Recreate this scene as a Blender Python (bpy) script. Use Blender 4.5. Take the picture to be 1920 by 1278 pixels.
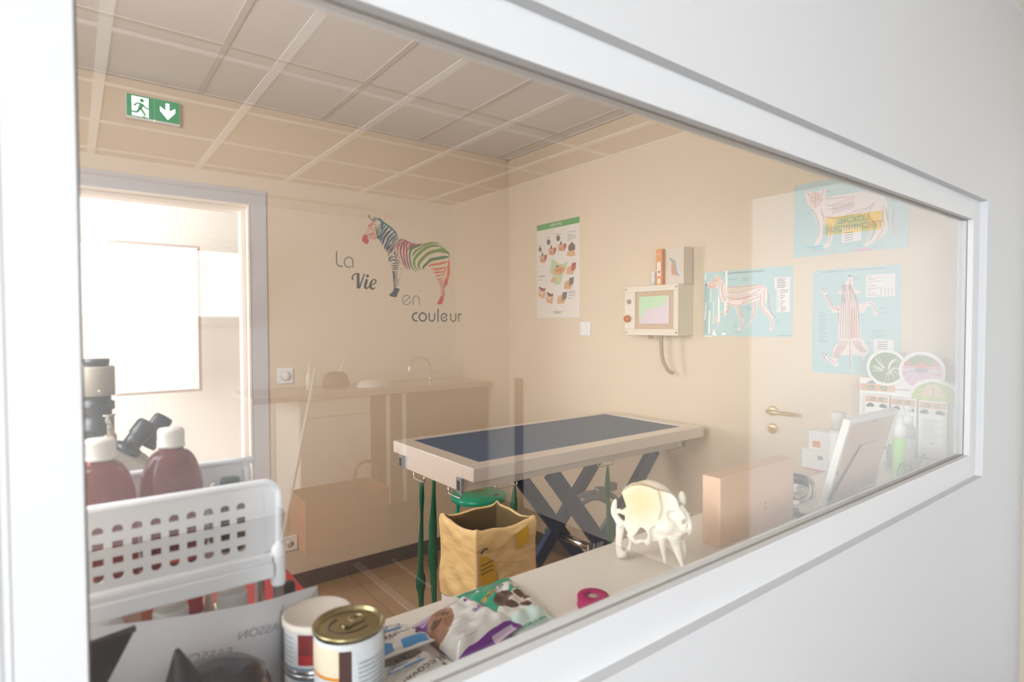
import bpy, bmesh, math, random
from mathutils import Vector, Matrix, Euler

# ------------------------------------------------------------------ scene, camera, light, exposure
for o in list(bpy.data.objects):
    bpy.data.objects.remove(o, do_unlink=True)
scene = bpy.context.scene
COL = scene.collection
random.seed(7)
PI = math.pi

def camera():
    f, yaw, pitch, roll = 1080.99, math.radians(37.394), math.radians(1.563), math.radians(0.146)
    cy, sy, cp, sp = math.cos(yaw), math.sin(yaw), math.cos(pitch), math.sin(pitch)
    F = Vector((sy*cp, cy*cp, -sp)); R = Vector((cy, -sy, 0)); D = F.cross(R)
    R2 = R*math.cos(roll) + D*math.sin(roll); D2 = D*math.cos(roll) - R*math.sin(roll)
    m = Matrix(((R2.x, -D2.x, -F.x, 0), (R2.y, -D2.y, -F.y, 0), (R2.z, -D2.z, -F.z, 1.44), (0, 0, 0, 1)))
    cd = bpy.data.cameras.new('camera'); co = bpy.data.objects.new('camera', cd); COL.objects.link(co)
    co.matrix_world = m
    cd.sensor_fit = 'HORIZONTAL'; cd.sensor_width = 36.0; cd.lens = 36.0*f/1920.0
    cd.clip_start = 0.02; cd.clip_end = 200
    cd.dof.use_dof = True; cd.dof.focus_distance = 2.3; cd.dof.aperture_fstop = 4.5
    scene.camera = co
camera()

world = bpy.data.worlds.new('sky'); scene.world = world; world.use_nodes = True
_wn = world.node_tree.nodes; _wl = world.node_tree.links
_bg = _wn['Background']; _bg.inputs['Color'].default_value = (0.93, 0.97, 1.0, 1); _bg.inputs['Strength'].default_value = 1.6

def area(name, loc, target, sx, sy, watts, col):
    ld = bpy.data.lights.new(name, 'AREA'); ld.shape = 'RECTANGLE'; ld.size = sx; ld.size_y = sy
    ld.energy = watts; ld.color = col
    o = bpy.data.objects.new(name, ld); COL.objects.link(o); o.location = loc
    d = Vector(target) - Vector(loc)
    o.rotation_euler = d.to_track_quat('-Z', 'Y').to_euler()
    return o
# daylight standing outside the windows of the three rooms
area('daylight_surgery_side', (-2.60, -2.15, 1.65), (2.8, -0.8, 1.0), 2.0, 1.5, 190, (0.87, 0.93, 1.0))
area('daylight_surgery_back', (0.38, -3.55, 1.74), (0.38, 0, 1.6), 1.3, 0.62, 4, (0.87, 0.93, 1.0))
area('daylight_exam_side', (-0.90, 1.25, 1.80), (1.0, 2.6, 0.9), 1.3, 1.15, 36, (0.93, 0.965, 1.0))
area('daylight_next_room', (-1.64, 4.5, 1.55), (1.5, 4.9, 1.3), 1.7, 1.6, 95, (0.95, 0.975, 1.0))

scene.view_settings.view_transform = 'Standard'
scene.view_settings.look = 'None'
scene.view_settings.gamma = 1.0
scene.view_settings.use_curve_mapping = False
scene.view_settings.exposure = 0.36

# ------------------------------------------------------------------ materials
def lin(c):
    return tuple(x/12.92 if x <= 0.04045 else ((x+0.055)/1.055)**2.4 for x in c)
def hexc(h):
    h = h.lstrip('#'); return lin(tuple(int(h[i:i+2], 16)/255 for i in (0, 2, 4)))
MATS = {}
def mat(name, col, rough=0.5, metal=0.0, spec=0.5, noise=None, bump=None, emit=None, trans=0.0, ior=1.45, coat=0.0, alpha=1.0, sss=0.0):
    """a procedural Principled material; noise = (scale, amount) mottles the colour, bump = (scale, strength)"""
    if name in MATS: return MATS[name]
    m = bpy.data.materials.new(name); m.use_nodes = True
    nt = m.node_tree; b = nt.nodes['Principled BSDF']
    if isinstance(col, str): col = hexc(col)
    b.inputs['Base Color'].default_value = (*col, 1); b.inputs['Roughness'].default_value = rough
    b.inputs['Metallic'].default_value = metal; b.inputs['Specular IOR Level'].default_value = spec
    b.inputs['IOR'].default_value = ior; b.inputs['Transmission Weight'].default_value = trans
    b.inputs['Coat Weight'].default_value = coat; b.inputs['Alpha'].default_value = alpha
    if sss:
        b.inputs['Subsurface Weight'].default_value = sss; b.inputs['Subsurface Radius'].default_value = (0.02, 0.012, 0.008)
    if emit:
        b.inputs['Emission Color'].default_value = (*col, 1); b.inputs['Emission Strength'].default_value = emit
    if noise or bump:
        tc = nt.nodes.new('ShaderNodeTexCoord')
    if noise:
        n = nt.nodes.new('ShaderNodeTexNoise'); n.inputs['Scale'].default_value = noise[0]; n.inputs['Detail'].default_value = 5
        nt.links.new(tc.outputs['Object'], n.inputs['Vector'])
        r = nt.nodes.new('ShaderNodeMix'); r.data_type = 'RGBA'
        a = noise[1]
        r.inputs[6].default_value = (*[max(0, c*(1-a)) for c in col], 1); r.inputs[7].default_value = (*[min(1, c*(1+a)) for c in col], 1)
        nt.links.new(n.outputs['Fac'], r.inputs[0]); nt.links.new(r.outputs[2], b.inputs['Base Color'])
    if bump:
        n = nt.nodes.new('ShaderNodeTexNoise'); n.inputs['Scale'].default_value = bump[0]; n.inputs['Detail'].default_value = 4
        nt.links.new(tc.outputs['Object'], n.inputs['Vector'])
        bp = nt.nodes.new('ShaderNodeBump'); bp.inputs['Strength'].default_value = bump[1]; bp.inputs['Distance'].default_value = 0.01
        nt.links.new(n.outputs['Fac'], bp.inputs['Height']); nt.links.new(bp.outputs['Normal'], b.inputs['Normal'])
    MATS[name] = m
    return m

def pane_material(name, tint=(1, 1, 1), base=0.04, gain=1.0):
    """thin clear glazing: light passes straight through, and the share given by the angle of view is mirrored"""
    m = bpy.data.materials.new(name); m.use_nodes = True; nt = m.node_tree
    nt.nodes.remove(nt.nodes['Principled BSDF']); out = nt.nodes['Material Output']
    lw = nt.nodes.new('ShaderNodeLayerWeight'); lw.inputs['Blend'].default_value = 0.5
    p = nt.nodes.new('ShaderNodeMath'); p.operation = 'POWER'; p.inputs[1].default_value = 5
    nt.links.new(lw.outputs['Facing'], p.inputs[0])
    ma = nt.nodes.new('ShaderNodeMath'); ma.operation = 'MULTIPLY_ADD'; ma.inputs[1].default_value = (1-base)*gain; ma.inputs[2].default_value = base*gain
    ma.use_clamp = True
    nt.links.new(p.outputs[0], ma.inputs[0])
    tr = nt.nodes.new('ShaderNodeBsdfTransparent'); tr.inputs['Color'].default_value = (*tint, 1)
    gl = nt.nodes.new('ShaderNodeBsdfGlossy'); gl.inputs['Roughness'].default_value = 0.0
    mx = nt.nodes.new('ShaderNodeMixShader')
    nt.links.new(ma.outputs[0], mx.inputs[0]); nt.links.new(tr.outputs[0], mx.inputs[1]); nt.links.new(gl.outputs[0], mx.inputs[2])
    nt.links.new(mx.outputs[0], out.inputs['Surface'])
    MATS[name] = m
    return m

def tile_material(name, col, joint, size, rough, off=(0, 0)):
    """square floor tiles with thin joints and mottled faces, laid in world metres"""
    m = bpy.data.materials.new(name); m.use_nodes = True; nt = m.node_tree; b = nt.nodes['Principled BSDF']
    tc = nt.nodes.new('ShaderNodeTexCoord'); mp = nt.nodes.new('ShaderNodeMapping'); mp.inputs['Location'].default_value = (off[0], off[1], 0)
    nt.links.new(tc.outputs['Object'], mp.inputs['Vector'])
    br = nt.nodes.new('ShaderNodeTexBrick'); br.offset = 0.0
    c = hexc(col)
    br.inputs['Color1'].default_value = (*c, 1); br.inputs['Color2'].default_value = (*[x*0.86 for x in c], 1); br.inputs['Mortar'].default_value = (*hexc(joint), 1)
    br.inputs['Scale'].default_value = 1.0; br.inputs['Mortar Size'].default_value = 0.0022; br.inputs['Brick Width'].default_value = size; br.inputs['Row Height'].default_value = size
    nt.links.new(mp.outputs[0], br.inputs['Vector'])
    n = nt.nodes.new('ShaderNodeTexNoise'); n.inputs['Scale'].default_value = 9; n.inputs['Detail'].default_value = 8
    nt.links.new(tc.outputs['Object'], n.inputs['Vector'])
    mx = nt.nodes.new('ShaderNodeMix'); mx.data_type = 'RGBA'; mx.blend_type = 'MULTIPLY'; mx.inputs[0].default_value = 0.35
    nt.links.new(br.outputs['Color'], mx.inputs[6]); nt.links.new(n.outputs['Color'], mx.inputs[7])
    nt.links.new(mx.outputs[2], b.inputs['Base Color']); b.inputs['Roughness'].default_value = rough
    MATS[name] = m
    return m

# ------------------------------------------------------------------ mesh helpers
def smooth_path(pts, n=6, closed=False):
    """Catmull-Rom through the points"""
    P = [Vector(p) for p in pts]; out = []
    m = len(P)
    if m < 3: return P
    segs = m if closed else m-1
    for i in range(segs):
        if closed: p0, p1, p2, p3 = P[i-1], P[i], P[(i+1) % m], P[(i+2) % m]
        else: p0, p1, p2, p3 = P[max(i-1, 0)], P[i], P[i+1], P[min(i+2, m-1)]
        for k in range(n):
            t = k/n
            out.append(0.5*((2*p1) + (p2-p0)*t + (2*p0-5*p1+4*p2-p3)*t*t + (3*p1-p0-3*p2+p3)*t*t*t))
    if not closed: out.append(P[-1])
    return out

class MB:
    """collects shapes, each with its material, and links them as one mesh object"""
    def __init__(self): self.bm = bmesh.new(); self.mats = []
    def mi(self, m):
        if m not in self.mats: self.mats.append(m)
        return self.mats.index(m)
    def _fin(self, faces, m, sm):
        i = self.mi(m)
        for f in faces: f.material_index = i; f.smooth = sm
    def mesh(self, verts, faces, m, M=None, sm=False):
        vs = [self.bm.verts.new(M @ Vector(v) if M is not None else Vector(v)) for v in verts]
        fs = []
        for f in faces:
            try: fs.append(self.bm.faces.new([vs[i] for i in f]))
            except ValueError: pass
        self._fin(fs, m, sm); return vs, fs
    def box(self, lo, hi, m, M=None, bev=0.0, seg=2):
        x0, y0, z0 = lo; x1, y1, z1 = hi
        v = [(x0,y0,z0),(x1,y0,z0),(x1,y1,z0),(x0,y1,z0),(x0,y0,z1),(x1,y0,z1),(x1,y1,z1),(x0,y1,z1)]
        f = [(0,3,2,1),(4,5,6,7),(0,1,5,4),(1,2,6,5),(2,3,7,6),(3,0,4,7)]
        vs, fs = self.mesh(v, f, m, M)
        if bev > 0:
            es = list({e for q in fs for e in q.edges})
            r = bmesh.ops.bevel(self.bm, geom=es, offset=bev, segments=seg, profile=0.6, affect='EDGES')
            self._fin(r['faces'], m, True)
        return self
    def lathe(self, prof, m, M=None, n=32, sm=True, close=True, arc=None):
        """prof: (r, z) from the bottom up, turned about local Z"""
        verts = []; faces = []
        for r, z in prof:
            for k in range(n):
                a = 2*PI*k/n; verts.append((r*math.cos(a), r*math.sin(a), z))
        for j in range(len(prof)-1):
            for k in range(n):
                a = j*n+k; b = j*n+(k+1) % n
                faces.append((a, b, b+n, a+n))
        if close:
            if prof[0][0] > 1e-6: faces.append(tuple(reversed(range(n))))
            if prof[-1][0] > 1e-6: faces.append(tuple(range((len(prof)-1)*n, len(prof)*n)))
        return self.mesh(verts, faces, m, M, sm)
    def tube(self, pts, r, m, n=10, M=None, closed=False, cap=True, flat=None):
        """r: one radius or one per point; flat = (a, b) scales the section's two axes"""
        P = [Vector(p) for p in pts]; k = len(P)
        rs = list(r) if isinstance(r, (list, tuple)) else [r]*k
        T = []
        for i in range(k):
            a = P[i-1] if (closed or i) else P[i]; b = P[(i+1) % k] if (closed or i < k-1) else P[i]
            T.append((b-a).normalized())
        up = Vector((0, 0, 1)) if abs(T[0].z) < 0.9 else Vector((1, 0, 0))
        u = T[0].cross(up).normalized(); verts = []
        fa, fb = flat or (1, 1)
        for i in range(k):
            u = (u - T[i]*u.dot(T[i])); u = u.normalized() if u.length > 1e-9 else T[i].orthogonal().normalized()
            w = T[i].cross(u)
            for q in range(n):
                a = 2*PI*q/n; verts.append(P[i] + u*math.cos(a)*rs[i]*fa + w*math.sin(a)*rs[i]*fb)
        faces = []
        for i in range(k if closed else k-1):
            j = (i+1) % k
            for q in range(n): faces.append((i*n+q, i*n+(q+1) % n, j*n+(q+1) % n, j*n+q))
        if cap and not closed:
            faces.append(tuple(reversed(range(n)))); faces.append(tuple(range((k-1)*n, k*n)))
        return self.mesh(verts, faces, m, M, True)
    def bar(self, a, b, w, h, m, up=(0, 0, 1), bev=0.0):
        """rectangular bar from a to b, w across and h along up"""
        a, b = Vector(a), Vector(b); d = (b-a); L = d.length; d.normalize()
        s = d.cross(Vector(up)).normalized(); t = s.cross(d)
        M = Matrix(((s.x, d.x, t.x, a.x), (s.y, d.y, t.y, a.y), (s.z, d.z, t.z, a.z), (0, 0, 0, 1)))
        return self.box((-w/2, 0, -h/2), (w/2, L, h/2), m, M, bev)
    def flat(self, poly, m, M, th=0.0005, z=0.0):
        """a thin raised patch: polygon (x, y) in a plane given by M (its local z is the outward normal)"""
        n = len(poly)
        if n < 3: return
        area = sum(poly[i][0]*poly[(i+1) % n][1]-poly[(i+1) % n][0]*poly[i][1] for i in range(n))
        if area < 0: poly = list(reversed(poly))
        v = [(p[0], p[1], z+th) for p in poly] + [(p[0], p[1], z) for p in poly]
        f = [tuple(range(n))] + [(i, i+n, (i+1) % n+n, (i+1) % n) for i in range(n)]
        return self.mesh(v, f, m, M)
    def stroke(self, pts, w, m, M, th=0.0005, z=0.0, sm=5, closed=False):
        """a brush stroke: centre line and one width (or one per point)"""
        ws = list(w) if isinstance(w, (list, tuple)) else [w]*len(pts)
        P = [(p[0], p[1], q) for p, q in zip(pts, ws)]
        if sm > 1 and len(P) > 2: P = [tuple(v) for v in smooth_path(P, sm, closed)]
        L, R = [], []; k = len(P)
        for i in range(k):
            a = P[i-1] if (closed or i) else P[i]; b = P[(i+1) % k] if (closed or i < k-1) else P[i]
            dx, dy = b[0]-a[0], b[1]-a[1]; d = math.hypot(dx, dy) or 1
            nx, ny = -dy/d, dx/d; h = max(P[i][2], 0.0)/2
            L.append((P[i][0]+nx*h, P[i][1]+ny*h)); R.append((P[i][0]-nx*h, P[i][1]-ny*h))
        v = [(p[0], p[1], z+th) for p in L] + [(p[0], p[1], z+th) for p in R]
        v += [(p[0], p[1], z) for p in L] + [(p[0], p[1], z) for p in R]
        f = []
        for i in range(k if closed else k-1):
            j = (i+1) % k
            f += [(i, k+i, k+j, j), (i, j, 2*k+j, 2*k+i), (k+i, 3*k+i, 3*k+j, k+j)]
        return self.mesh(v, f, m, M)
    def text(self, s, size, m, M, th=0.0004, z=0.0, align='CENTER', sx=1.0, shear=0.0):
        """lettering set flat in the plane given by M, centred on its origin"""
        c = bpy.data.curves.new('t', 'FONT'); c.body = s; c.size = size; c.align_x = align; c.align_y = 'CENTER'; c.resolution_u = 3; c.shear = shear
        o = bpy.data.objects.new('t', c); COL.objects.link(o)
        dg = bpy.context.evaluated_depsgraph_get(); me = o.evaluated_get(dg).to_mesh()
        v = [(p.co.x*sx, p.co.y, z+th) for p in me.vertices]; f = [tuple(p.vertices) for p in me.polygons]
        o.evaluated_get(dg).to_mesh_clear()
        bpy.data.objects.remove(o); bpy.data.curves.remove(c)
        return self.mesh(v, f, m, M)
    def marks(self, width, height, m, M, n=8, th=0.0003, seed=1):
        """a line of print too small to read: a row of short upright and slanting dabs"""
        rnd = random.Random(seed); w = width/n
        for k in range(n):
            if n > 9 and rnd.random() < 0.12: continue
            x = -width/2+w*(k+0.5)
            self.stroke([(x-w*0.25, -height*0.4), (x+w*rnd.uniform(-0.1, 0.2), height*rnd.uniform(0.1, 0.45)), (x+w*0.28, height*rnd.uniform(-0.4, 0.1))], w*0.34, m, M, th, 0, sm=1)
    def build(self, name, parent=None, label=None, cat=None, group=None, kind=None, loc=None, rot=None, norm=False, mods=None):
        if norm: bmesh.ops.recalc_face_normals(self.bm, faces=self.bm.faces)
        me = bpy.data.meshes.new(name); self.bm.to_mesh(me); self.bm.free()
        for m in self.mats: me.materials.append(MATS[m] if isinstance(m, str) else m)
        o = bpy.data.objects.new(name, me); COL.objects.link(o)
        if parent is not None: o.parent = parent
        if loc is not None: o.location = loc
        if rot is not None: o.rotation_euler = rot
        tag(o, label, cat, group, kind)
        if mods: mods(o)
        return o

def tag(o, label=None, cat=None, group=None, kind=None):
    if label: o['label'] = label
    if cat: o['category'] = cat
    if group: o['group'] = group
    if kind: o['kind'] = kind
    return o

def thing(name, label, cat, loc=(0, 0, 0), rz=0.0, group=None):
    o = bpy.data.objects.new(name, None); COL.objects.link(o); o.empty_display_size = 0.05
    o.location = loc; o.rotation_euler = (0, 0, rz)
    return tag(o, label, cat, group)

def T(x, y, z): return Matrix.Translation((x, y, z))
def RZ(a): return Matrix.Rotation(a, 4, 'Z')
def RX(a): return Matrix.Rotation(a, 4, 'X')
def RY(a): return Matrix.Rotation(a, 4, 'Y')
def plane_back(x, y, z):
    """local x -> world +X, y -> +Z, outward -Y (a wall seen from in front)"""
    return Matrix(((1, 0, 0, x), (0, 0, -1, y), (0, 1, 0, z), (0, 0, 0, 1)))
def plane_right(x, y, z):
    """local x -> world -Y, y -> +Z, outward -X (the right-hand wall)"""
    return Matrix(((0, 0, -1, x), (-1, 0, 0, y), (0, 1, 0, z), (0, 0, 0, 1)))
def subsurf(n):
    def f(o):
        s = o.modifiers.new('subdivision', 'SUBSURF'); s.levels = n; s.render_levels = n
    return f

# ------------------------------------------------------------------ shared materials
mat('exam_wall_paint', '#dfcab0', 0.75, bump=(220, 0.04))
mat('surgery_wall_paint', '#d6d6d6', 0.6, bump=(220, 0.03))
mat('surgery_side_paint', '#f1efec', 0.7)
mat('surgery_tan_paint', '#cdbfac', 0.7)
mat('pale_vinyl', '#574d47', 0.4, noise=(5, 0.02))
mat('next_room_paint', '#f3efe9', 0.7)
mat('frame_white', '#dcdcdc', 0.38)
mat('casing_grey', '#c9c4c6', 0.5)
mat('casing_cream', '#f2e6d8', 0.5)
mat('ceiling_tile', '#e3deda', 0.85, bump=(300, 0.05))
mat('ceiling_rail', '#d3cac2', 0.6)
mat('surgery_tile', '#b7aca3', 0.85)
mat('surgery_rail', '#f1ede6', 0.5)
mat('seal_dark', '#968b82', 0.6)
mat('sun_terrace', '#d8cfc2', 0.9)
tile_material('floor_tiles', '#b5916f', '#7a6350', 0.45, 0.35, (0.1, 0.12))
tile_material('plinth_tiles', '#6b6057', '#4a423b', 0.45, 0.4, (0.1, 0.0))
pane_material('clear_pane', (0.985, 0.99, 0.985), 0.075, 1.75)
pane_material('clear_thin', (0.96, 0.97, 0.97), 0.05, 1.3)

# ------------------------------------------------------------------ the rooms
XL, XR, YB, HC = -0.70, 2.42, 3.2, 2.58          # examination room
SXL, SXR, SYB, SHC = -2.2, 2.82, -3.4, 2.54     # room behind the camera
def slab(name, lo, hi, m, parent=None):
    b = MB(); b.box(lo, hi, m); return b.build(name, parent, kind='structure')

b = MB(); b.box((-2.4, 0.57, -0.1), (3.2, 6.6, 0), 'floor_tiles'); b.build('floor', kind='structure')
b = MB(); b.box((-2.4, -3.6, -0.1), (3.2, 0.57, 0), 'pale_vinyl'); b.build('floor_surgery', kind='structure')
b = MB(); b.box((-9, -30, -0.35), (9, -3.7, -0.2), 'sun_terrace'); b.build('ground_outside', kind='structure')

# ceilings: tiles laid on a rail grid
def ceiling(name, x0, x1, y0, y1, z, gx, gy, tm='ceiling_tile', rm='ceiling_rail', w=0.012):
    b = MB(); b.box((x0, y0, z), (x1, y1, z+0.06), tm); c = b.build(name, kind='structure')
    r = MB()
    x = gx
    while x < x1:
        if x > x0: r.box((x-w, y0, z-0.004), (x+w, y1, z), rm)
        x += 0.6
    y = gy
    while y < y1:
        if y > y0: r.box((x0, y-w, z-0.0035), (x1, y+w, z), rm)
        y += 0.6
    r.box((x0, y1-0.02, z-0.006), (x1, y1, z), rm); r.box((x1-0.02, y0, z-0.006), (x1, y1, z), rm)
    r.build('ceiling_grid', c, kind='structure')
ceiling('ceiling_exam', XL, XR, 0.6, YB, HC, -0.68, 0.795)
ceiling('ceiling_surgery', SXL, SXR, SYB, 0.54, SHC, -2.28, -3.25, 'surgery_tile', 'surgery_rail', 0.02)
b = MB(); b.box((-1.6, 3.3, 2.55), (3.0, 6.5, 2.6), 'next_room_paint'); b.build('ceiling_next_room', kind='structure')

# partition with the window: the wall stands a little proud of the white frame on the near side
WX0, WX1, WZ0, WZ1 = -0.066, 2.30, 0.955, 1.828
def framed(name, x0, x1, y0, y1, z0, z1, ox0, ox1, oz0, oz1, m, m2=None):
    """a wall lying in X with one rectangular opening"""
    b = MB()
    for q0, q1, mm in ((y0, (y0+y1)/2 if m2 else y1, m), ((y0+y1)/2, y1, m2)):
        if mm is None: continue
        if ox0 > x0: b.box((x0, q0, z0), (ox0, q1, z1), mm)
        if x1 > ox1: b.box((ox1, q0, z0), (x1, q1, z1), mm)
        if oz0 > z0: b.box((ox0, q0, z0), (ox1, q1, oz0), mm)
        if z1 > oz1: b.box((ox0, q0, oz1), (ox1, q1, z1), mm)
    return b.build(name, kind='structure')
framed('wall_partition', -2.2, 2.82, 0.54, 0.60, 0, 2.6, WX0, WX1, WZ0, WZ1, 'surgery_wall_paint', 'exam_wall_paint')
# window frame: flat white members round the glass, mitred as one frame with a small bevel
GX0, GX1, GZ0, GZ1 = 0.006, 2.242, 1.026, 1.766
def ring(b, ox0, ox1, oz0, oz1, ix0, ix1, iz0, iz1, y0, y1, m, bev=0.0015):
    O = [(ox0, oz0), (ox1, oz0), (ox1, oz1), (ox0, oz1)]; I = [(ix0, iz0), (ix1, iz0), (ix1, iz1), (ix0, iz1)]
    v = [(x, y0, z) for x, z in O]+[(x, y0, z) for x, z in I]+[(x, y1, z) for x, z in O]+[(x, y1, z) for x, z in I]
    f = []
    for i in range(4):
        j = (i+1) % 4
        f += [(i, j, 4+j, 4+i), (8+j, 8+i, 12+i, 12+j), (4+i, 4+j, 12+j, 12+i), (j, i, 8+i, 8+j)]
    vs, fs = b.mesh(v, f, m)
    if bev:
        es = [e for e in {e for q in fs for e in q.edges} if sum(1 for x in e.verts if x in vs[4:8]) == 2]
        r = bmesh.ops.bevel(b.bm, geom=es, offset=bev, segments=2, profile=0.5, affect='EDGES'); b._fin(r['faces'], m, True)
b = MB(); ring(b, WX0, WX1, WZ0, WZ1, GX0, GX1, GZ0, GZ1, 0.5595, 0.6, 'frame_white')
ring(b, WX0+0.02, WX0+0.0265, WZ0, WZ1, WX0+0.021, WX0+0.026, WZ0+0.001, WZ1-0.001, 0.5585, 0.5597, 'frame_white', 0)
wframe = b.build('window_1', kind='structure', norm=True)
b = MB(); b.box((GX0, 0.577, GZ0), (GX1, 0.583, GZ1), 'clear_pane'); b.build('glass_pane', wframe)
b = MB(); ring(b, GX0-0.001, GX1+0.001, GZ0-0.001, GZ1+0.001, GX0+0.0015, GX1-0.0015, GZ0+0.0015, GZ1-0.0015, 0.5755, 0.5770, 'seal_dark', 0); b.build('glazing_seal', wframe, norm=True)

# examination room walls
slab('wall_right', (XR, 0.6, 0), (XR+0.14, YB+0.1, 2.62), 'exam_wall_paint')
framed('wall_back', XL-0.1, XR+0.1, YB, YB+0.1, 0, 2.62, -0.30, 0.738, 0, 2.063, 'exam_wall_paint')
def side_wall(name, x0, x1, y0, y1, z1, oy0, oy1, oz0, oz1, m):
    b = MB()
    b.box((x0, y0, 0), (x1, oy0, z1), m); b.box((x0, oy1, 0), (x1, y1, z1), m)
    b.box((x0, oy0, 0), (x1, oy1, oz0), m); b.box((x0, oy0, oz1), (x1, oy1, z1), m)
    return b.build(name, kind='structure')
side_wall('wall_left', XL-0.1, XL, 0.6, YB, 2.62, 0.66, 1.95, 1.2, 2.42, 'exam_wall_paint')
# skirting tiles
b = MB(); b.box((0.82, YB-0.012, 0), (XR, YB, 0.083), 'plinth_tiles'); b.build('baseboard_back', kind='structure')
b = MB(); b.box((XR-0.012, 0.62, 0), (XR, YB-0.012, 0.083), 'plinth_tiles'); b.build('baseboard_right', kind='structure')
# doorway in the back wall
b = MB()
for x0, x1, z0, z1 in ((0.738, 0.82, 0, 2.063), (-0.38, -0.30, 0, 2.063), (-0.38, 0.82, 2.063, 2.14)):
    b.box((x0, YB-0.014, z0), (x1, YB, z1), 'casing_grey')
b.build('trim_1', kind='structure')
b = MB()
for x0, x1, z0, z1 in ((0.728, 0.738, 0, 2.053), (-0.30, -0.29, 0, 2.053), (-0.30, 0.738, 2.053, 2.063)):
    b.box((x0, YB-0.02, z0), (x1, YB+0.1, z1), 'casing_cream')
b.box((0.708, YB+0.03, 0), (0.728, YB+0.1, 2.053), 'casing_cream'); b.box((-0.30, YB+0.03, 2.033), (0.708, YB+0.1, 2.053), 'casing_cream')
b.build('trim_2', kind='structure')

# the bright room past the doorway
slab('wall_next_room_far', (-1.6, 6.2, 0), (3.0, 6.3, 2.6), 'next_room_paint')
slab('wall_next_room_right', (2.9, 3.3, 0), (3.0, 6.3, 2.6), 'next_room_paint')
side_wall('wall_next_room_left', -1.6, -1.5, 3.3, 6.3, 2.6, 3.65, 5.35, 0.75, 2.35, 'next_room_paint')

# room behind the camera
slab('wall_surgery_right', (SXR, SYB-0.1, 0), (SXR+0.12, 0.60, 2.6), 'surgery_tan_paint')
framed('wall_surgery_back', SXL-0.1, SXR, SYB-0.1, SYB, 0, 2.6, -0.30, 1.06, 1.42, 2.06, 'surgery_side_paint')
side_wall('wall_surgery_left', SXL-0.1, SXL, SYB, 0.54, 2.6, -3.15, -1.15, 0.8, 2.35, 'surgery_side_paint')
b = MB(); b.box((SXL, SYB, 2.33), (2.1, SYB+0.05, 2.40), 'frame_white', None, 0.01); b.build('trim_4', kind='structure')

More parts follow.
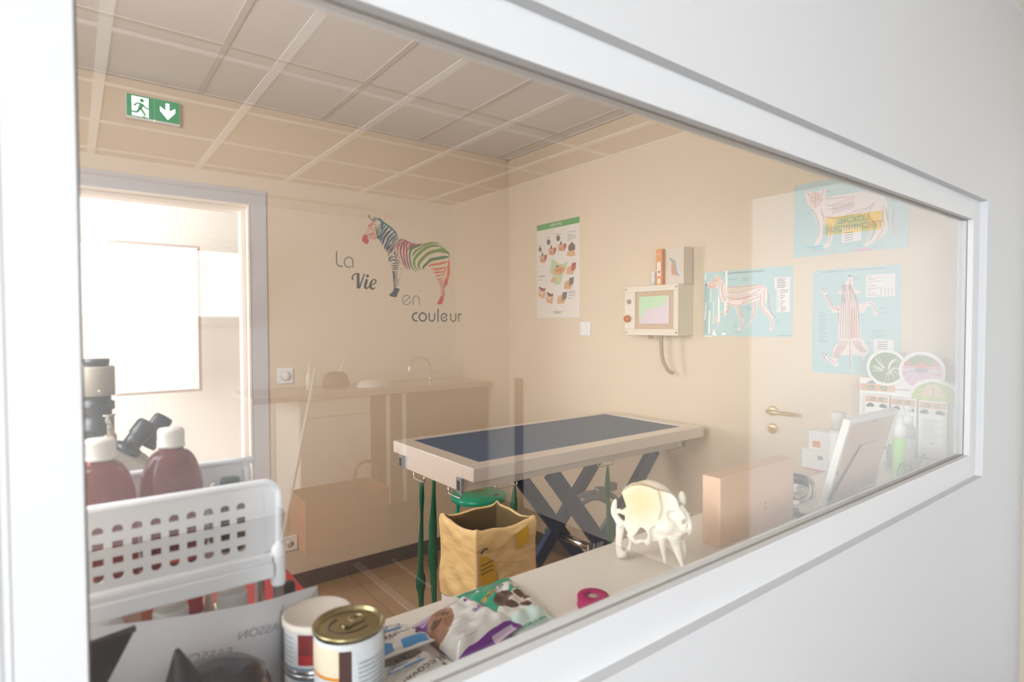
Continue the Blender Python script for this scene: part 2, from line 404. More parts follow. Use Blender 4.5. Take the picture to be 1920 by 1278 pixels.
# centre lines of the wall sticker, millimetres from its middle
ZEBRA_STROKES = [
 ('orange',[(-209.9,263.0),(-205.7,272.2),(-194.2,282.1),(-183.7,288.1),(-174.4,287.1)],[2.1,8.5,7.2,11.1,5.1]),
 ('orange',[(-187.9,282.8),(-184.9,277.2),(-189.2,265.1),(-198.6,250.5)],[6.4,6.4,3.4,1.3]),
 ('orange',[(-195.3,276.2),(-202.7,261.8),(-217.3,244.8),(-230.8,229.0),(-238.0,218.7)],[4.7,3.0,2.1,2.1,3.0]),
 ('red',[(-183.9,275.4),(-190.3,257.2),(-207.0,240.0),(-225.7,222.7)],[3.4,2.6,2.1,1.7]),
 ('orange',[(-185.1,250.9),(-175.7,252.8),(-166.3,251.7)],[1.7,7.2,2.1]),
 ('red',[(-188.4,239.8),(-177.9,242.8),(-167.5,240.9)],[1.3,3.8,1.7]),
 ('red',[(-209.2,224.2),(-194.7,228.5),(-182.2,231.6),(-169.7,231.9),(-164.5,220.6),(-163.6,205.0),(-169.0,194.7)],[2.6,5.5,6.4,5.5,4.7,3.8,1.3]),
 ('red',[(-212.4,216.2),(-196.9,219.6),(-182.3,220.9),(-176.1,211.7),(-176.2,200.0),(-179.5,189.9)],[3.0,4.7,5.1,4.7,3.8,1.3]),
 ('red',[(-211.5,206.6),(-199.0,210.6),(-188.7,206.7),(-185.6,199.1),(-186.7,193.2)],[2.6,3.8,3.8,3.0,1.1]),
 ('red',[(-210.5,196.9),(-200.2,199.8),(-193.0,194.6)],[1.7,3.4,1.3]),
 ('plum',[(-206.0,338.1),(-204.1,327.7),(-199.0,318.5),(-188.7,308.0)],[2.1,7.2,3.0,3.0]),
 ('plum',[(-185.5,317.1),(-180.4,306.9),(-173.2,297.0)],[3.8,8.9,3.0]),
 ('plum',[(-170.8,328.5),(-169.9,317.8),(-164.7,308.6),(-158.5,300.5)],[2.1,7.7,7.2,2.1]),
 ('navy',[(-164.6,326.2),(-157.3,319.2),(-154.2,309.8)],[1.7,1.7,1.1]),
 ('navy',[(-173.2,296.0),(-169.2,284.7),(-162.9,281.4),(-157.7,276.1)],[2.1,2.1,2.1,1.3]),
 ('navy',[(-173.5,268.6),(-167.2,266.3),(-160.9,269.9),(-158.7,281.9)],[1.7,3.0,2.1,1.3]),
 ('navy',[(-159.9,272.0),(-162.1,256.1),(-157.6,233.0),(-153.0,213.8),(-155.3,201.8)],[1.3,3.4,3.8,3.8,1.3]),
 ('navy',[(-153.5,272.6),(-155.8,256.7),(-153.4,233.4),(-150.9,214.0),(-153.2,202.0)],[1.3,3.4,3.8,3.8,1.3]),
 ('navy',[(-146.2,273.3),(-148.4,257.4),(-145.5,234.1),(-142.5,214.8),(-144.7,202.8)],[1.3,3.4,3.8,3.8,1.3]),
 ('navy',[(-138.8,274.1),(-141.0,258.1),(-138.6,234.8),(-136.1,215.3),(-138.4,203.3)],[1.3,3.4,3.8,3.8,1.3]),
 ('navy',[(-139.6,293.6),(-140.8,283.7),(-138.8,270.1),(-140.0,254.3),(-135.9,235.0)],[1.7,5.1,3.0,2.1,1.3]),
 ('navy',[(-147.9,200.5),(-145.7,212.5),(-136.1,223.2)],[1.7,10.6,2.1]),
 ('teal',[(-131.0,310.3),(-125.8,299.0),(-128.1,281.1),(-131.5,259.1),(-129.5,241.5),(-134.0,219.5),(-141.6,197.1)],[2.6,10.6,6.0,3.0,3.8,4.3,1.3]),
 ('blue',[(-111.9,302.5),(-120.6,287.8),(-126.1,267.5),(-124.2,248.0),(-131.8,223.6),(-138.4,195.4)],[8.5,12.8,6.4,3.0,4.3,1.7]),
 ('teal',[(-97.1,288.2),(-110.0,277.0),(-119.8,258.2),(-126.4,234.0),(-131.9,211.8),(-136.4,191.7)],[4.3,11.9,10.6,5.5,6.0,1.7]),
 ('blue',[(-77.7,282.2),(-97.3,262.4),(-110.3,243.4),(-123.3,220.4),(-129.9,198.2),(-133.3,178.2)],[5.1,12.8,11.5,8.5,7.2,2.1]),
 ('blue',[(-60.5,266.0),(-82.4,246.0),(-97.6,228.7),(-110.7,207.7),(-117.3,187.4),(-123.9,165.1)],[6.4,14.0,15.3,16.2,14.0,2.1]),
 ('navy',[(-97.6,226.7),(-110.7,203.8),(-117.3,183.4)],[6.4,8.5,2.1]),
 ('blue',[(-43.2,251.7),(-65.2,231.7),(-82.7,212.2),(-89.4,191.8),(-102.5,164.9),(-110.2,144.5)],[7.2,12.8,14.0,14.9,13.6,4.3]),
 ('blue',[(-30.2,237.0),(-50.1,221.1),(-67.6,201.6),(-78.7,178.8),(-94.0,151.7),(-98.5,133.5)],[6.4,10.6,10.2,7.7,8.5,2.1]),
 ('teal',[(-25.9,225.3),(-45.8,209.5),(-61.2,192.2)],[5.1,7.7,4.3]),
 ('navy',[(-24.9,217.4),(-43.7,201.7),(-59.1,180.4),(-76.7,155.0),(-92.1,130.0)],[3.0,4.7,5.5,6.0,4.3]),
 ('navy',[(-17.2,216.1),(-37.1,198.3),(-50.5,175.1),(-65.9,151.9),(-81.3,124.8)],[2.1,3.8,5.1,5.5,4.7]),
 ('navy',[(-8.3,213.8),(-26.2,195.2),(-43.9,171.6),(-55.1,148.8),(-68.3,123.8)],[1.7,3.0,4.3,6.0,5.5]),
 ('magenta',[(10.4,215.0),(-6.5,204.1),(-24.7,183.8),(-37.8,161.7),(-41.7,145.1),(-27.8,125.1),(-22.8,111.4),(-7.5,89.0)],[9.9,8.4,6.4,5.0,3.5,3.5,6.0,2.0]),
 ('magenta',[(22.1,207.8),(-1.5,190.5),(-17.1,172.8),(-23.7,151.1),(-22.6,134.8),(-20.2,116.3)],[5.0,7.4,9.9,7.4,4.0,2.0]),
 ('magenta',[(37.8,208.0),(11.5,186.9),(0.9,167.2),(-4.5,140.9),(0.4,113.0),(10.6,80.7),(23.2,36.6)],[6.4,9.9,12.9,10.4,8.9,6.9,2.0]),
 ('magenta',[(24.6,195.0),(21.8,175.9),(17.6,147.3),(18.7,114.3),(28.8,72.4),(44.1,28.3)],[9.9,10.9,10.4,8.9,8.4,2.5]),
 ('magenta',[(48.2,201.8),(37.6,186.7),(37.4,163.0),(37.1,132.2),(39.5,96.8),(47.1,64.1),(60.0,31.6)],[12.4,10.4,8.9,9.9,9.9,8.9,5.0]),
 ('plum',[(13.3,95.1),(20.9,69.6),(33.7,42.0)],[1.5,3.5,1.5]),
 ('plum',[(39.4,92.1),(47.1,61.7),(57.4,36.2)],[2.5,6.4,5.0]),
 ('magenta',[(14.3,211.8),(37.7,204.4),(56.1,197.7),(72.0,196.7)],[5.0,6.4,5.0,4.0]),
 ('magenta',[(50.7,180.6),(61.3,192.2),(72.0,195.5)],[2.5,6.4,2.0]),
 ('magenta',[(48.0,173.3),(66.6,183.1),(85.2,193.0),(101.3,192.0)],[2.5,7.4,7.4,1.5]),
 ('magenta',[(42.5,149.2),(55.8,166.8),(77.1,179.2),(103.9,186.9),(131.0,194.4),(147.3,197.7)],[5.0,6.4,8.9,7.4,6.0,1.5]),
 ('green',[(150.0,194.8),(117.3,181.3),(85.1,169.1),(66.4,158.1),(59.5,133.8),(58.0,102.8),(63.0,69.9),(76.0,42.0),(102.6,20.8)],[2.5,9.9,13.4,17.4,11.4,9.9,9.9,6.9,1.5]),
 ('lime',[(266.8,209.4),(233.1,213.9),(199.6,208.6),(163.7,197.1),(130.9,187.2)],[2.0,4.5,6.4,7.4,2.5]),
 ('lime',[(269.7,207.9),(241.4,208.0),(207.9,204.4),(166.3,190.1),(128.0,167.7),(92.9,143.5),(79.3,118.6)],[2.0,4.0,6.0,8.4,9.9,13.9,7.4]),
 ('lime',[(306.6,180.5),(275.2,191.6),(241.3,193.8),(205.0,188.4),(166.2,170.7),(130.6,143.9),(100.7,112.9),(87.1,85.7),(92.1,52.5),(118.8,24.1)],[2.0,7.4,12.4,15.9,17.9,19.3,18.3,15.9,12.4,2.0]),
 ('lime',[(338.2,154.4),(303.6,161.7),(263.7,164.9),(221.4,155.5),(182.5,138.0),(152.1,111.7),(124.7,80.9),(119.0,54.1),(135.1,32.2)],[9.9,19.8,20.8,19.8,19.3,18.3,17.9,13.9,2.0]),
 ('lime',[(338.2,159.3),(323.8,163.2),(298.0,176.1),(263.8,177.2)],[2.5,9.9,9.9,2.0]),
 ('green',[(336.6,129.3),(297.6,124.2),(249.2,113.5),(207.1,103.3),(179.3,79.6),(151.6,53.7),(157.0,39.5)],[7.4,17.9,18.8,18.3,14.9,13.9,2.5]),
 ('lime',[(333.8,151.6),(339.6,139.5),(342.4,129.8)],[9.9,6.0,1.5]),
 ('orange',[(329.2,99.0),(297.4,89.5),(249.0,77.8),(212.5,71.9),(188.8,59.5)],[5.0,13.4,13.9,12.4,7.4]),
 ('orange',[(320.2,63.6),(280.0,52.6),(240.3,45.4),(212.3,46.2)],[3.5,12.4,13.4,3.5]),
 ('orange',[(299.9,33.9),(268.4,28.5),(240.1,24.5),(221.9,27.2)],[5.0,10.9,10.9,2.5]),
 ('orange',[(340.9,122.2),(338.5,112.0),(336.4,99.4)],[3.0,5.5,3.5]),
 ('orange',[(336.5,111.2),(337.2,88.8),(334.7,61.3),(334.5,31.3),(325.6,-6.5),(322.5,-36.5),(323.7,-63.9)],[6.4,12.4,18.8,21.3,17.4,8.9,1.5]),
 ('orange',[(320.2,62.9),(308.6,42.4),(304.1,17.3),(303.9,-15.0)],[5.0,6.4,3.5,1.5]),
 ('orange',[(311.5,57.4),(297.0,29.3),(293.9,1.9)],[3.0,4.0,1.5]),
 ('orange',[(237.2,5.8),(264.0,6.1),(291.2,16.9)],[6.6,9.4,4.7]),
 ('orange',[(245.5,-15.9),(269.6,-15.8),(293.9,-5.3)],[5.9,8.4,4.2]),
 ('red',[(255.3,-30.3),(275.9,-30.3),(296.7,-20.0)],[4.5,6.4,3.2]),
 ('red',[(265.1,-42.2),(282.2,-42.4),(299.4,-32.3)],[4.2,6.0,3.0]),
 ('red',[(267.9,-53.2),(285.0,-53.5),(302.2,-43.3)],[3.5,5.0,2.5]),
 ('red',[(270.7,-62.9),(287.1,-63.3),(303.6,-53.2)],[3.5,5.0,2.5]),
 ('red',[(276.3,-70.1),(290.6,-70.6),(305.0,-60.6)],[3.1,4.5,2.2]),
 ('red',[(314.0,-9.5),(310.9,-39.5),(302.1,-69.7)],[7.4,17.4,5.0]),
 ('red',[(276.3,-77.3),(287.7,-80.9),(303.5,-74.8)],[3.5,6.4,4.0]),
 ('red',[(276.2,-90.9),(287.6,-94.5),(303.4,-88.5)],[3.5,6.4,4.0]),
 ('red',[(276.1,-103.3),(287.5,-106.9),(303.3,-100.9)],[3.5,6.4,4.0]),
 ('red',[(276.0,-116.9),(287.4,-120.5),(303.2,-114.6)],[3.5,6.4,4.0]),
 ('red',[(303.5,-74.6),(300.4,-99.5),(296.0,-124.5)],[2.5,5.0,6.0]),
 ('navy',[(-48.2,135.2),(-40.7,121.8),(-37.0,105.7),(-28.1,89.9),(-7.7,74.8),(-5.2,64.4)],[7.4,8.4,6.4,5.0,4.5,2.0]),
 ('navy',[(-53.5,113.9),(-71.3,103.3),(-81.6,84.0),(-79.2,72.6)],[2.0,4.5,5.0,1.5]),
 ('navy',[(-35.7,103.4),(-56.1,102.0),(-71.4,91.7),(-77.9,72.6)],[3.0,6.0,6.9,2.0]),
 ('navy',[(-25.6,85.4),(-46.1,86.4),(-63.9,80.5),(-71.6,68.4)],[2.5,6.4,6.0,2.0]),
 ('navy',[(-89.0,102.1),(-81.3,121.2),(-68.5,140.7),(-45.4,165.8)],[2.0,5.5,6.0,2.5]),
 ('navy',[(-98.7,133.8),(-88.5,150.7),(-68.1,175.6)],[2.5,7.4,2.5]),
 ('navy',[(-46.1,81.7),(-28.3,73.5),(-10.4,59.4)],[2.5,6.4,2.0]),
 ('navy',[(-64.1,58.9),(-42.4,64.9),(-20.7,61.1)],[2.5,6.4,2.5]),
 ('navy',[(-68.0,45.8),(-40.6,52.1),(-13.0,48.6)],[2.5,6.4,2.5]),
 ('navy',[(-64.3,34.4),(-40.1,40.5),(-15.7,36.7)],[2.5,6.4,2.5]),
 ('navy',[(-60.6,25.3),(-39.5,31.2),(-18.4,27.2)],[2.5,6.4,2.5]),
 ('navy',[(-48.0,17.9),(-35.2,16.9),(-24.9,19.8)],[3.0,3.0,1.5]),
 ('navy',[(-48.0,11.5),(-35.2,10.6),(-25.1,13.5)],[3.0,3.0,1.5]),
 ('navy',[(-48.1,5.2),(-35.3,4.3),(-25.4,7.1)],[3.0,3.0,1.5]),
 ('navy',[(-48.1,-1.1),(-35.4,-2.1),(-25.7,0.8)],[3.0,3.0,1.5]),
 ('navy',[(-48.2,-7.4),(-35.4,-8.4),(-25.9,-5.6)],[3.0,3.0,1.5]),
 ('navy',[(-48.2,-13.7),(-35.5,-14.7),(-26.2,-11.9)],[3.0,3.0,1.5]),
 ('navy',[(-48.3,-20.0),(-35.5,-21.1),(-26.4,-18.3)],[3.0,3.0,1.5]),
 ('navy',[(-48.4,-26.3),(-35.6,-27.4),(-26.7,-24.6)],[3.0,3.0,1.5]),
 ('navy',[(-48.4,-32.7),(-35.6,-33.7),(-26.9,-31.0)],[3.0,3.0,1.5]),
 ('navy',[(-48.5,-39.0),(-35.7,-40.0),(-27.2,-37.3)],[3.0,3.0,1.5]),
 ('navy',[(-48.5,-45.3),(-35.7,-46.4),(-27.4,-43.7)],[3.0,3.0,1.5]),
 ('navy',[(-48.6,-51.6),(-35.8,-52.7),(-27.7,-50.0)],[3.0,3.0,1.5]),
 ('navy',[(-48.6,-57.9),(-35.9,-59.0),(-27.9,-56.4)],[3.0,3.0,1.5]),
 ('navy',[(-48.7,-64.3),(-35.9,-65.4),(-28.2,-62.7)],[3.0,3.0,1.5]),
 ('navy',[(-48.7,-70.6),(-36.0,-71.7),(-28.4,-69.1)],[3.0,3.0,1.5]),
 ('navy',[(-48.8,-76.9),(-36.0,-78.0),(-28.7,-75.4)],[3.0,3.0,1.5]),
 ('navy',[(-29.1,-25.7),(-18.9,-26.1),(-9.0,-25.2)],[2.0,3.0,1.5]),
 ('navy',[(-29.2,-35.1),(-18.9,-35.5),(-11.2,-34.7)],[2.0,3.0,1.5]),
 ('navy',[(-29.3,-44.5),(-19.0,-44.9),(-13.3,-44.2)],[2.0,3.0,1.5]),
 ('navy',[(-29.4,-53.8),(-19.1,-54.4),(-15.5,-53.7)],[2.0,3.0,1.5]),
 ('navy',[(-29.5,-65.6),(-19.2,-66.1),(-18.2,-65.6)],[2.0,3.0,1.5]),
 ('navy',[(-8.0,35.3),(2.4,34.8),(11.5,37.2)],[1.0,2.5,1.0]),
 ('orange',[(2.3,32.4),(-1.8,6.3),(-7.2,-19.9)],[1.7,1.5,1.0]),
]
ZEBRA_PATCHES = [
 ('red',[(-239.1,216.6),(-213.4,220.9),(-214.6,204.3),(-209.6,191.2),(-205.5,186.7),(-209.7,175.6),(-219.1,163.2),(-233.4,170.7),(-245.6,178.4),(-249.5,189.6),(-243.3,205.6)]),
 ('teal',[(-157.2,326.1),(-151.0,322.8),(-144.6,327.5),(-141.5,320.9),(-130.9,324.1),(-125.6,316.8),(-109.8,306.6),(-92.7,297.6),(-75.5,288.4),(-58.3,276.2),(-45.3,266.5),(-32.2,256.8),(-26.8,243.3),(-23.7,225.5),(-14.9,216.3),(-26.0,218.3),(-34.6,240.6),(-49.7,257.1),(-67.1,267.4),(-88.5,283.1),(-112.0,294.6),(-131.1,304.4),(-143.7,310.9),(-153.1,316.7)]),
 ('red',[(270.2,-126.5),(296.0,-119.5),(297.3,-144.3),(288.6,-157.0),(289.9,-169.3),(279.9,-170.8),(277.0,-177.0),(247.2,-175.2),(253.0,-160.2),(265.8,-142.6)]),
 ('slate',[(-58.1,22.0),(-46.7,15.6),(-43.1,-14.6),(-47.2,-45.2),(-43.7,-82.6),(-11.6,-86.1),(-15.6,-100.3),(-28.7,-124.3),(-28.8,-134.9),(-40.4,-138.7),(-65.9,-135.9),(-83.5,-128.2),(-58.0,-106.5),(-48.9,-87.4),(-52.3,-45.5),(-54.6,-8.2)]),
]
WORD_STROKES = [
 ('ink',[(-400.3,111.1),(-400.9,79.4),(-400.9,51.8),(-397.2,37.3),(-386.4,28.4),(-364.5,27.1)],[6.0,6.0,6.0,6.0,6.0,6.0],False),
 ('ink',[(-305.7,23.5),(-304.9,53.8),(-308.5,70.7),(-318.5,79.7),(-331.9,81.0),(-345.3,74.7),(-354.2,61.3),(-356.2,48.3),(-351.2,33.7),(-341.4,25.7),(-328.0,24.8),(-314.6,31.6)],[5.3,5.3,5.3,5.3,5.3,5.3,5.3,5.3,5.3,5.3,5.3,5.3],False),
 ('pine',[(-306.4,-46.6),(-309.7,-37.0),(-306.2,-23.9),(-294.8,-13.6),(-281.2,-8.6),(-272.1,-8.1)],[7.2,9.6,7.2,6.2,6.2,4.8],False),
 ('pine',[(-221.9,-38.3),(-225.5,-57.1),(-232.7,-79.3),(-228.2,-92.2),(-216.6,-88.5),(-203.6,-77.0)],[15.3,15.3,15.8,12.0,8.1,5.7],False),
 ('pine',[(-203.6,-71.5),(-182.5,-67.4),(-167.0,-55.7),(-165.7,-43.5),(-173.9,-38.3),(-185.8,-43.3),(-196.5,-60.3),(-199.0,-80.2),(-190.9,-93.1),(-179.2,-92.6),(-169.7,-83.5)],[2.4,5.7,8.1,8.6,6.7,8.1,14.4,17.2,12.0,8.6,2.4],False),
 ('ink',[(58.6,-138.3),(51.2,-130.4),(41.2,-126.2),(30.3,-126.3),(20.2,-130.6),(12.4,-138.5),(8.1,-148.8),(7.9,-159.8),(12.0,-169.9),(19.5,-177.5),(29.5,-181.4),(40.4,-181.1),(50.5,-176.6),(58.2,-168.4),(62.3,-158.0)],[4.2,4.2,4.2,4.2,4.2,4.2,4.2,4.2,4.2,4.2,4.2,4.2,4.2,4.2,4.2],False),
 ('ink',[(58.1,-138.2),(19.7,-164.3)],[4.2,4.2],False),
 ('ink',[(78.7,-182.6),(79.0,-146.7),(79.3,-143.3),(81.1,-138.0),(84.2,-133.4),(88.4,-129.8),(93.5,-127.4),(99.0,-126.5),(104.5,-127.1),(109.5,-129.2),(113.8,-132.6),(116.8,-137.1),(118.5,-142.3),(121.0,-145.6),(120.7,-181.8)],[4.0,4.0,4.0,4.0,4.0,4.0,4.0,4.0,4.0,4.0,4.0,4.0,4.0,4.0,4.0],False),
 ('pine',[(108.1,-232.2),(100.9,-232.3),(95.1,-232.8),(89.5,-234.6),(84.5,-237.5),(80.3,-241.4),(77.1,-246.2),(75.1,-251.4),(74.4,-257.0),(75.0,-262.6),(76.9,-267.8),(80.0,-272.5),(84.2,-276.4),(89.2,-279.2),(94.7,-280.9),(100.5,-281.4),(107.7,-281.4)],[9.4,9.4,9.4,9.4,9.4,9.4,9.4,9.4,9.4,9.4,9.4,9.4,9.4,9.4,9.4,9.4,9.4],False),
 ('pine',[(170.4,-256.8),(169.1,-248.7),(165.2,-241.5),(159.1,-236.0),(151.6,-232.7),(143.4,-232.1),(135.4,-234.2),(128.4,-238.7),(123.3,-245.1),(120.5,-252.9),(120.4,-261.0),(122.9,-268.8),(127.8,-275.2),(134.6,-279.8),(142.5,-281.9),(150.7,-281.3),(158.4,-278.1),(164.6,-272.6),(168.8,-265.4)],[9.4,9.4,9.4,9.4,9.4,9.4,9.4,9.4,9.4,9.4,9.4,9.4,9.4,9.4,9.4,9.4,9.4,9.4,9.4],True),
 ('pine',[(191.0,-230.5),(190.8,-261.1),(190.8,-264.8),(192.4,-270.5),(195.4,-275.5),(199.5,-279.3),(204.5,-281.8),(209.9,-282.6),(215.3,-281.7),(220.3,-279.3),(224.5,-275.4),(227.6,-270.4),(229.3,-264.6),(229.9,-260.9),(230.7,-230.1)],[8.4,8.4,8.4,8.4,8.4,8.4,8.4,8.4,8.4,8.4,8.4,8.4,8.4,8.4,8.4],False),
 ('pine',[(254.9,-203.9),(254.3,-286.7)],[8.9,8.9],False),
 ('moss',[(320.2,-246.8),(314.6,-239.5),(306.8,-235.0),(298.0,-234.2),(289.6,-237.1),(282.9,-243.3),(278.8,-251.8),(278.0,-261.4),(280.6,-270.4),(286.2,-277.7),(294.0,-282.0),(302.8,-282.7),(311.2,-279.6),(317.9,-273.3),(321.9,-264.7)],[8.4,8.4,8.4,8.4,8.4,8.4,8.4,8.4,8.4,8.4,8.4,8.4,8.4,8.4,8.4],False),
 ('moss',[(321.9,-247.8),(291.5,-264.2)],[7.4,7.4],False),
 ('moss',[(348.2,-231.3),(348.0,-262.7),(348.9,-266.3),(350.5,-271.9),(353.5,-276.8),(357.6,-280.5),(362.5,-282.9),(367.8,-283.7),(373.2,-282.9),(378.2,-280.5),(382.4,-276.7),(385.4,-271.8),(387.1,-266.1),(387.5,-262.5),(387.6,-230.9)],[7.4,7.4,7.4,7.4,7.4,7.4,7.4,7.4,7.4,7.4,7.4,7.4,7.4,7.4,7.4],False),
 ('moss',[(408.7,-230.7),(408.4,-287.7)],[7.4,7.4],False),
 ('moss',[(410.1,-249.7),(417.6,-239.5),(431.8,-234.2)],[7.4,7.4,7.4],False),
]
WORD_PATCHES = [
 ('pine',[(-282.3,-7.6),(-266.4,-6.7),(-265.9,-76.2),(-240.0,-8.6),(-232.0,-8.2),(-263.8,-94.6),(-283.2,-95.3)]),
 ('pine',[(-207.3,-19.4),(-208.6,-24.1),(-212.2,-27.7),(-217.1,-29.1),(-222.0,-28.1),(-225.5,-24.9),(-226.8,-20.4),(-225.4,-15.7),(-221.8,-12.2),(-217.0,-10.7),(-212.1,-11.7),(-208.5,-14.9)]),
]

# printed figures and painted glints of wrinkled film on the wall posters, millimetres from the middle of each sheet
DOG_PATCHES = [
 ('far',[(-104.9,9.6),(-82.2,-5.6),(-78.8,-37.5),(-97.9,-51.6),(-123.9,-57.1),(-136.9,-71.6),(-126.8,-98.1),(-140.0,-104.0),(-153.5,-77.4),(-157.0,-59.6),(-140.3,-59.8),(-117.4,-45.5),(-98.0,-37.1),(-104.7,-19.5)]),
 ('far',[(37.8,4.8),(60.0,4.0),(55.9,-29.1),(44.4,-59.5),(35.6,-78.9),(17.9,-104.1),(-0.2,-112.5),(-3.3,-106.9),(17.8,-90.0),(29.6,-67.7),(35.3,-37.0)]),
 ('skin',[(-199.4,99.5),(-192.0,105.0),(-170.0,106.7),(-161.7,119.4),(-150.1,126.0),(-146.9,140.5),(-140.2,128.3),(-128.7,129.0),(-118.8,115.2),(-105.6,94.0),(-86.2,78.4),(-57.6,75.4),(-14.1,78.7),(31.2,80.3),(66.6,79.7),(89.8,72.9),(101.3,62.7),(105.8,40.6),(100.4,13.5),(96.4,-13.7),(108.0,-35.8),(128.0,-60.7),(132.5,-82.4),(131.4,-112.3),(123.1,-125.9),(110.3,-121.9),(120.1,-106.8),(118.4,-85.0),(105.4,-63.1),(85.2,-43.6),(70.4,-18.4),(65.8,9.3),(40.8,4.6),(4.9,-5.4),(-31.8,-14.2),(-27.0,-30.0),(-16.0,-55.8),(-8.1,-75.7),(-12.6,-95.5),(-18.6,-112.6),(-27.7,-125.4),(-37.1,-121.2),(-27.9,-106.9),(-21.9,-84.1),(-28.3,-61.3),(-44.1,-32.5),(-55.2,-15.0),(-75.8,-8.7),(-91.9,3.4),(-124.4,10.3),(-136.1,34.2),(-138.1,66.5),(-144.8,78.6),(-164.7,73.8),(-178.1,68.6),(-191.8,81.2),(-198.7,87.5)]),
 ('back',[(-92.6,78.7),(-57.6,73.9),(31.2,78.9),(66.6,78.3),(34.3,60.6),(-13.9,54.6),(-70.0,48.7),(-92.4,58.5)]),
 ('rose',[(-192.0,102.0),(-170.0,105.2),(-160.0,117.8),(-146.8,127.3),(-127.0,127.4),(-118.7,109.3),(-131.7,98.4),(-144.8,81.6),(-174.8,71.4),(-190.1,84.1)]),
 ('nose',[(-204.9,96.8),(-198.1,98.8),(-196.6,88.9),(-203.5,87.8)]),
 ('paper',[(135.3,105.4),(204.4,102.6),(204.1,54.0),(135.8,56.5)]),
 ('paper',[(145.0,57.7),(202.2,54.7),(203.3,-45.3),(146.0,-44.2)]),
 ('shine',[(-168.0,-148.5),(-160.6,-112.9),(-144.6,-149.7)]),
]
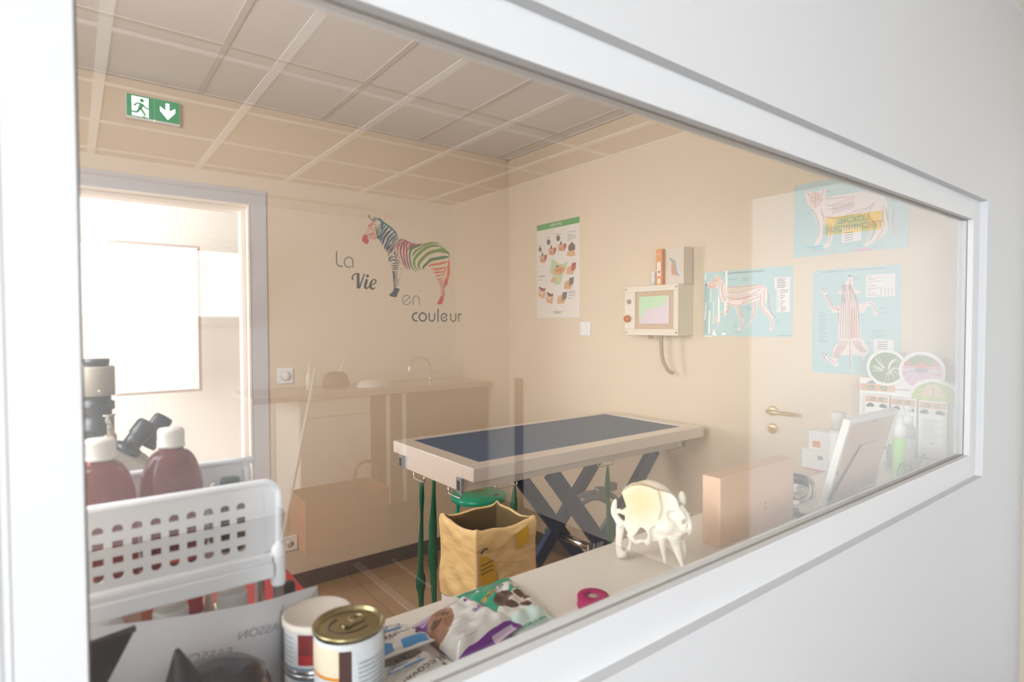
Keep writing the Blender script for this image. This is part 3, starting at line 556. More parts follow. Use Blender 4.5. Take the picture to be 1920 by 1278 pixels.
DOG_LINES = [
 ('vein',[(-86.1,75.5),(-14.1,74.4),(60.7,77.2),(98.5,60.1)],1.0),
 ('vein',[(-89.1,49.6),(-32.4,49.8),(16.4,57.4),(75.4,69.5)],1.0),
 ('vein',[(-95.4,32.5),(-44.5,19.0),(10.7,28.2),(69.7,58.8)],1.0),
 ('vein',[(-88.7,3.3),(-56.8,-9.2),(-31.8,-10.0),(10.9,5.7),(67.1,25.8)],1.0),
 ('vein',[(-128.4,98.2),(-134.7,57.6),(-124.5,16.1)],1.0),
 ('vein',[(-115.4,100.4),(-118.3,56.8),(-101.7,15.3)],1.0),
 ('vein',[(-102.2,79.3),(-98.7,44.2),(-101.7,9.5)],1.0),
 ('vein',[(-44.2,-15.3),(-25.2,-55.6),(-15.7,-84.2),(-24.7,-118.3)],1.0),
 ('vein',[(-31.8,-15.7),(-12.8,-67.2)],1.0),
 ('vein',[(72.8,36.6),(73.3,-13.0),(99.6,-49.3),(122.6,-76.9),(125.8,-117.7)],1.0),
 ('vein',[(89.9,55.0),(87.5,8.5),(93.6,-24.6)],1.0),
 ('vein',[(46.8,1.7),(44.2,-40.0),(32.6,-73.3)],1.0),
 ('vein',[(-85.4,-8.4),(-85.2,-34.5),(-127.2,-54.1)],1.0),
 ('vein',[(-191.9,90.1),(-171.5,80.1),(-151.4,84.9)],1.0),
 ('vein',[(-166.6,103.5),(-161.7,112.0),(-141.7,110.8)],1.0),
 ('vein',[(-13.4,0.8),(10.7,22.5),(64.0,37.0)],1.0),
 ('vein',[(104.3,51.6),(111.9,2.2),(119.4,-41.5),(142.1,-69.0)],1.0),
 ('vein',[(-82.7,43.5),(-78.0,26.0),(-82.4,8.8)],0.7),
 ('vein',[(-74.4,44.0),(-69.8,26.6),(-74.1,9.7)],0.7),
 ('vein',[(-66.1,44.5),(-61.6,27.1),(-65.8,10.6)],0.7),
 ('vein',[(-57.9,45.0),(-53.4,27.6),(-57.6,11.4)],0.7),
 ('vein',[(-49.8,45.5),(-45.2,28.2),(-49.5,12.3)],0.7),
 ('vein',[(-41.7,46.0),(-37.1,28.7),(-41.4,13.2)],0.7),
 ('vein',[(-33.6,46.5),(-29.1,29.2),(-33.3,14.0)],0.7),
 ('vein',[(-25.5,47.0),(-21.1,29.7),(-25.3,14.9)],0.7),
 ('vein',[(-17.5,47.4),(-13.1,30.3),(-17.3,15.7)],0.7),
 ('vein',[(-9.6,47.9),(-5.1,30.8),(-9.3,16.5)],0.7),
 ('vein',[(-1.7,48.4),(2.8,31.3),(-1.4,17.4)],0.7),
 ('vein',[(6.2,48.9),(10.6,31.8),(6.5,18.2)],0.7),
 ('print',[(146.0,97.9),(185.7,96.2)],1.6),
 ('print',[(146.0,90.7),(180.3,89.3)],1.6),
 ('print',[(146.1,83.4),(185.8,81.8)],1.6),
 ('print',[(146.2,76.2),(180.5,75.0)],1.6),
 ('print',[(146.3,68.9),(186.0,67.5)],1.6),
 ('print',[(146.3,61.6),(180.6,60.6)],1.6),
 ('print',[(161.6,49.3),(195.6,48.1)],1.4),
 ('print',[(161.7,41.3),(194.4,40.2)],1.4),
 ('print',[(161.8,33.2),(174.1,33.2)],1.4),
 ('print',[(161.9,25.2),(182.4,24.8)],1.4),
 ('print',[(162.0,17.1),(177.0,17.1)],1.4),
 ('print',[(162.1,9.1),(168.9,9.4)],1.4),
 ('print',[(162.1,1.0),(182.6,0.9)],1.4),
 ('print',[(162.2,-7.0),(173.2,-6.8)],1.4),
 ('print',[(162.3,-15.0),(171.9,-14.8)],1.4),
 ('print',[(162.4,-23.1),(188.3,-23.2)],1.4),
 ('print',[(162.5,-31.1),(188.4,-31.2)],1.4),
 ('print',[(162.6,-39.2),(183.0,-39.1)],1.4),
 ('print',[(147.9,49.4),(156.1,49.0)],0.8),
 ('print',[(147.9,40.8),(156.2,40.4)],0.8),
 ('print',[(148.0,32.2),(156.3,31.8)],0.8),
 ('print',[(148.1,23.6),(156.4,23.3)],0.8),
 ('print',[(148.2,15.0),(156.5,14.7)],0.8),
 ('print',[(148.3,6.4),(156.6,6.1)],0.8),
 ('print',[(148.4,-2.3),(156.7,-2.5)],0.8),
 ('print',[(148.5,-10.9),(156.8,-11.1)],0.8),
 ('print',[(148.6,-19.5),(156.9,-19.7)],0.8),
 ('print',[(148.7,-28.1),(156.9,-28.3)],0.8),
 ('print',[(148.7,-36.7),(157.0,-36.9)],0.8),
 ('print',[(-83.2,110.0),(-45.3,107.5)],0.7),
 ('print',[(-14.4,109.8),(27.9,107.0)],0.7),
 ('print',[(-14.4,102.7),(3.9,101.6)],0.7),
 ('print',[(8.1,-23.8),(29.2,-24.3)],0.7),
 ('print',[(8.2,-30.8),(26.2,-31.2)],0.7),
 ('print',[(-52.9,-99.7),(-40.4,-99.7)],0.7),
 ('print',[(-56.0,-108.3),(-43.4,-108.3)],0.7),
 ('print',[(145.0,-78.5),(164.3,-78.6)],0.7),
 ('print',[(145.1,-86.6),(158.9,-86.7)],0.7),
 ('print',[(-55.8,-132.8),(-18.4,-132.5)],0.7),
 ('print',[(151.2,-144.6),(208.4,-143.9)],0.7),
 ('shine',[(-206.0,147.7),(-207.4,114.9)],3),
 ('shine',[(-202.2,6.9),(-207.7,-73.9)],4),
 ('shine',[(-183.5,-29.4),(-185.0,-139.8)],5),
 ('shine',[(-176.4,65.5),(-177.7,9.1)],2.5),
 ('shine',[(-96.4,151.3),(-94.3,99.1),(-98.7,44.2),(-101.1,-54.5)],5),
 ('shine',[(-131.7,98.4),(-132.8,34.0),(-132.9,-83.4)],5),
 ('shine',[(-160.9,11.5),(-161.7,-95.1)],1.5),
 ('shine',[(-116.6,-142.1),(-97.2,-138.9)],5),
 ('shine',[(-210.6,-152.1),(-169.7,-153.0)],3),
]
CAT_PATCHES = [
 ('far',[(69.1,-7.9),(87.6,-10.7),(92.7,-46.7),(88.6,-86.4),(70.5,-114.5),(63.6,-118.8),(65.8,-108.9),(79.5,-90.3),(76.7,-59.6)]),
 ('skin',[(-165.4,129.8),(-142.2,113.2),(-110.3,110.0),(-86.9,119.0),(-82.7,95.6),(-89.0,78.0),(-43.1,80.5),(6.3,79.4),(54.0,79.6),(100.2,69.8),(127.5,50.0),(139.0,15.9),(132.8,-17.7),(142.2,-58.6),(140.3,-83.1),(125.0,-101.0),(100.4,-115.5),(68.4,-134.6),(61.3,-123.6),(86.6,-106.3),(100.0,-85.3),(104.2,-58.3),(83.2,-20.1),(66.8,-7.5),(31.4,-7.2),(-7.3,-6.5),(-42.0,-9.2),(-44.3,-27.3),(-56.8,-41.4),(-53.8,-78.9),(-63.5,-114.9),(-86.6,-123.1),(-89.3,-114.7),(-76.5,-102.8),(-69.1,-77.0),(-71.0,-28.8),(-82.6,-21.8),(-91.7,-25.9),(-95.0,-79.2),(-107.8,-104.6),(-123.6,-108.3),(-125.0,-99.9),(-113.2,-87.8),(-108.5,-45.1),(-111.5,-12.4),(-127.7,17.1),(-136.0,45.6),(-152.4,61.9),(-162.2,90.9)]),
 ('rose',[(-150.2,107.9),(-115.5,106.9),(-94.4,97.7),(-94.1,68.2),(-109.5,49.3),(-128.0,45.6),(-144.3,60.5)]),
 ('far',[(145.8,-0.0),(152.4,1.4),(153.2,-60.2),(166.7,-96.3),(162.5,-100.7),(148.9,-69.4)]),
 ('paper',[(-20.3,-49.0),(51.0,-53.5),(50.5,-107.1),(-19.6,-108.0)]),
]
CAT_LINES = [
 ('vein',[(-123.4,108.4),(-121.8,78.4),(-122.7,46.1)],1.0),
 ('vein',[(-112.8,106.5),(-112.5,76.8),(-102.1,88.4)],1.0),
 ('vein',[(-144.6,87.8),(-127.2,87.4)],1.0),
 ('vein',[(-144.5,76.9),(-128.3,71.4)],1.0),
 ('vein',[(-107.2,70.5),(-94.1,73.6)],1.0),
 ('vein',[(-161.2,126.3),(-147.4,96.5)],1.0),
 ('vein',[(-89.4,115.5),(-99.5,90.6)],1.0),
 ('vein',[(-83.8,74.5),(-43.0,70.0),(25.7,65.6)],1.0),
 ('vein',[(-78.4,52.2),(-62.9,44.3),(-17.9,55.1),(25.8,57.9)],1.0),
 ('vein',[(-73.0,30.0),(-27.5,30.6),(21.3,40.7)],1.0),
 ('vein',[(-77.8,4.1),(-42.0,-6.5),(7.4,-6.1),(55.0,1.9),(94.0,28.4)],1.0),
 ('vein',[(-133.3,39.7),(-114.2,-1.2),(-105.9,-34.7),(-108.1,-77.6)],1.0),
 ('vein',[(-99.0,39.6),(-90.7,6.1),(-47.0,-11.0)],1.0),
 ('vein',[(-93.5,17.2),(-87.9,-15.7)],1.0),
 ('vein',[(-64.6,-24.4),(-61.6,-67.3),(-68.8,-103.7)],1.0),
 ('vein',[(96.2,28.0),(73.8,-8.6),(97.3,-52.4)],1.0),
 ('vein',[(127.9,15.2),(121.8,-26.0),(131.2,-62.1)],1.0),
 ('vein',[(132.5,2.1),(142.1,-48.8)],1.0),
 ('vein',[(99.8,-67.7),(84.3,-108.6)],1.0),
 ('vein',[(124.7,-76.1),(102.7,-113.2)],1.0),
 ('vein',[(156.8,-6.7),(157.7,-70.6),(166.8,-98.8)],1.0),
 ('vein',[(-4.9,-4.3),(31.2,8.2),(78.1,13.4)],1.0),
 ('vein',[(-57.8,46.1),(-53.1,29.5),(-58.9,7.9)],0.8),
 ('vein',[(-51.3,46.6),(-46.5,30.0),(-52.3,9.0)],0.8),
 ('vein',[(-44.7,47.1),(-40.0,30.5),(-45.8,10.1)],0.8),
 ('vein',[(-38.2,47.6),(-33.5,31.1),(-39.2,11.2)],0.8),
 ('vein',[(-31.7,48.1),(-27.0,31.6),(-32.8,12.3)],0.8),
 ('vein',[(-25.2,48.6),(-20.6,32.1),(-26.3,13.4)],0.8),
 ('vein',[(-18.8,49.0),(-14.2,32.6),(-19.9,14.5)],0.8),
 ('vein',[(-12.4,49.5),(-7.8,33.1),(-13.5,15.6)],0.8),
 ('vein',[(-6.0,50.0),(-1.4,33.6),(-7.1,16.6)],0.8),
 ('vein',[(0.3,50.5),(4.9,34.1),(-0.7,17.7)],0.8),
 ('vein',[(6.6,50.9),(11.2,34.6),(5.6,18.8)],0.8),
 ('vein',[(12.9,51.4),(17.5,35.1),(11.9,19.8)],0.8),
 ('vein',[(19.2,51.9),(23.7,35.6),(18.1,20.9)],0.8),
 ('print',[(-10.2,-71.2),(21.5,-72.2)],1.6),
 ('print',[(-10.0,-80.9),(21.6,-81.7)],1.6),
 ('print',[(-9.9,-90.6),(21.7,-91.3)],1.6),
 ('print',[(-9.8,-100.2),(21.8,-100.9)],1.6),
 ('cyan',[(-155.9,-111.5),(-89.3,-114.7)],2),
 ('cyan',[(-136.8,-120.4),(-86.6,-124.4)],1.5),
 ('pink',[(-136.7,-132.7),(-89.1,-135.7)],2),
 ('pink',[(-73.5,-140.0),(-40.4,-140.7)],2),
 ('pink',[(26.0,-141.6),(89.4,-145.7)],5),
 ('cyan',[(35.4,-127.1),(52.0,-127.7)],2),
 ('cyan',[(87.0,-136.6),(130.0,-138.8)],1.5),
 ('cyan',[(-158.8,27.3),(-138.5,24.2)],2),
 ('print',[(-81.5,103.4),(-63.6,101.4)],1.2),
 ('cyan',[(118.6,-121.4),(129.8,-121.4)],1.5),
]
BELOW_PATCHES = [
 ('skin',[(-18.4,176.9),(-8.5,163.1),(-2.8,129.3),(4.2,117.8),(29.8,118.4),(16.3,108.0),(2.6,104.9),(2.9,84.5),(16.8,67.3),(38.9,64.8),(43.8,75.6),(57.1,77.0),(68.7,67.5),(77.3,41.9),(84.6,27.3),(75.9,20.2),(67.6,27.6),(65.8,42.1),(57.3,60.6),(44.0,55.5),(34.3,31.8),(13.9,28.5),(19.5,-8.6),(25.3,-64.1),(45.9,-91.3),(54.6,-118.6),(41.4,-130.1),(33.3,-152.6),(29.6,-134.3),(-8.2,-130.2),(-9.2,-192.2),(-12.7,-192.4),(-15.2,-132.3),(-50.6,-135.7),(-63.0,-153.4),(-55.5,-175.9),(-68.2,-180.4),(-105.4,-147.5),(-120.4,-142.4),(-113.1,-128.4),(-98.1,-137.6),(-75.8,-153.9),(-78.0,-123.3),(-72.7,-103.9),(-58.5,-84.5),(-59.4,-8.3),(-52.7,33.4),(-78.0,33.9),(-94.9,61.2),(-114.0,108.1),(-124.3,120.2),(-119.9,135.5),(-106.8,131.0),(-104.7,111.6),(-82.1,64.6),(-53.0,56.2),(-44.2,71.1),(-33.6,74.5),(-35.1,106.6),(-50.0,105.3),(-64.5,113.6),(-50.2,120.5),(-36.0,121.7),(-31.1,157.1)]),
 ('rose',[(-14.0,51.4),(3.4,47.3),(11.0,-8.6),(8.2,-64.4),(-12.5,-68.4)]),
 ('nose',[(-118.7,127.3),(-119.8,125.0),(-122.1,125.2),(-123.2,127.5),(-122.1,129.9),(-119.9,129.8)]),
 ('nose',[(-114.3,133.3),(-115.4,131.0),(-117.6,131.1),(-118.8,133.5),(-117.7,135.8),(-115.5,135.7)]),
 ('nose',[(-107.6,131.4),(-108.7,129.1),(-110.9,129.2),(-112.0,131.6),(-110.9,133.9),(-108.8,133.8)]),
 ('nose',[(-104.5,125.8),(-105.6,123.6),(-107.9,123.7),(-109.0,126.1),(-107.9,128.4),(-105.7,128.3)]),
 ('nose',[(-110.4,120.0),(-112.2,117.0),(-116.0,117.2),(-117.9,120.3),(-116.0,123.3),(-112.4,123.1)]),
 ('nose',[(-115.6,-136.7),(-116.7,-139.1),(-119.0,-139.2),(-120.1,-136.9),(-119.0,-134.5),(-116.8,-134.3)]),
 ('nose',[(-111.2,-130.3),(-112.3,-132.7),(-114.5,-132.8),(-115.7,-130.5),(-114.6,-128.1),(-112.4,-128.0)]),
 ('nose',[(-104.4,-131.6),(-105.5,-134.0),(-107.8,-134.1),(-108.9,-131.8),(-107.8,-129.4),(-105.7,-129.3)]),
 ('nose',[(-101.4,-136.9),(-102.5,-139.3),(-104.7,-139.4),(-105.9,-137.1),(-104.8,-134.7),(-102.6,-134.6)]),
 ('nose',[(-107.3,-143.4),(-109.1,-146.5),(-112.9,-146.6),(-114.8,-143.7),(-112.9,-140.5),(-109.3,-140.4)]),
 ('nose',[(-24.3,177.3),(-18.4,179.5),(-12.1,176.1),(-18.3,172.8)]),
 ('paper',[(39.8,176.5),(139.3,174.7),(138.9,92.8),(40.9,91.1)]),
 ('paper',[(69.6,-70.0),(138.0,-70.1),(137.7,-115.6),(70.2,-118.0)]),
]
BELOW_LINES = [
 ('vein',[(-43.5,142.8),(-45.3,74.9),(-48.9,14.4),(-50.7,-69.1)],1.0),
 ('vein',[(-39.5,142.6),(-38.6,74.7),(-40.0,14.3),(-40.4,-68.9)],1.0),
 ('vein',[(-35.5,142.3),(-31.9,74.5),(-31.1,14.2),(-30.1,-68.7)],1.0),
 ('vein',[(-31.5,142.1),(-23.0,74.2),(-22.3,14.1),(-21.3,-68.6)],1.0),
 ('vein',[(-25.2,141.7),(-9.1,73.7),(-8.3,13.9),(-7.3,-68.4)],1.0),
 ('vein',[(-21.3,141.5),(-0.4,73.4),(0.3,13.8),(1.4,-68.2)],1.0),
 ('vein',[(-17.3,141.3),(6.6,73.2),(9.0,13.7),(11.1,-68.0)],1.0),
 ('vein',[(-14.2,141.1),(11.4,73.0),(15.8,13.6),(19.3,-67.9)],1.0),
 ('vein',[(-54.9,-76.8),(-56.5,-99.7),(-72.4,-126.9),(-68.6,-145.9)],0.9),
 ('vein',[(22.1,-75.3),(29.2,-97.3),(46.3,-118.9)],0.9),
 ('vein',[(-47.1,-76.6),(-50.0,-99.5),(-66.6,-126.7),(-65.3,-145.8)],0.9),
 ('vein',[(15.2,-75.4),(23.7,-97.5),(41.6,-119.1)],0.9),
 ('vein',[(-39.2,-76.5),(-43.6,-99.3),(-60.8,-126.5),(-62.0,-145.7)],0.9),
 ('vein',[(8.4,-75.5),(18.3,-97.6),(36.9,-119.2)],0.9),
 ('vein',[(-31.4,-76.3),(-37.1,-99.1),(-55.1,-126.3),(-58.8,-145.5)],0.9),
 ('vein',[(1.5,-75.7),(12.8,-97.8),(32.2,-119.4)],0.9),
 ('vein',[(-23.6,-76.2),(-30.8,-99.0),(-49.3,-126.1),(-55.5,-145.4)],0.9),
 ('vein',[(-5.5,-75.8),(7.3,-97.9),(27.4,-119.6)],0.9),
 ('vein',[(-108.4,107.9),(-85.6,57.1),(-52.8,44.8)],1.0),
 ('vein',[(-102.8,107.6),(-78.4,60.7),(-49.3,50.4)],1.0),
 ('vein',[(47.2,68.2),(63.9,64.0),(77.4,31.0)],1.0),
 ('vein',[(-98.0,-143.4),(-64.7,-168.7)],1.0),
 ('vein',[(-17.9,167.5),(-16.2,29.0),(-12.1,-188.6)],1.0),
 ('vein',[(-60.0,45.0),(-55.8,-8.3)],1.0),
 ('print',[(45.2,168.8),(62.5,169.1)],0.9),
 ('print',[(45.3,160.0),(77.4,159.4)],0.9),
 ('print',[(45.5,151.2),(92.1,149.8)],0.9),
 ('print',[(45.6,142.5),(62.8,142.9)],0.9),
 ('print',[(45.7,133.7),(77.7,133.4)],0.9),
 ('print',[(45.8,124.9),(92.4,123.9)],0.9),
 ('print',[(45.9,116.1),(63.2,116.7)],0.9),
 ('print',[(46.0,107.4),(78.0,107.3)],0.9),
 ('print',[(46.1,98.6),(92.8,98.0)],0.9),
 ('print',[(82.2,162.7),(87.1,162.7)],1),
 ('print',[(92.4,124.3),(92.8,99.1)],0.8),
 ('print',[(96.8,161.7),(101.6,161.7)],1),
 ('print',[(104.6,123.6),(105.0,98.6)],0.8),
 ('print',[(111.2,160.7),(115.9,160.8)],1),
 ('print',[(116.8,123.0),(117.1,98.0)],0.8),
 ('print',[(125.4,159.8),(130.1,159.8)],1),
 ('print',[(128.8,122.4),(129.1,97.5)],0.8),
 ('print',[(82.8,-78.4),(117.6,-78.4)],1.6),
 ('print',[(82.9,-87.1),(117.7,-87.0)],1.6),
 ('print',[(83.0,-95.8),(117.8,-95.6)],1.6),
 ('print',[(83.1,-104.5),(117.9,-104.2)],1.6),
 ('print',[(83.3,-113.2),(118.0,-112.8)],1.6),
 ('print',[(-131.9,34.9),(-109.4,34.5)],0.8),
 ('print',[(-131.8,25.9),(-100.0,25.4)],0.8),
 ('print',[(-131.7,17.0),(-109.2,16.7)],0.8),
 ('print',[(-131.6,8.0),(-99.8,7.7)],0.8),
 ('print',[(-131.5,-1.0),(-109.0,-1.1)],0.8),
 ('print',[(-131.4,-9.9),(-99.6,-10.1)],0.8),
 ('print',[(-131.3,-18.9),(-108.8,-18.9)],0.8),
 ('print',[(-131.2,-27.9),(-99.4,-27.8)],0.8),
 ('print',[(-131.1,-36.9),(-108.6,-36.7)],0.8),
 ('print',[(-131.0,-45.8),(-99.1,-45.6)],0.8),
 ('print',[(-130.9,-54.8),(-108.3,-54.6)],0.8),
 ('print',[(-130.8,-63.8),(-98.9,-63.3)],0.8),
 ('print',[(-130.7,-72.8),(-108.1,-72.4)],0.8),
 ('print',[(-130.6,-81.8),(-98.7,-81.1)],0.8),
 ('print',[(61.9,-38.0),(101.0,-37.7)],0.8),
 ('print',[(65.3,-45.2),(101.1,-44.9)],0.8),
 ('print',[(72.0,-56.1),(101.3,-55.7)],0.8),
 ('print',[(-5.1,172.2),(18.9,170.6)],0.8),
 ('print',[(-1.5,162.7),(15.6,161.6)],0.8),
 ('print',[(87.2,30.8),(112.9,30.3)],0.8),
 ('print',[(83.7,49.0),(106.3,48.4)],0.8),
 ('print',[(39.1,-84.1),(62.5,-83.6)],0.8),
]
DENTAL_PATCHES = [
 ('tan',[(-172.6,96.6),(-117.2,100.1),(-106.9,79.8),(-127.5,50.1),(-165.6,60.5)]),
 ('gum',[(-124.0,100.8),(-100.1,103.7),(-100.1,79.2),(-120.7,53.0)]),
 ('dark',[(-156.8,96.9),(-141.2,127.2),(-132.6,96.3)]),
 ('amber',[(-158.6,77.6),(-134.4,82.4),(-134.4,61.2),(-155.2,61.3)]),
 ('tan',[(-87.4,134.8),(-28.5,136.9),(-17.6,117.4),(-39.4,89.7),(-80.0,100.3)]),
 ('gum',[(-35.7,137.7),(-10.3,139.9),(-10.4,116.7),(-32.1,92.3)]),
 ('dark',[(-70.7,134.7),(-54.0,163.1),(-44.9,133.6)]),
 ('amber',[(-72.6,116.4),(-46.7,120.5),(-46.8,100.4),(-68.9,100.9)]),
 ('tan',[(2.3,151.0),(64.4,152.2),(75.8,133.0),(52.8,106.1),(10.2,117.1)]),
 ('gum',[(56.7,153.1),(83.4,154.9),(83.4,132.2),(60.5,108.6)]),
 ('dark',[(20.0,150.6),(37.4,178.2),(47.1,149.3)]),
 ('amber',[(18.0,132.7),(45.2,136.4),(45.2,116.7),(21.9,117.5)]),
 ('tan',[(87.0,76.3),(95.2,103.4),(155.9,105.4),(163.9,71.6),(127.8,69.6)]),
 ('dark',[(99.3,108.6),(103.4,136.0),(131.8,157.8),(159.8,135.3),(161.4,107.6),(127.8,102.8)]),
 ('dark',[(-149.5,140.4),(-151.6,132.6),(-157.3,127.3),(-165.2,126.0),(-173.0,128.9),(-178.7,135.5),(-180.8,143.7),(-178.6,151.6),(-172.9,156.8),(-165.0,158.1),(-157.2,155.1),(-151.6,148.6)]),
 ('dark',[(-63.5,177.6),(-65.9,168.6),(-72.3,162.6),(-81.2,161.1),(-90.1,164.6),(-96.6,172.1),(-98.9,181.7),(-96.5,190.8),(-89.9,196.8),(-81.1,198.2),(-72.2,194.6),(-65.8,187.0)]),
 ('dark',[(27.0,190.9),(24.6,181.7),(18.1,175.5),(9.2,174.0),(0.2,177.6),(-6.4,185.4),(-8.8,195.3),(-6.3,204.6),(0.3,210.8),(9.3,212.2),(18.2,208.5),(24.7,200.7)]),
 ('mint',[(-50.5,75.1),(3.1,38.7),(45.5,29.4),(95.2,44.7),(78.8,-1.5),(53.8,-33.4),(24.3,-93.9),(-27.1,-93.8),(-14.1,-51.5),(-66.4,-13.2)]),
 ('tan',[(-40.1,-3.6),(-14.0,20.2),(45.5,23.8),(78.8,4.1),(70.5,-17.7),(20.1,-36.7),(-31.4,-27.3)]),
 ('amber',[(-27.0,-10.4),(20.1,14.5),(62.2,-0.2),(28.6,-25.9)]),
 ('dark',[(-14.0,17.3),(-1.2,28.8),(18.5,20.3),(3.1,13.0)]),
 ('tan',[(-62.0,-71.5),(-40.1,-44.0),(-7.2,-52.0),(-12.4,-74.6),(-40.1,-81.5)]),
 ('tan',[(82.9,-35.5),(92.8,8.6),(159.9,19.6),(170.3,-3.2),(139.9,-39.6)]),
 ('gum',[(127.8,-22.0),(131.8,27.6),(171.8,29.6),(163.9,-8.2)]),
 ('tan',[(62.2,-124.3),(72.1,-79.8),(139.9,-67.3),(150.4,-90.1),(119.8,-127.3)]),
 ('steel',[(107.5,-109.9),(111.6,-59.9),(152.0,-57.0),(144.0,-95.3)]),
 ('tan',[(-1.3,-212.8),(9.0,-167.3),(78.8,-153.3),(89.5,-176.3),(58.0,-214.6)]),
 ('steel',[(45.4,-197.2),(49.6,-146.3),(91.1,-142.6),(82.9,-181.6)]),
 ('tan',[(-181.4,-159.5),(-174.8,-94.3),(-111.0,-121.3),(-122.8,-176.6)]),
 ('paper',[(-162.8,-118.7),(-135.4,-114.2),(-144.6,-155.1)]),
 ('gum',[(-174.8,-94.3),(-165.6,-115.6),(-111.0,-109.6),(-111.0,-121.3),(-151.9,-131.1)]),
 ('tan',[(-103.9,-197.8),(-97.6,-133.7),(-35.8,-159.7),(-47.2,-214.2)]),
 ('paper',[(-86.0,-157.6),(-59.5,-152.9),(-68.3,-193.2)]),
 ('gum',[(-97.6,-133.7),(-88.7,-154.5),(-35.8,-148.1),(-35.8,-159.7),(-75.4,-169.7)]),
]
DENTAL_LINES = [
 ('print',[(99.3,222.9),(167.7,216.8)],1.3),
 ('print',[(95.2,206.7),(127.7,203.9)],1.3),
 ('print',[(95.2,198.3),(167.7,192.3)],1.3),
 ('print',[(95.2,188.3),(166.2,182.5)],1.3),
 ('print',[(95.2,178.8),(151.8,174.3)],1.3),
 ('print',[(95.2,170.4),(119.7,168.5)],1.3),
 ('print',[(-106.0,211.7),(-66.1,208.4)],1.3),
 ('print',[(-22.5,221.5),(45.5,215.7)],1.3),
 ('print',[(-188.1,168.2),(-146.8,165.3)],1.3),
 ('print',[(-179.3,-28.6),(-110.9,-30.7)],1.3),
 ('print',[(-174.7,-34.9),(-124.4,-36.4)],1.3),
 ('print',[(-188.6,-54.8),(-142.6,-55.9)],1.3),
 ('print',[(111.6,-140.8),(160.0,-141.2)],1.3),
 ('print',[(103.5,-151.6),(168.0,-151.9)],1.3),
 ('print',[(103.5,-165.6),(168.0,-165.7)],1.3),
 ('print',[(103.5,-182.4),(136.0,-182.4)],1.3),
 ('print',[(-31.6,-269.6),(28.5,-268.3)],1.3),
 ('print',[(-188.4,31.5),(-165.3,30.5)],1.3),
]

# ------------------------------------------------------------------ things on the walls of the examination room
for n, c in (('red', '#c8352a'), ('orange', '#dd6a1f'), ('plum', '#541d3f'), ('navy', '#12182a'), ('teal', '#007a7c'), ('blue', '#06405f'),
             ('magenta', '#9c1838'), ('green', '#36701a'), ('lime', '#6c8a06'), ('slate', '#24323e'), ('ink', '#2a1d16'), ('pine', '#16231f'), ('moss', '#25362f')):
    mat('vinyl_'+n, c, 0.45)
for n, c in (('skin', '#ecd9d0'), ('far', '#e2cbc0'), ('back', '#d9c7b2'), ('rose', '#e6bfb0'), ('vein', '#a8564c'), ('nose', '#26242a'), ('paper', '#ece2de'),
             ('print', '#6b6a74'), ('shine', '#f6f3ec'), ('cyan', '#5fb2d8'), ('pink', '#dba3b4'), ('tan', '#d9a274'), ('gum', '#b33c3f'), ('dark', '#665142'),  # shine is the highlight on the film's wrinkles, painted as white strips
             ('amber', '#c8894e'), ('mint', '#b9cd9c'), ('steel', '#5c5a60')):
    mat('print_'+n, c, 0.4)
mat('poster_blue', '#aecbca', 0.35); mat('poster_white', '#e6dcd4', 0.4); mat('poster_green', '#3f9a3a', 0.4)
mat('white_plastic', '#ecebea', 0.35); mat('off_white_plastic', '#e2dcd2', 0.4); mat('black_plastic', '#17181b', 0.35); mat('dark_grey', '#3a3b3e', 0.45)
mat('sign_green', '#0f8a55', 0.4, emit=0.35); mat('sign_white', '#ffffff', 0.4, emit=1.25); mat('sign_panel_green', '#0b6f45', 0.4)
mat('led_yellow', '#e8e020', 0.4, emit=2.0)

PB = plane_back(0, 0, 0); PR = plane_right(0, 0, 0)
def mm(p, k=0.001): return [(a*k, c*k) for a, c in p]

# zebra sticker with its motto
root = thing('wall_sticker', 'rainbow striped zebra wall sticker with the motto La Vie en couleur', 'wall sticker', (1.60, 3.2, 1.75))
b = MB()
for c, p in ZEBRA_PATCHES: b.flat(mm(p), 'vinyl_'+c, PB, 0.0006)
for i, (c, p, w) in enumerate(ZEBRA_STROKES): b.stroke(mm(p), [x*0.001 for x in w], 'vinyl_'+c, PB, 0.0007+0.00002*(i % 9), sm=4)
b.build('zebra', root)
for wd, ps, ss in (('La', [], range(0, 2)), ('Vie', range(0, 2), range(2, 5)), ('en', [], range(5, 8)), ('couleur', [], range(8, 17))):
    b = MB()
    for k in ps: b.flat(mm(WORD_PATCHES[k][1]), 'vinyl_'+WORD_PATCHES[k][0], PB, 0.0007)
    for k in ss:
        if k >= len(WORD_STROKES): continue
        c, p, w, cl = WORD_STROKES[k]; b.stroke(mm(p), [x*0.001 for x in w], 'vinyl_'+c, PB, 0.0006, sm=4, closed=cl)
    b.build('motto_word', root, label='motto word '+wd)

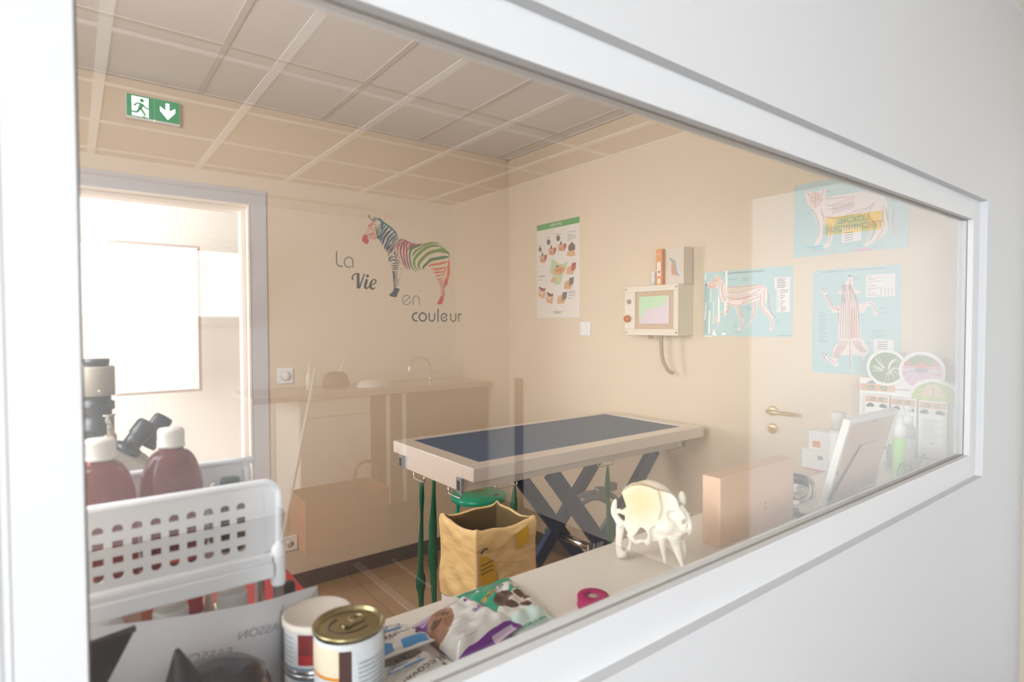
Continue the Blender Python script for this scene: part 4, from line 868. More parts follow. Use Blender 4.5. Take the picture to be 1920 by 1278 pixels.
# posters on the right-hand wall
def poster(name, label, Y, Z, w, h, paper, patches, lines, extra=None, curl=0.0):
    b = MB(); b.box((-w/2, -h/2, 0), (w/2, h/2, 0.0012), paper, PR)
    for i, (c, p) in enumerate(patches): b.flat(mm(p), 'print_'+c, PR, 0.0002, 0.0012+0.00006*i)
    top = 0.0012+0.00006*len(patches)+0.0001
    for c, p, wd in lines: b.stroke(mm(p), wd*0.0019, 'print_'+c, PR, 0.00015, top, sm=4)
    if extra: extra(b, top)
    return b.build(name, label=label, cat='poster', loc=(2.42, Y, Z))
def dent(b, top):
    b.box((-0.1985, 0.263, 0.0012), (0.1985, 0.3, 0.0016), 'poster_green', PR)
    b.text('DENTAL', 0.027, 'poster_white', PR @ T(-0.01, 0.2815, 0), z=0.0017, sx=1.15)
    b.marks(0.085, 0.010, 'print_gum', PR @ T(0, -0.262, 0.0013), 11, seed=3)
    b.box((-0.03, -0.2735, 0.0012), (0.03, -0.2715, 0.0015), 'print_print', PR)
poster('dental_poster', 'white dental poster with a green heading band beside the room corner', 2.6965, 1.787, 0.397, 0.6, 'poster_white', DENTAL_PATCHES, DENTAL_LINES, dent)
def dogt(b, top):
    b.text("CARTE D'ACUPUNCTURE DU CHIEN (PLAN)", 0.0098, 'print_nose', PR @ T(-0.012, 0.1385, 0), z=0.0013)
poster('anatomy_poster', 'blue chart of a walking dog in side view, left of the other charts', 1.43, 1.538, 0.43, 0.302, 'poster_blue', DOG_PATCHES, DOG_LINES, dogt)
poster('anatomy_poster', 'blue chart of a standing cat, topmost of the three charts', 1.003, 1.870, 0.42, 0.30, 'poster_blue', CAT_PATCHES, CAT_LINES)
def belt(b, top): b.marks(0.235, 0.0055, 'print_print', PR @ T(-0.01, 0.1985, 0.0014), 44, seed=5)
poster('anatomy_poster', 'upright blue chart of a dog lying belly up, above the cat display', 0.9735, 1.4525, 0.317, 0.415, 'poster_blue', BELOW_PATCHES, BELOW_LINES, belt)

# emergency exit sign over the doorway
root = thing('exit_sign', 'green illuminated exit sign with running man and down arrow above the doorway', 'exit sign', (0.324, 3.2, 2.446))
b = MB(); b.box((-0.108, -0.055, 0), (0.108, 0.055, 0.034), 'white_plastic', PB, 0.003); hs_ = b.build('housing', root)
b = MB(); b.box((-0.105, -0.046, 0.034), (0.0015, 0.052, 0.0365), 'sign_green', PB); b.box((0.0035, -0.046, 0.034), (0.105, 0.052, 0.0365), 'sign_green', PB); gp = b.build('green_panel', root)
b = MB(); Z = 0.0366
b.flat([(-0.086, -0.043), (-0.020, -0.043), (-0.020, 0.046), (-0.086, 0.046)], 'sign_white', PB, 0.0004, Z)
b.build('doorway_symbol', gp, label='white doorway field')
b = MB(); Z = 0.0371; g = 'sign_green'
b.flat([(-0.046+0.0085*math.cos(a*0.45), 0.031+0.0085*math.sin(a*0.45)) for a in range(14)], g, PB, 0.0003, Z)
b.stroke([(-0.046, 0.016), (-0.05, 0.004), (-0.056, -0.008)], [0.017, 0.016, 0.013], g, PB, 0.0003, Z)
b.stroke([(-0.048, 0.017), (-0.066, 0.014), (-0.076, 0.002)], 0.0065, g, PB, 0.0003, Z)
b.stroke([(-0.045, 0.016), (-0.034, 0.002), (-0.02, -0.002)], 0.0065, g, PB, 0.0003, Z)
b.stroke([(-0.054, -0.006), (-0.044, -0.016), (-0.033, -0.037)], [0.01, 0.009, 0.006], g, PB, 0.0003, Z)
b.stroke([(-0.056, -0.006), (-0.066, -0.024), (-0.092, -0.024)], [0.01, 0.008, 0.006], g, PB, 0.0003, Z)
b.stroke([(-0.045, -0.04), (-0.035, -0.043), (-0.028, -0.044)], 0.004, g, PB, 0.0003, Z, sm=1)
b.build('running_man', gp)
b = MB(); Z = 0.0366
b.flat([(0.048, 0.04), (0.064, 0.04), (0.064, 0.006), (0.087, 0.022), (0.087, 0.001), (0.056, -0.036), (0.025, 0.001), (0.025, 0.022), (0.048, 0.006)], 'sign_white', PB, 0.0004, Z)
b.build('down_arrow', gp)
b = MB(); b.lathe([(0.0, 0), (0.003, 0), (0.003, 0.002), (0, 0.0035)], 'led_yellow', PB @ T(0.0025, -0.05, 0.033), 12); b.build('indicator_light', hs_)

# small wall plates
mat('socket_hole', '#2a2422', 0.6)
root = thing('wall_thermostat', 'square white wall plate with a round dial beside the doorway', 'wall control', (0.908, 3.2, 1.172))
b = MB(); b.box((-0.042, -0.042, 0), (0.042, 0.042, 0.009), 'white_plastic', PB, 0.003); b.build('plate', root)
b = MB(); b.lathe([(0.026, 0), (0.026, 0.006), (0.021, 0.016), (0.0, 0.017)], 'off_white_plastic', PB @ T(0.002, 0, 0.009), 28); b.box((-0.002, -0.019, 0.02), (0.006, 0.019, 0.03), 'white_plastic', PB, 0.001); b.build('dial', root)
root = thing('power_socket', 'white power socket low on the back wall above the plinth', 'power socket', (0.921, 3.2, 0.26))
b = MB(); b.box((-0.04, -0.04, 0), (0.04, 0.04, 0.009), 'white_plastic', PB, 0.003); b.build('plate', root)
b = MB(); b.lathe([(0.021, 0), (0.021, 0.0095)], 'off_white_plastic', PB @ T(0, 0, 0.0), 24)
for x in (-0.0095, 0.0095): b.lathe([(0.0028, 0), (0.0028, 0.0102)], 'socket_hole', PB @ T(x, -0.001, 0), 10)
b.lathe([(0.0024, 0), (0.0024, 0.0165), (0.001, 0.018)], 'off_white_plastic', PB @ T(0, 0.011, 0), 10); b.build('socket_face', root)
root = thing('light_switch', 'white rocker light switch on the right wall below the dental poster', 'light switch', (2.42, 2.444, 1.418))
b = MB(); b.box((-0.04, -0.04, 0), (0.04, 0.04, 0.009), 'white_plastic', PR, 0.003); b.build('plate', root)
b = MB(); b.box((-0.026, -0.028, 0.009), (0.026, 0.028, 0.0135), 'white_plastic', PR @ RX(0.06), 0.002); b.build('rocker', root)

# instrument cabinet with a screen on the right-hand wall
mat('cabinet_beige', '#dfd0bd', 0.45); mat('screen_frame', '#c3a382', 0.5); mat('screen_green', '#a9c69a', 0.35, emit=0.06); mat('screen_pink', '#c9b3b8', 0.35, emit=0.06)
mat('knob_orange', '#c65d2f', 0.4); mat('cable_grey', '#a8907a', 0.5); mat('clear_sheet', '#e9ebe6', 0.06, trans=0.0, alpha=0.25)
root = thing('wall_instrument', 'beige wall mounted instrument box with a recessed screen and hanging cable', 'instrument', (2.42, 1.870, 1.51))
b = MB(); b.box((-0.165, -0.122, 0), (0.165, 0.126, 0.112), 'cabinet_beige', PR, 0.003); b.build('casing', root)
b = MB()
for x0, x1, y0, y1 in ((-0.167, 0.167, 0.097, 0.126), (-0.167, 0.167, -0.122, -0.09), (-0.167, -0.098, -0.09, 0.097), (0.14, 0.167, -0.09, 0.097)):
    b.box((x0, y0, 0.112), (x1, y1, 0.122), 'cabinet_beige', PR, 0.0015)
for x, y in ((-0.156, 0.113), (0.156, 0.113), (-0.156, -0.108), (0.156, -0.108)): b.lathe([(0.005, 0), (0.005, 0.0015)], 'cable_grey', PR @ T(x, y, 0.122), 10)
ff = b.build('front_frame', root)
b = MB(); b.box((-0.098, -0.09, 0.110), (0.14, 0.097, 0.1135), 'screen_frame', PR); bz = b.build('bezel', root)
b = MB(); b.box((-0.074, -0.066, 0.1135), (0.112, 0.073, 0.117), 'screen_pink', PR, 0.002)
b.flat([(-0.074, 0.073), (0.112, 0.073), (0.07, 0.02), (-0.03, 0.01), (-0.05, -0.02), (-0.074, -0.06)], 'screen_green', PR, 0.0003, 0.117); b.build('screen', bz)
b = MB(); b.lathe([(0.013, 0), (0.012, 0.016), (0.0, 0.017)], 'cable_grey', PR @ T(-0.135, 0.05, 0.112), 20); b.build('knob', ff)
b = MB(); b.lathe([(0.016, 0), (0.016, 0.012), (0.019, 0.014), (0.017, 0.026), (0, 0.028)], 'knob_orange', PR @ T(-0.142, -0.038, 0.112), 20); b.build('knob', ff, label='orange knob')
b = MB(); b.tube(smooth_path([PR @ Vector(p) for p in ((0.045, -0.122, 0.09), (0.045, -0.17, 0.09), (0.05, -0.24, 0.085), (0.07, -0.295, 0.07), (0.088, -0.31, 0.05))], 8), 0.0085, 'cable_grey', 10)
b.lathe([(0.012, 0), (0.012, 0.018)], 'cable_grey', PR @ T(-0.03, -0.14, 0.08) @ RX(-PI/2), 12); b.build('cable', root)
# what stands on it
mat('box_orange', '#e08a45', 0.5); mat('box_print', '#ead9c8', 0.5); mat('carton_pale', '#d5c6b4', 0.5); mat('bottle_grey', '#8e9a94', 0.4); mat('box_mark', '#5b4a44', 0.5)
root = thing('medicine_box', 'tall orange fronted medicine box standing on the wall instrument', 'box', (2.36, 1.834, 1.637))
b = MB(); b.box((-0.04, -0.017, 0), (0.05, 0.017, 0.178), 'box_orange'); b.build('carton', root)
b = MB(); PM = plane_right(0, 0, 0)
b.box((-0.011, 0.045, 0.0402), (0.011, 0.115, 0.0406), 'box_print', PM); b.marks(0.018, 0.012, 'box_print', PM @ T(0, 0.155, 0.0402), 3); b.lathe([(0.006, 0), (0.006, 0.0006)], 'box_mark', PM @ T(0.001, 0.065, 0.0403), 12)
b.box((-0.009, 0.008, 0.0402), (0.009, 0.032, 0.0406), 'box_print', PM); b.build('print', root)
root = thing('medicine_box', 'wide pale carton with a printed dog behind the orange box', 'box', (2.37, 1.758, 1.637))
b = MB(); b.box((-0.03, -0.055, 0), (0.04, 0.055, 0.178), 'carton_pale'); b.build('carton', root)
b = MB(); b.stroke([(-0.03, 0.13), (-0.005, 0.11), (0.0, 0.08), (0.01, 0.055), (0.03, 0.04)], [0.006, 0.022, 0.026, 0.018, 0.005], 'bottle_grey', PM, 0.0003, 0.0301)
b.stroke([(-0.012, 0.105), (-0.008, 0.06), (0.002, 0.045)], [0.006, 0.016, 0.005], 'box_orange', PM, 0.0003, 0.0304); b.build('print', root)
root = thing('small_bottle', 'short pale pill bottle at the left on the wall instrument', 'bottle', (2.352, 1.89, 1.637))
b = MB(); b.lathe([(0.013, 0), (0.0135, 0.05), (0.011, 0.054)], 'off_white_plastic', n=20); b.build('body', root)
b = MB(); b.lathe([(0.0125, 0.054), (0.0125, 0.072), (0.0, 0.0725)], 'white_plastic', n=20); b.build('cap', root)
root = thing('small_bottle', 'slim grey green vial between pill bottle and orange box', 'bottle', (2.385, 1.864, 1.637))
b = MB(); b.lathe([(0.010, 0), (0.010, 0.085), (0.006, 0.092)], 'bottle_grey', n=18); b.build('body', root)
b = MB(); b.lathe([(0.008, 0.092), (0.008, 0.115), (0, 0.116)], 'dark_grey', n=18); b.build('cap', root)

# ------------------------------------------------------------------ examination table, stool, waste box
mat('brushed_steel', '#e8dfd8', 0.34, 0.55, bump=(400, 0.02)); mat('painted_steel', '#d6ccc3', 0.42, 0.15); mat('leg_steel', '#2b4066', 0.4, 0.5)
mat('mat_blue', '#465a76', 0.55, bump=(350, 0.25)); mat('end_cap', '#8f9294', 0.4, 0.3); mat('chrome', '#d8d8d8', 0.15, 1.0)
mat('strap_green', '#045a3a', 0.45, bump=(90, 0.3)); mat('stool_green', '#0aa27c', 0.35, coat=0.3, noise=(14, 0.12)); mat('stool_wear', '#9a8a5a', 0.6); mat('hose_grey', '#8d9096', 0.4)
TX0, TX1, TY0, TY1, TZ = 1.062, 2.365, 1.604, 2.208, 0.96
TC = ((TX0+TX1)/2, (TY0+TY1)/2)
root = thing('examination_table', 'steel scissor lift examination table with a dark blue mat', 'table', (TC[0], TC[1], 0))
def L(x, y, z): return (x-TC[0], y-TC[1], z)
b = MB()
def rim(x0, x1, y0, y1, m):
    b.box(L(x0, y0, TZ-0.048), L(x1, y1, TZ), m, None, 0.002)
w = 0.07
rim(TX0, TX1, TY0, TY0+w, 'brushed_steel'); rim(TX0, TX1, TY1-w*0.5, TY1, 'brushed_steel')
rim(TX0, TX0+w, TY0+w, TY1-w*0.5, 'brushed_steel'); rim(TX1-w, TX1, TY0+w, TY1-w*0.5, 'brushed_steel')
b.box(L(TX0+w, TY0+w, TZ-0.045), L(TX1-w, TY1-w*0.5, TZ-0.012), 'painted_steel'); tt = b.build('table_top', root)
b = MB(); b.box(L(TX0+w+0.002, TY0+w+0.002, TZ-0.012), L(TX1-w-0.002, TY1-w*0.5-0.002, TZ-0.003), 'mat_blue', None, 0.002); b.build('mat', tt)
b = MB(); ax0, ax1, ay0, ay1 = TX0+0.003, TX1-0.06, TY0+0.075, TY1-0.075
b.box(L(ax0, ay0, TZ-0.098), L(ax0+0.03, ay1, TZ-0.048), 'brushed_steel', None, 0.0015); b.box(L(ax1-0.03, ay0, TZ-0.098), L(ax1, ay1, TZ-0.048), 'brushed_steel', None, 0.0015)
b.box(L(ax0+0.03, ay0, TZ-0.098), L(ax1-0.03, ay0+0.03, TZ-0.048), 'painted_steel', None, 0.0015); b.box(L(ax0+0.03, ay1-0.03, TZ-0.098), L(ax1-0.03, ay1, TZ-0.048), 'painted_steel', None, 0.0015)
ap = b.build('apron', root)
for x, s in ((ax0, -1), (ax1, 1)):
    for y in (ay0+0.006, ay1-0.006):
        q = MB(); q.box(L(x-0.012 if s < 0 else x, y-0.016, TZ-0.100), L(x if s < 0 else x+0.012, y+0.016, TZ-0.046), 'end_cap', None, 0.002)
        q.box(L(x-0.013 if s < 0 else x+0.012, y-0.008, TZ-0.09), L(x-0.012 if s < 0 else x+0.013, y+0.008, TZ-0.056), 'dark_grey'); q.build('corner_cap', ap)
def handle(p, d, drop=0.03, ln=0.085):
    q = MB(); x, y, z = p
    a = Vector(L(x-d[0]*ln/2, y-d[1]*ln/2, z)); e = Vector(L(x+d[0]*ln/2, y+d[1]*ln/2, z)); dn = Vector((0, 0, -drop))
    k = (e-a).normalized()*0.008
    q.tube([a, a+dn*0.75, a+dn+k*0.3, a+dn+k, e+dn-k, e+dn-k*0.3, e+dn*0.75, e], 0.0027, 'chrome', 8); q.build('strap_loop', ap)
handle((ax0+0.01, 2.01, TZ-0.098), (0, 1, 0)); handle((ax0+0.01, 1.745, TZ-0.098), (0, 1, 0))
handle((1.262, ay0+0.01, TZ-0.096), (1, 0, 0), 0.02, 0.10); handle((1.79, ay0+0.01, TZ-0.096), (1, 0, 0), 0.02, 0.09); handle((2.26, ay0+0.012, TZ-0.096), (1, 0, 0), 0.022, 0.09)
# scissor legs: two crossing frames
for y in (1.70, 1.995):
    for (xa, xb) in ((1.49, 2.14), (2.16, 1.42)):
        q = MB(); q.bar(L(xa, y+(0.03 if xa > xb else 0), TZ-0.1), L(xb, y+(0.03 if xa > xb else 0), 0.06), 0.03, 0.062, 'leg_steel', (0, 1, 0) if False else (1, 0, 0), 0.002); q.build('scissor_leg', root)
for x in (1.42, 2.14):
    q = MB(); q.box(L(x-0.03, 1.62, 0.0), L(x+0.03, 2.13, 0.06), 'leg_steel', None, 0.003); q.build('foot_bar', root)
q = MB(); q.tube([L(1.80, 1.64, 0.46), L(1.80, 2.08, 0.46)], 0.018, 'chrome', 16); q.build('pivot_rod', root)
q = MB(); q.bar(L(1.73, 1.84, 0.27), L(1.99, 1.84, 0.52), 0.05, 0.045, 'end_cap', (1, 0, 0)); q.tube([L(1.62, 1.84, 0.17), L(1.74, 1.84, 0.28)], 0.016, 'chrome', 14)
q.mesh([L(1.74, 1.74, 0.50), L(1.93, 1.74, 0.365), L(1.745, 1.74, 0.44), L(1.74, 1.75, 0.50), L(1.93, 1.75, 0.365), L(1.745, 1.75, 0.44)], [(0, 1, 2), (5, 4, 3), (0, 3, 4, 1), (1, 4, 5, 2), (2, 5, 3, 0)], 'brushed_steel')
q.build('lift_cylinder', root)
q = MB()
for k in range(4):
    pts = [(1.725+0.012*k+0.006*math.sin(k), 1.69-0.004*k, 0.53), (1.70+0.01*k, 1.675, 0.46), (1.695+0.012*k, 1.67, 0.39), (1.735+0.008*k, 1.675, 0.345), (1.765, 1.69, 0.40), (1.745+0.008*k, 1.695, 0.53)]
    q.tube(smooth_path([L(*p) for p in pts], 6), 0.0045, 'hose_grey', 8)
q.build('hose_loop', root)
# supply hoses behind, clipped under the table
q = MB()
for k, (dx, dz) in enumerate(((0, 0), (0.03, -0.03), (0.07, -0.01))):
    q.tube(smooth_path([L(*p) for p in ((1.83+dx, 1.93, 0.63+dz), (1.90+dx, 1.90, 0.66+dz), (1.96+dx, 1.88, 0.64+dz), (2.02+dx, 1.88, 0.58+dz), (2.05+dx, 1.9, 0.46))], 6), 0.012, 'hose_grey', 8)
q.box(L(1.93, 1.86, 0.63), L(1.98, 1.90, 0.68), 'end_cap', None, 0.004); q.box(L(2.00, 1.86, 0.655), L(2.05, 1.90, 0.69), 'end_cap', None, 0.004); q.build('hose_valve', root)

# green restraint straps hanging from the loops
def strap(label, x, y, z0, z1, w, tilt=0.0, knot=None, seed=1):
    rnd = random.Random(seed); q = MB(); n = 34; v = []; f = []
    for i in range(n+1):
        t = i/n; z = z0+(z1-z0)*t; a = 0.5*math.sin(t*3.2+seed)*1.2+tilt
        ww = w*(0.45+0.55*min(1, t*9))*(1+0.18*math.sin(t*11+seed*2)+0.12*math.sin(t*23+seed))
        if knot and abs(t-knot) < 0.05: ww *= 1.5
        if i == 0: ww = w*0.3
        ox = 0.004*math.sin(t*7+seed)
        c, s = math.cos(a), math.sin(a); th = 0.0035+0.002*math.sin(t*17+seed)
        for px, py in ((-ww/2, -th), (0, -th*1.9), (ww/2, -th*0.6), (ww/2, th), (0, th*1.5), (-ww/2, th)):
            v.append((x+ox+px*c-py*s, y+px*s+py*c, z))
    for i in range(n):
        for k in range(6): f.append((i*6+k, i*6+(k+1) % 6, i*6+6+(k+1) % 6, i*6+6+k))
    f.append(tuple(reversed(range(6)))); f.append(tuple(range(n*6, n*6+6)))
    vv = [(p[0]-x, p[1]-y, p[2]-z1) for p in v]
    q.mesh(vv, f, 'strap_green', None, True)
    return q.build('restraint_strap', label=label, cat='strap', group='green straps under the table', loc=(x, y, z1))
strap('long green strap hanging farthest left from the table end', ax0+0.010, 1.995, TZ-0.128, 0.12, 0.021, -0.3, 0.55, 1)
strap('second long green strap from the left, hanging straight from the table end', ax0+0.02, 1.915, TZ-0.097, 0.10, 0.024, -0.3, 0.4, 2.2)
strap('green strap hanging from the table side just right of the waste box rim', 1.300, ay0+0.008, TZ-0.116, 0.42, 0.02, -0.5, None, 3.1)
strap('thin green strap hanging in front of the scissor legs beside the skull', 1.803, ay0+0.008, TZ-0.116, 0.30, 0.018, -0.6, 0.55, 4.0)

# stool
root = thing('stool', 'green round stool with a worn seat behind the waste box', 'stool', (1.863, 2.76, 0))
b = MB(); b.lathe([(0.0, 0.43), (0.150, 0.43), (0.160, 0.434), (0.163, 0.448), (0.158, 0.462), (0.15, 0.466), (0.146, 0.470), (0.08, 0.472), (0.0, 0.472)], 'stool_green', n=48)
for k in range(16):
    a = random.uniform(0, 6.28); r = random.uniform(0.02, 0.12); s = random.uniform(0.008, 0.03)
    b.flat([(r*math.cos(a)+s*(0.7+0.5*random.random())*math.cos(q*0.9), r*math.sin(a)+0.7*s*(0.7+0.5*random.random())*math.sin(q*0.9)) for q in range(7)], 'stool_wear', T(0, 0, 0.4718), 0.0005)
b.build('seat', root)
for k in range(4):
    a = PI/4+k*PI/2+0.25
    q = MB(); q.tube([(0.115*math.cos(a), 0.115*math.sin(a), 0.432), (0.17*math.cos(a), 0.17*math.sin(a), 0.005)], 0.0115, 'stool_green', 12); q.build('leg', root)
q = MB(); q.tube([(0.152*math.cos(t*PI/16), 0.152*math.sin(t*PI/16), 0.15) for t in range(32)], 0.008, 'stool_green', 10, closed=True); q.build('foot_ring', root)

# cardboard waste box lined with a yellow bag
mat('carton_white', '#e9e3da', 0.7); mat('carton_inside', '#8f7d5e', 0.8)
mat('bag_yellow', '#ecc486', 0.28, bump=(30, 0.25), spec=0.6); mat('bag_inside_shade', '#6a5433', 0.45, bump=(30, 0.2)); mat('label_yellow', '#d9a400', 0.4); mat('label_print', '#3a3424', 0.6); mat('bag_print_green', '#8c9a3a', 0.5)
def creased_film(name):
    nt = MATS[name].node_tree; b_ = nt.nodes['Principled BSDF']
    tc = nt.nodes.new('ShaderNodeTexCoord'); mp = nt.nodes.new('ShaderNodeMapping'); mp.inputs['Rotation'].default_value = (0.5, 0.25, 0.3); mp.inputs['Scale'].default_value = (7, 7, 30)
    n = nt.nodes.new('ShaderNodeTexNoise'); n.inputs['Scale'].default_value = 1.0; n.inputs['Detail'].default_value = 3; n.inputs['Distortion'].default_value = 0.6
    bp = nt.nodes.new('ShaderNodeBump'); bp.inputs['Strength'].default_value = 0.5; bp.inputs['Distance'].default_value = 0.012
    nt.links.new(tc.outputs['Object'], mp.inputs['Vector']); nt.links.new(mp.outputs[0], n.inputs['Vector']); nt.links.new(n.outputs['Fac'], bp.inputs['Height']); nt.links.new(bp.outputs['Normal'], b_.inputs['Normal'])
creased_film('bag_yellow')
BX0, BX1, BY0, BY1, BZ = 0.905, 1.122, 1.355, 1.55, 0.845
bc = ((BX0+BX1)/2, (BY0+BY1)/2); hx, hy = (BX1-BX0)/2, (BY1-BY0)/2
root = thing('waste_box', 'tall cardboard waste box lined with a crumpled yellow bag', 'waste box', (bc[0], bc[1], 0))
b = MB(); t = 0.006
for lo, hi in (((-hx, -hy, 0), (hx, -hy+t, BZ-0.004)), ((-hx, hy-t, 0), (hx, hy, BZ-0.004)), ((-hx, -hy+t, 0), (-hx+t, hy-t, BZ-0.004)), ((hx-t, -hy+t, 0), (hx, hy-t, BZ-0.004)), ((-hx+t, -hy+t, 0), (hx-t, hy-t, t))):
    b.box(lo, hi, 'carton_white')
MX = Matrix(((0, 0, -1, -hx), (-1, 0, 0, 0), (0, 1, 0, 0), (0, 0, 0, 1)))
b.text('et', 0.034, 'label_print', MX @ T(-0.066, 0.575, 0.0003), sx=0.9); b.build('carton', root)
# the bag: outside skirt folded over the rim and the lining within, one crumpled sheet
def per(u, o):
    """point on the rim outline, u in 0..4, o = outward offset"""
    k = int(u) % 4; s = u-int(u); X, Y = hx+o, hy+o
    c = [(-X, -Y), (X, -Y), (X, Y), (-X, Y)]; p, q = c[k], c[(k+1) % 4]
    return p[0]+(q[0]-p[0])*s, p[1]+(q[1]-p[1])*s
rows = [(0.0035+0.003*math.sin(k*0.5), 0.615+k*0.0145) for k in range(16)] + [(0.004, 0.843), (0.002, 0.849), (-0.003, 0.851), (-0.0085, 0.848), (-0.0105, 0.838), (-0.0105, 0.80), (-0.0105, 0.72), (-0.0105, 0.62), (-0.0105, 0.45), (-0.0105, 0.25)]
N = 128; v = []; f = []
for j, (o, z) in enumerate(rows):
    for i in range(N):
        u = 4*i/N; s = u-int(u); side = int(u); q = math.sin(PI*s)**0.5
        # creases run slantwise down from the corners
        fold = (0.0034*math.sin(70*z+9*s+side)+0.0022*math.sin(120*z-14*s+2*side)+0.0012*math.sin(14*s+30*z+side))*q
        zz = z
        if j == 0: zz += 0.014*math.sin(5*s+side*1.7)*q-0.004
        if 15 <= j <= 20: zz += 0.0035*math.sin(8*s+side*2.1)*q + 0.007*math.exp(-((min(s, 1-s))/0.05)**2) - 0.006*math.sin(PI*s)
        x, y = per(u, max(0.0022, o+fold) if j < 16 else o+min(0.001, 0.3*fold))
        v.append((x, y, zz))
for j in range(len(rows)-1):
    for i in range(N): f.append((j*N+i, j*N+(i+1) % N, (j+1)*N+(i+1) % N, (j+1)*N+i))
b = MB(); vs, fs = b.mesh(v, f, 'bag_yellow', None, True)
k = b.mi('bag_inside_shade')
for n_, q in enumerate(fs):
    if n_ // N >= 19: q.material_index = k  # lining of the same film, its shade put into a darker colour
def crease(o):
    m = o.modifiers.new('film', 'SOLIDIFY'); m.thickness = 0.0008; m.offset = 0
    tx = bpy.data.textures.new('crumple', 'CLOUDS'); tx.noise_scale = 0.05
    s = o.modifiers.new('subdivision', 'SUBSURF'); s.levels = 1; s.render_levels = 1
    d = o.modifiers.new('crumple', 'DISPLACE'); d.texture = tx; d.strength = 0.0025; d.mid_level = 0.5
bl_ = b.build('bin_liner', root, mods=crease)
# printed warning on the near face of the box (the bag is clear there)
b = MB(); MF = Matrix(((1, 0, 0, 0), (0, 0, -1, -hy-0.0105), (0, 1, 0, 0), (0, 0, 0, 1)))
b.flat([(-0.10+0.055*math.cos(a*0.262)*(1.0), 0.72+0.062*math.sin(a*0.262)) for a in range(-6, 7)] + [(-0.10, 0.78)], 'label_yellow', MF, 0.0006)
b.flat([(-0.106, 0.655), (-0.045, 0.62), (-0.04, 0.585), (-0.106, 0.585)], 'label_yellow', MF, 0.0006); b.flat([(0.03, 0.77), (0.075, 0.785), (0.075, 0.835), (0.03, 0.82)], 'label_yellow', MF, 0.0006)
b.stroke([(-0.04, 0.60), (-0.037, 0.66), (-0.042, 0.72)], 0.003, 'bag_print_green', MF, 0.0005)
for z in (0.755, 0.742, 0.73): b.stroke([(-0.10, z), (-0.058, z+0.006)], 0.0028, 'label_print', MF, 0.0003, 0.0006)
b.stroke([(-0.1, 0.79), (-0.085, 0.80), (-0.075, 0.797)], 0.005, 'label_print', MF, 0.0005); b.build('print', bl_)

# ------------------------------------------------------------------ counter under the window and what stands on it
mat('counter_top', '#e6ddd2', 0.42, noise=(6, 0.02)); mat('cabinet_white', '#e4ded6', 0.5)
CZ = 0.95
root = thing('counter', 'narrow cream counter running along the window', 'counter', (1.0, 0.74, 0))
b = MB()
def cl(x, y, z): return (x-1.0, y-0.74, z)
b.box(cl(-0.60, 0.602, CZ-0.035), cl(2.418, 0.886, CZ), 'counter_top', None, 0.003); b.box(cl(-0.60, 0.8865, CZ-0.035), cl(0.10, 1.40, CZ), 'counter_top', None, 0.003); b.build('worktop', root)
b = MB(); b.box(cl(-0.58, 0.604, 0.09), cl(2.415, 0.84, CZ-0.035), 'cabinet_white'); b.box(cl(-0.58, 0.604, 0.0), cl(2.415, 0.80, 0.09), 'dark_grey'); b.build('base_cabinet', root)
b = MB(); b.box(cl(-0.58, 0.86, 0.0), cl(0.06, 1.36, CZ-0.035), 'cabinet_white'); b.build('base_cabinet', root)

# --- food cans
mat('can_gold', '#a3966c', 0.28, 0.95); mat('can_silver', '#c7c8c8', 0.25, 0.95); mat('label_white', '#dfe2e4', 0.4); mat('label_cream', '#ecdcc0', 0.4); mat('label_brown', '#4a2a24', 0.4)
mat('label_orange', '#e2901c', 0.4); mat('label_red', '#b3222c', 0.4); mat('label_darkred', '#7d2328', 0.4); mat('label_blue', '#4f7f9f', 0.4); mat('lid_milky', '#d9cfc4', 0.45, alpha=1.0); mat('ink_grey', '#8d99a5', 0.5); mat('ink_dark', '#23262b', 0.5); mat('ink_navy', '#26407a', 0.5)
def wrap(b, r, a0, a1, z0, z1, m, n=16, out=0.0003):
    """a printed panel bent round a can, angles in degrees (0 = +X, 90 = +Y)"""
    v = []; f = []
    for i in range(n+1):
        a = math.radians(a0+(a1-a0)*i/n)
        for z in (z0, z1): v.append(((r+out)*math.cos(a), (r+out)*math.sin(a), z))
    for i in range(n): f.append((2*i, 2*i+2, 2*i+3, 2*i+1))
    b.mesh(v, f, m, None, True)
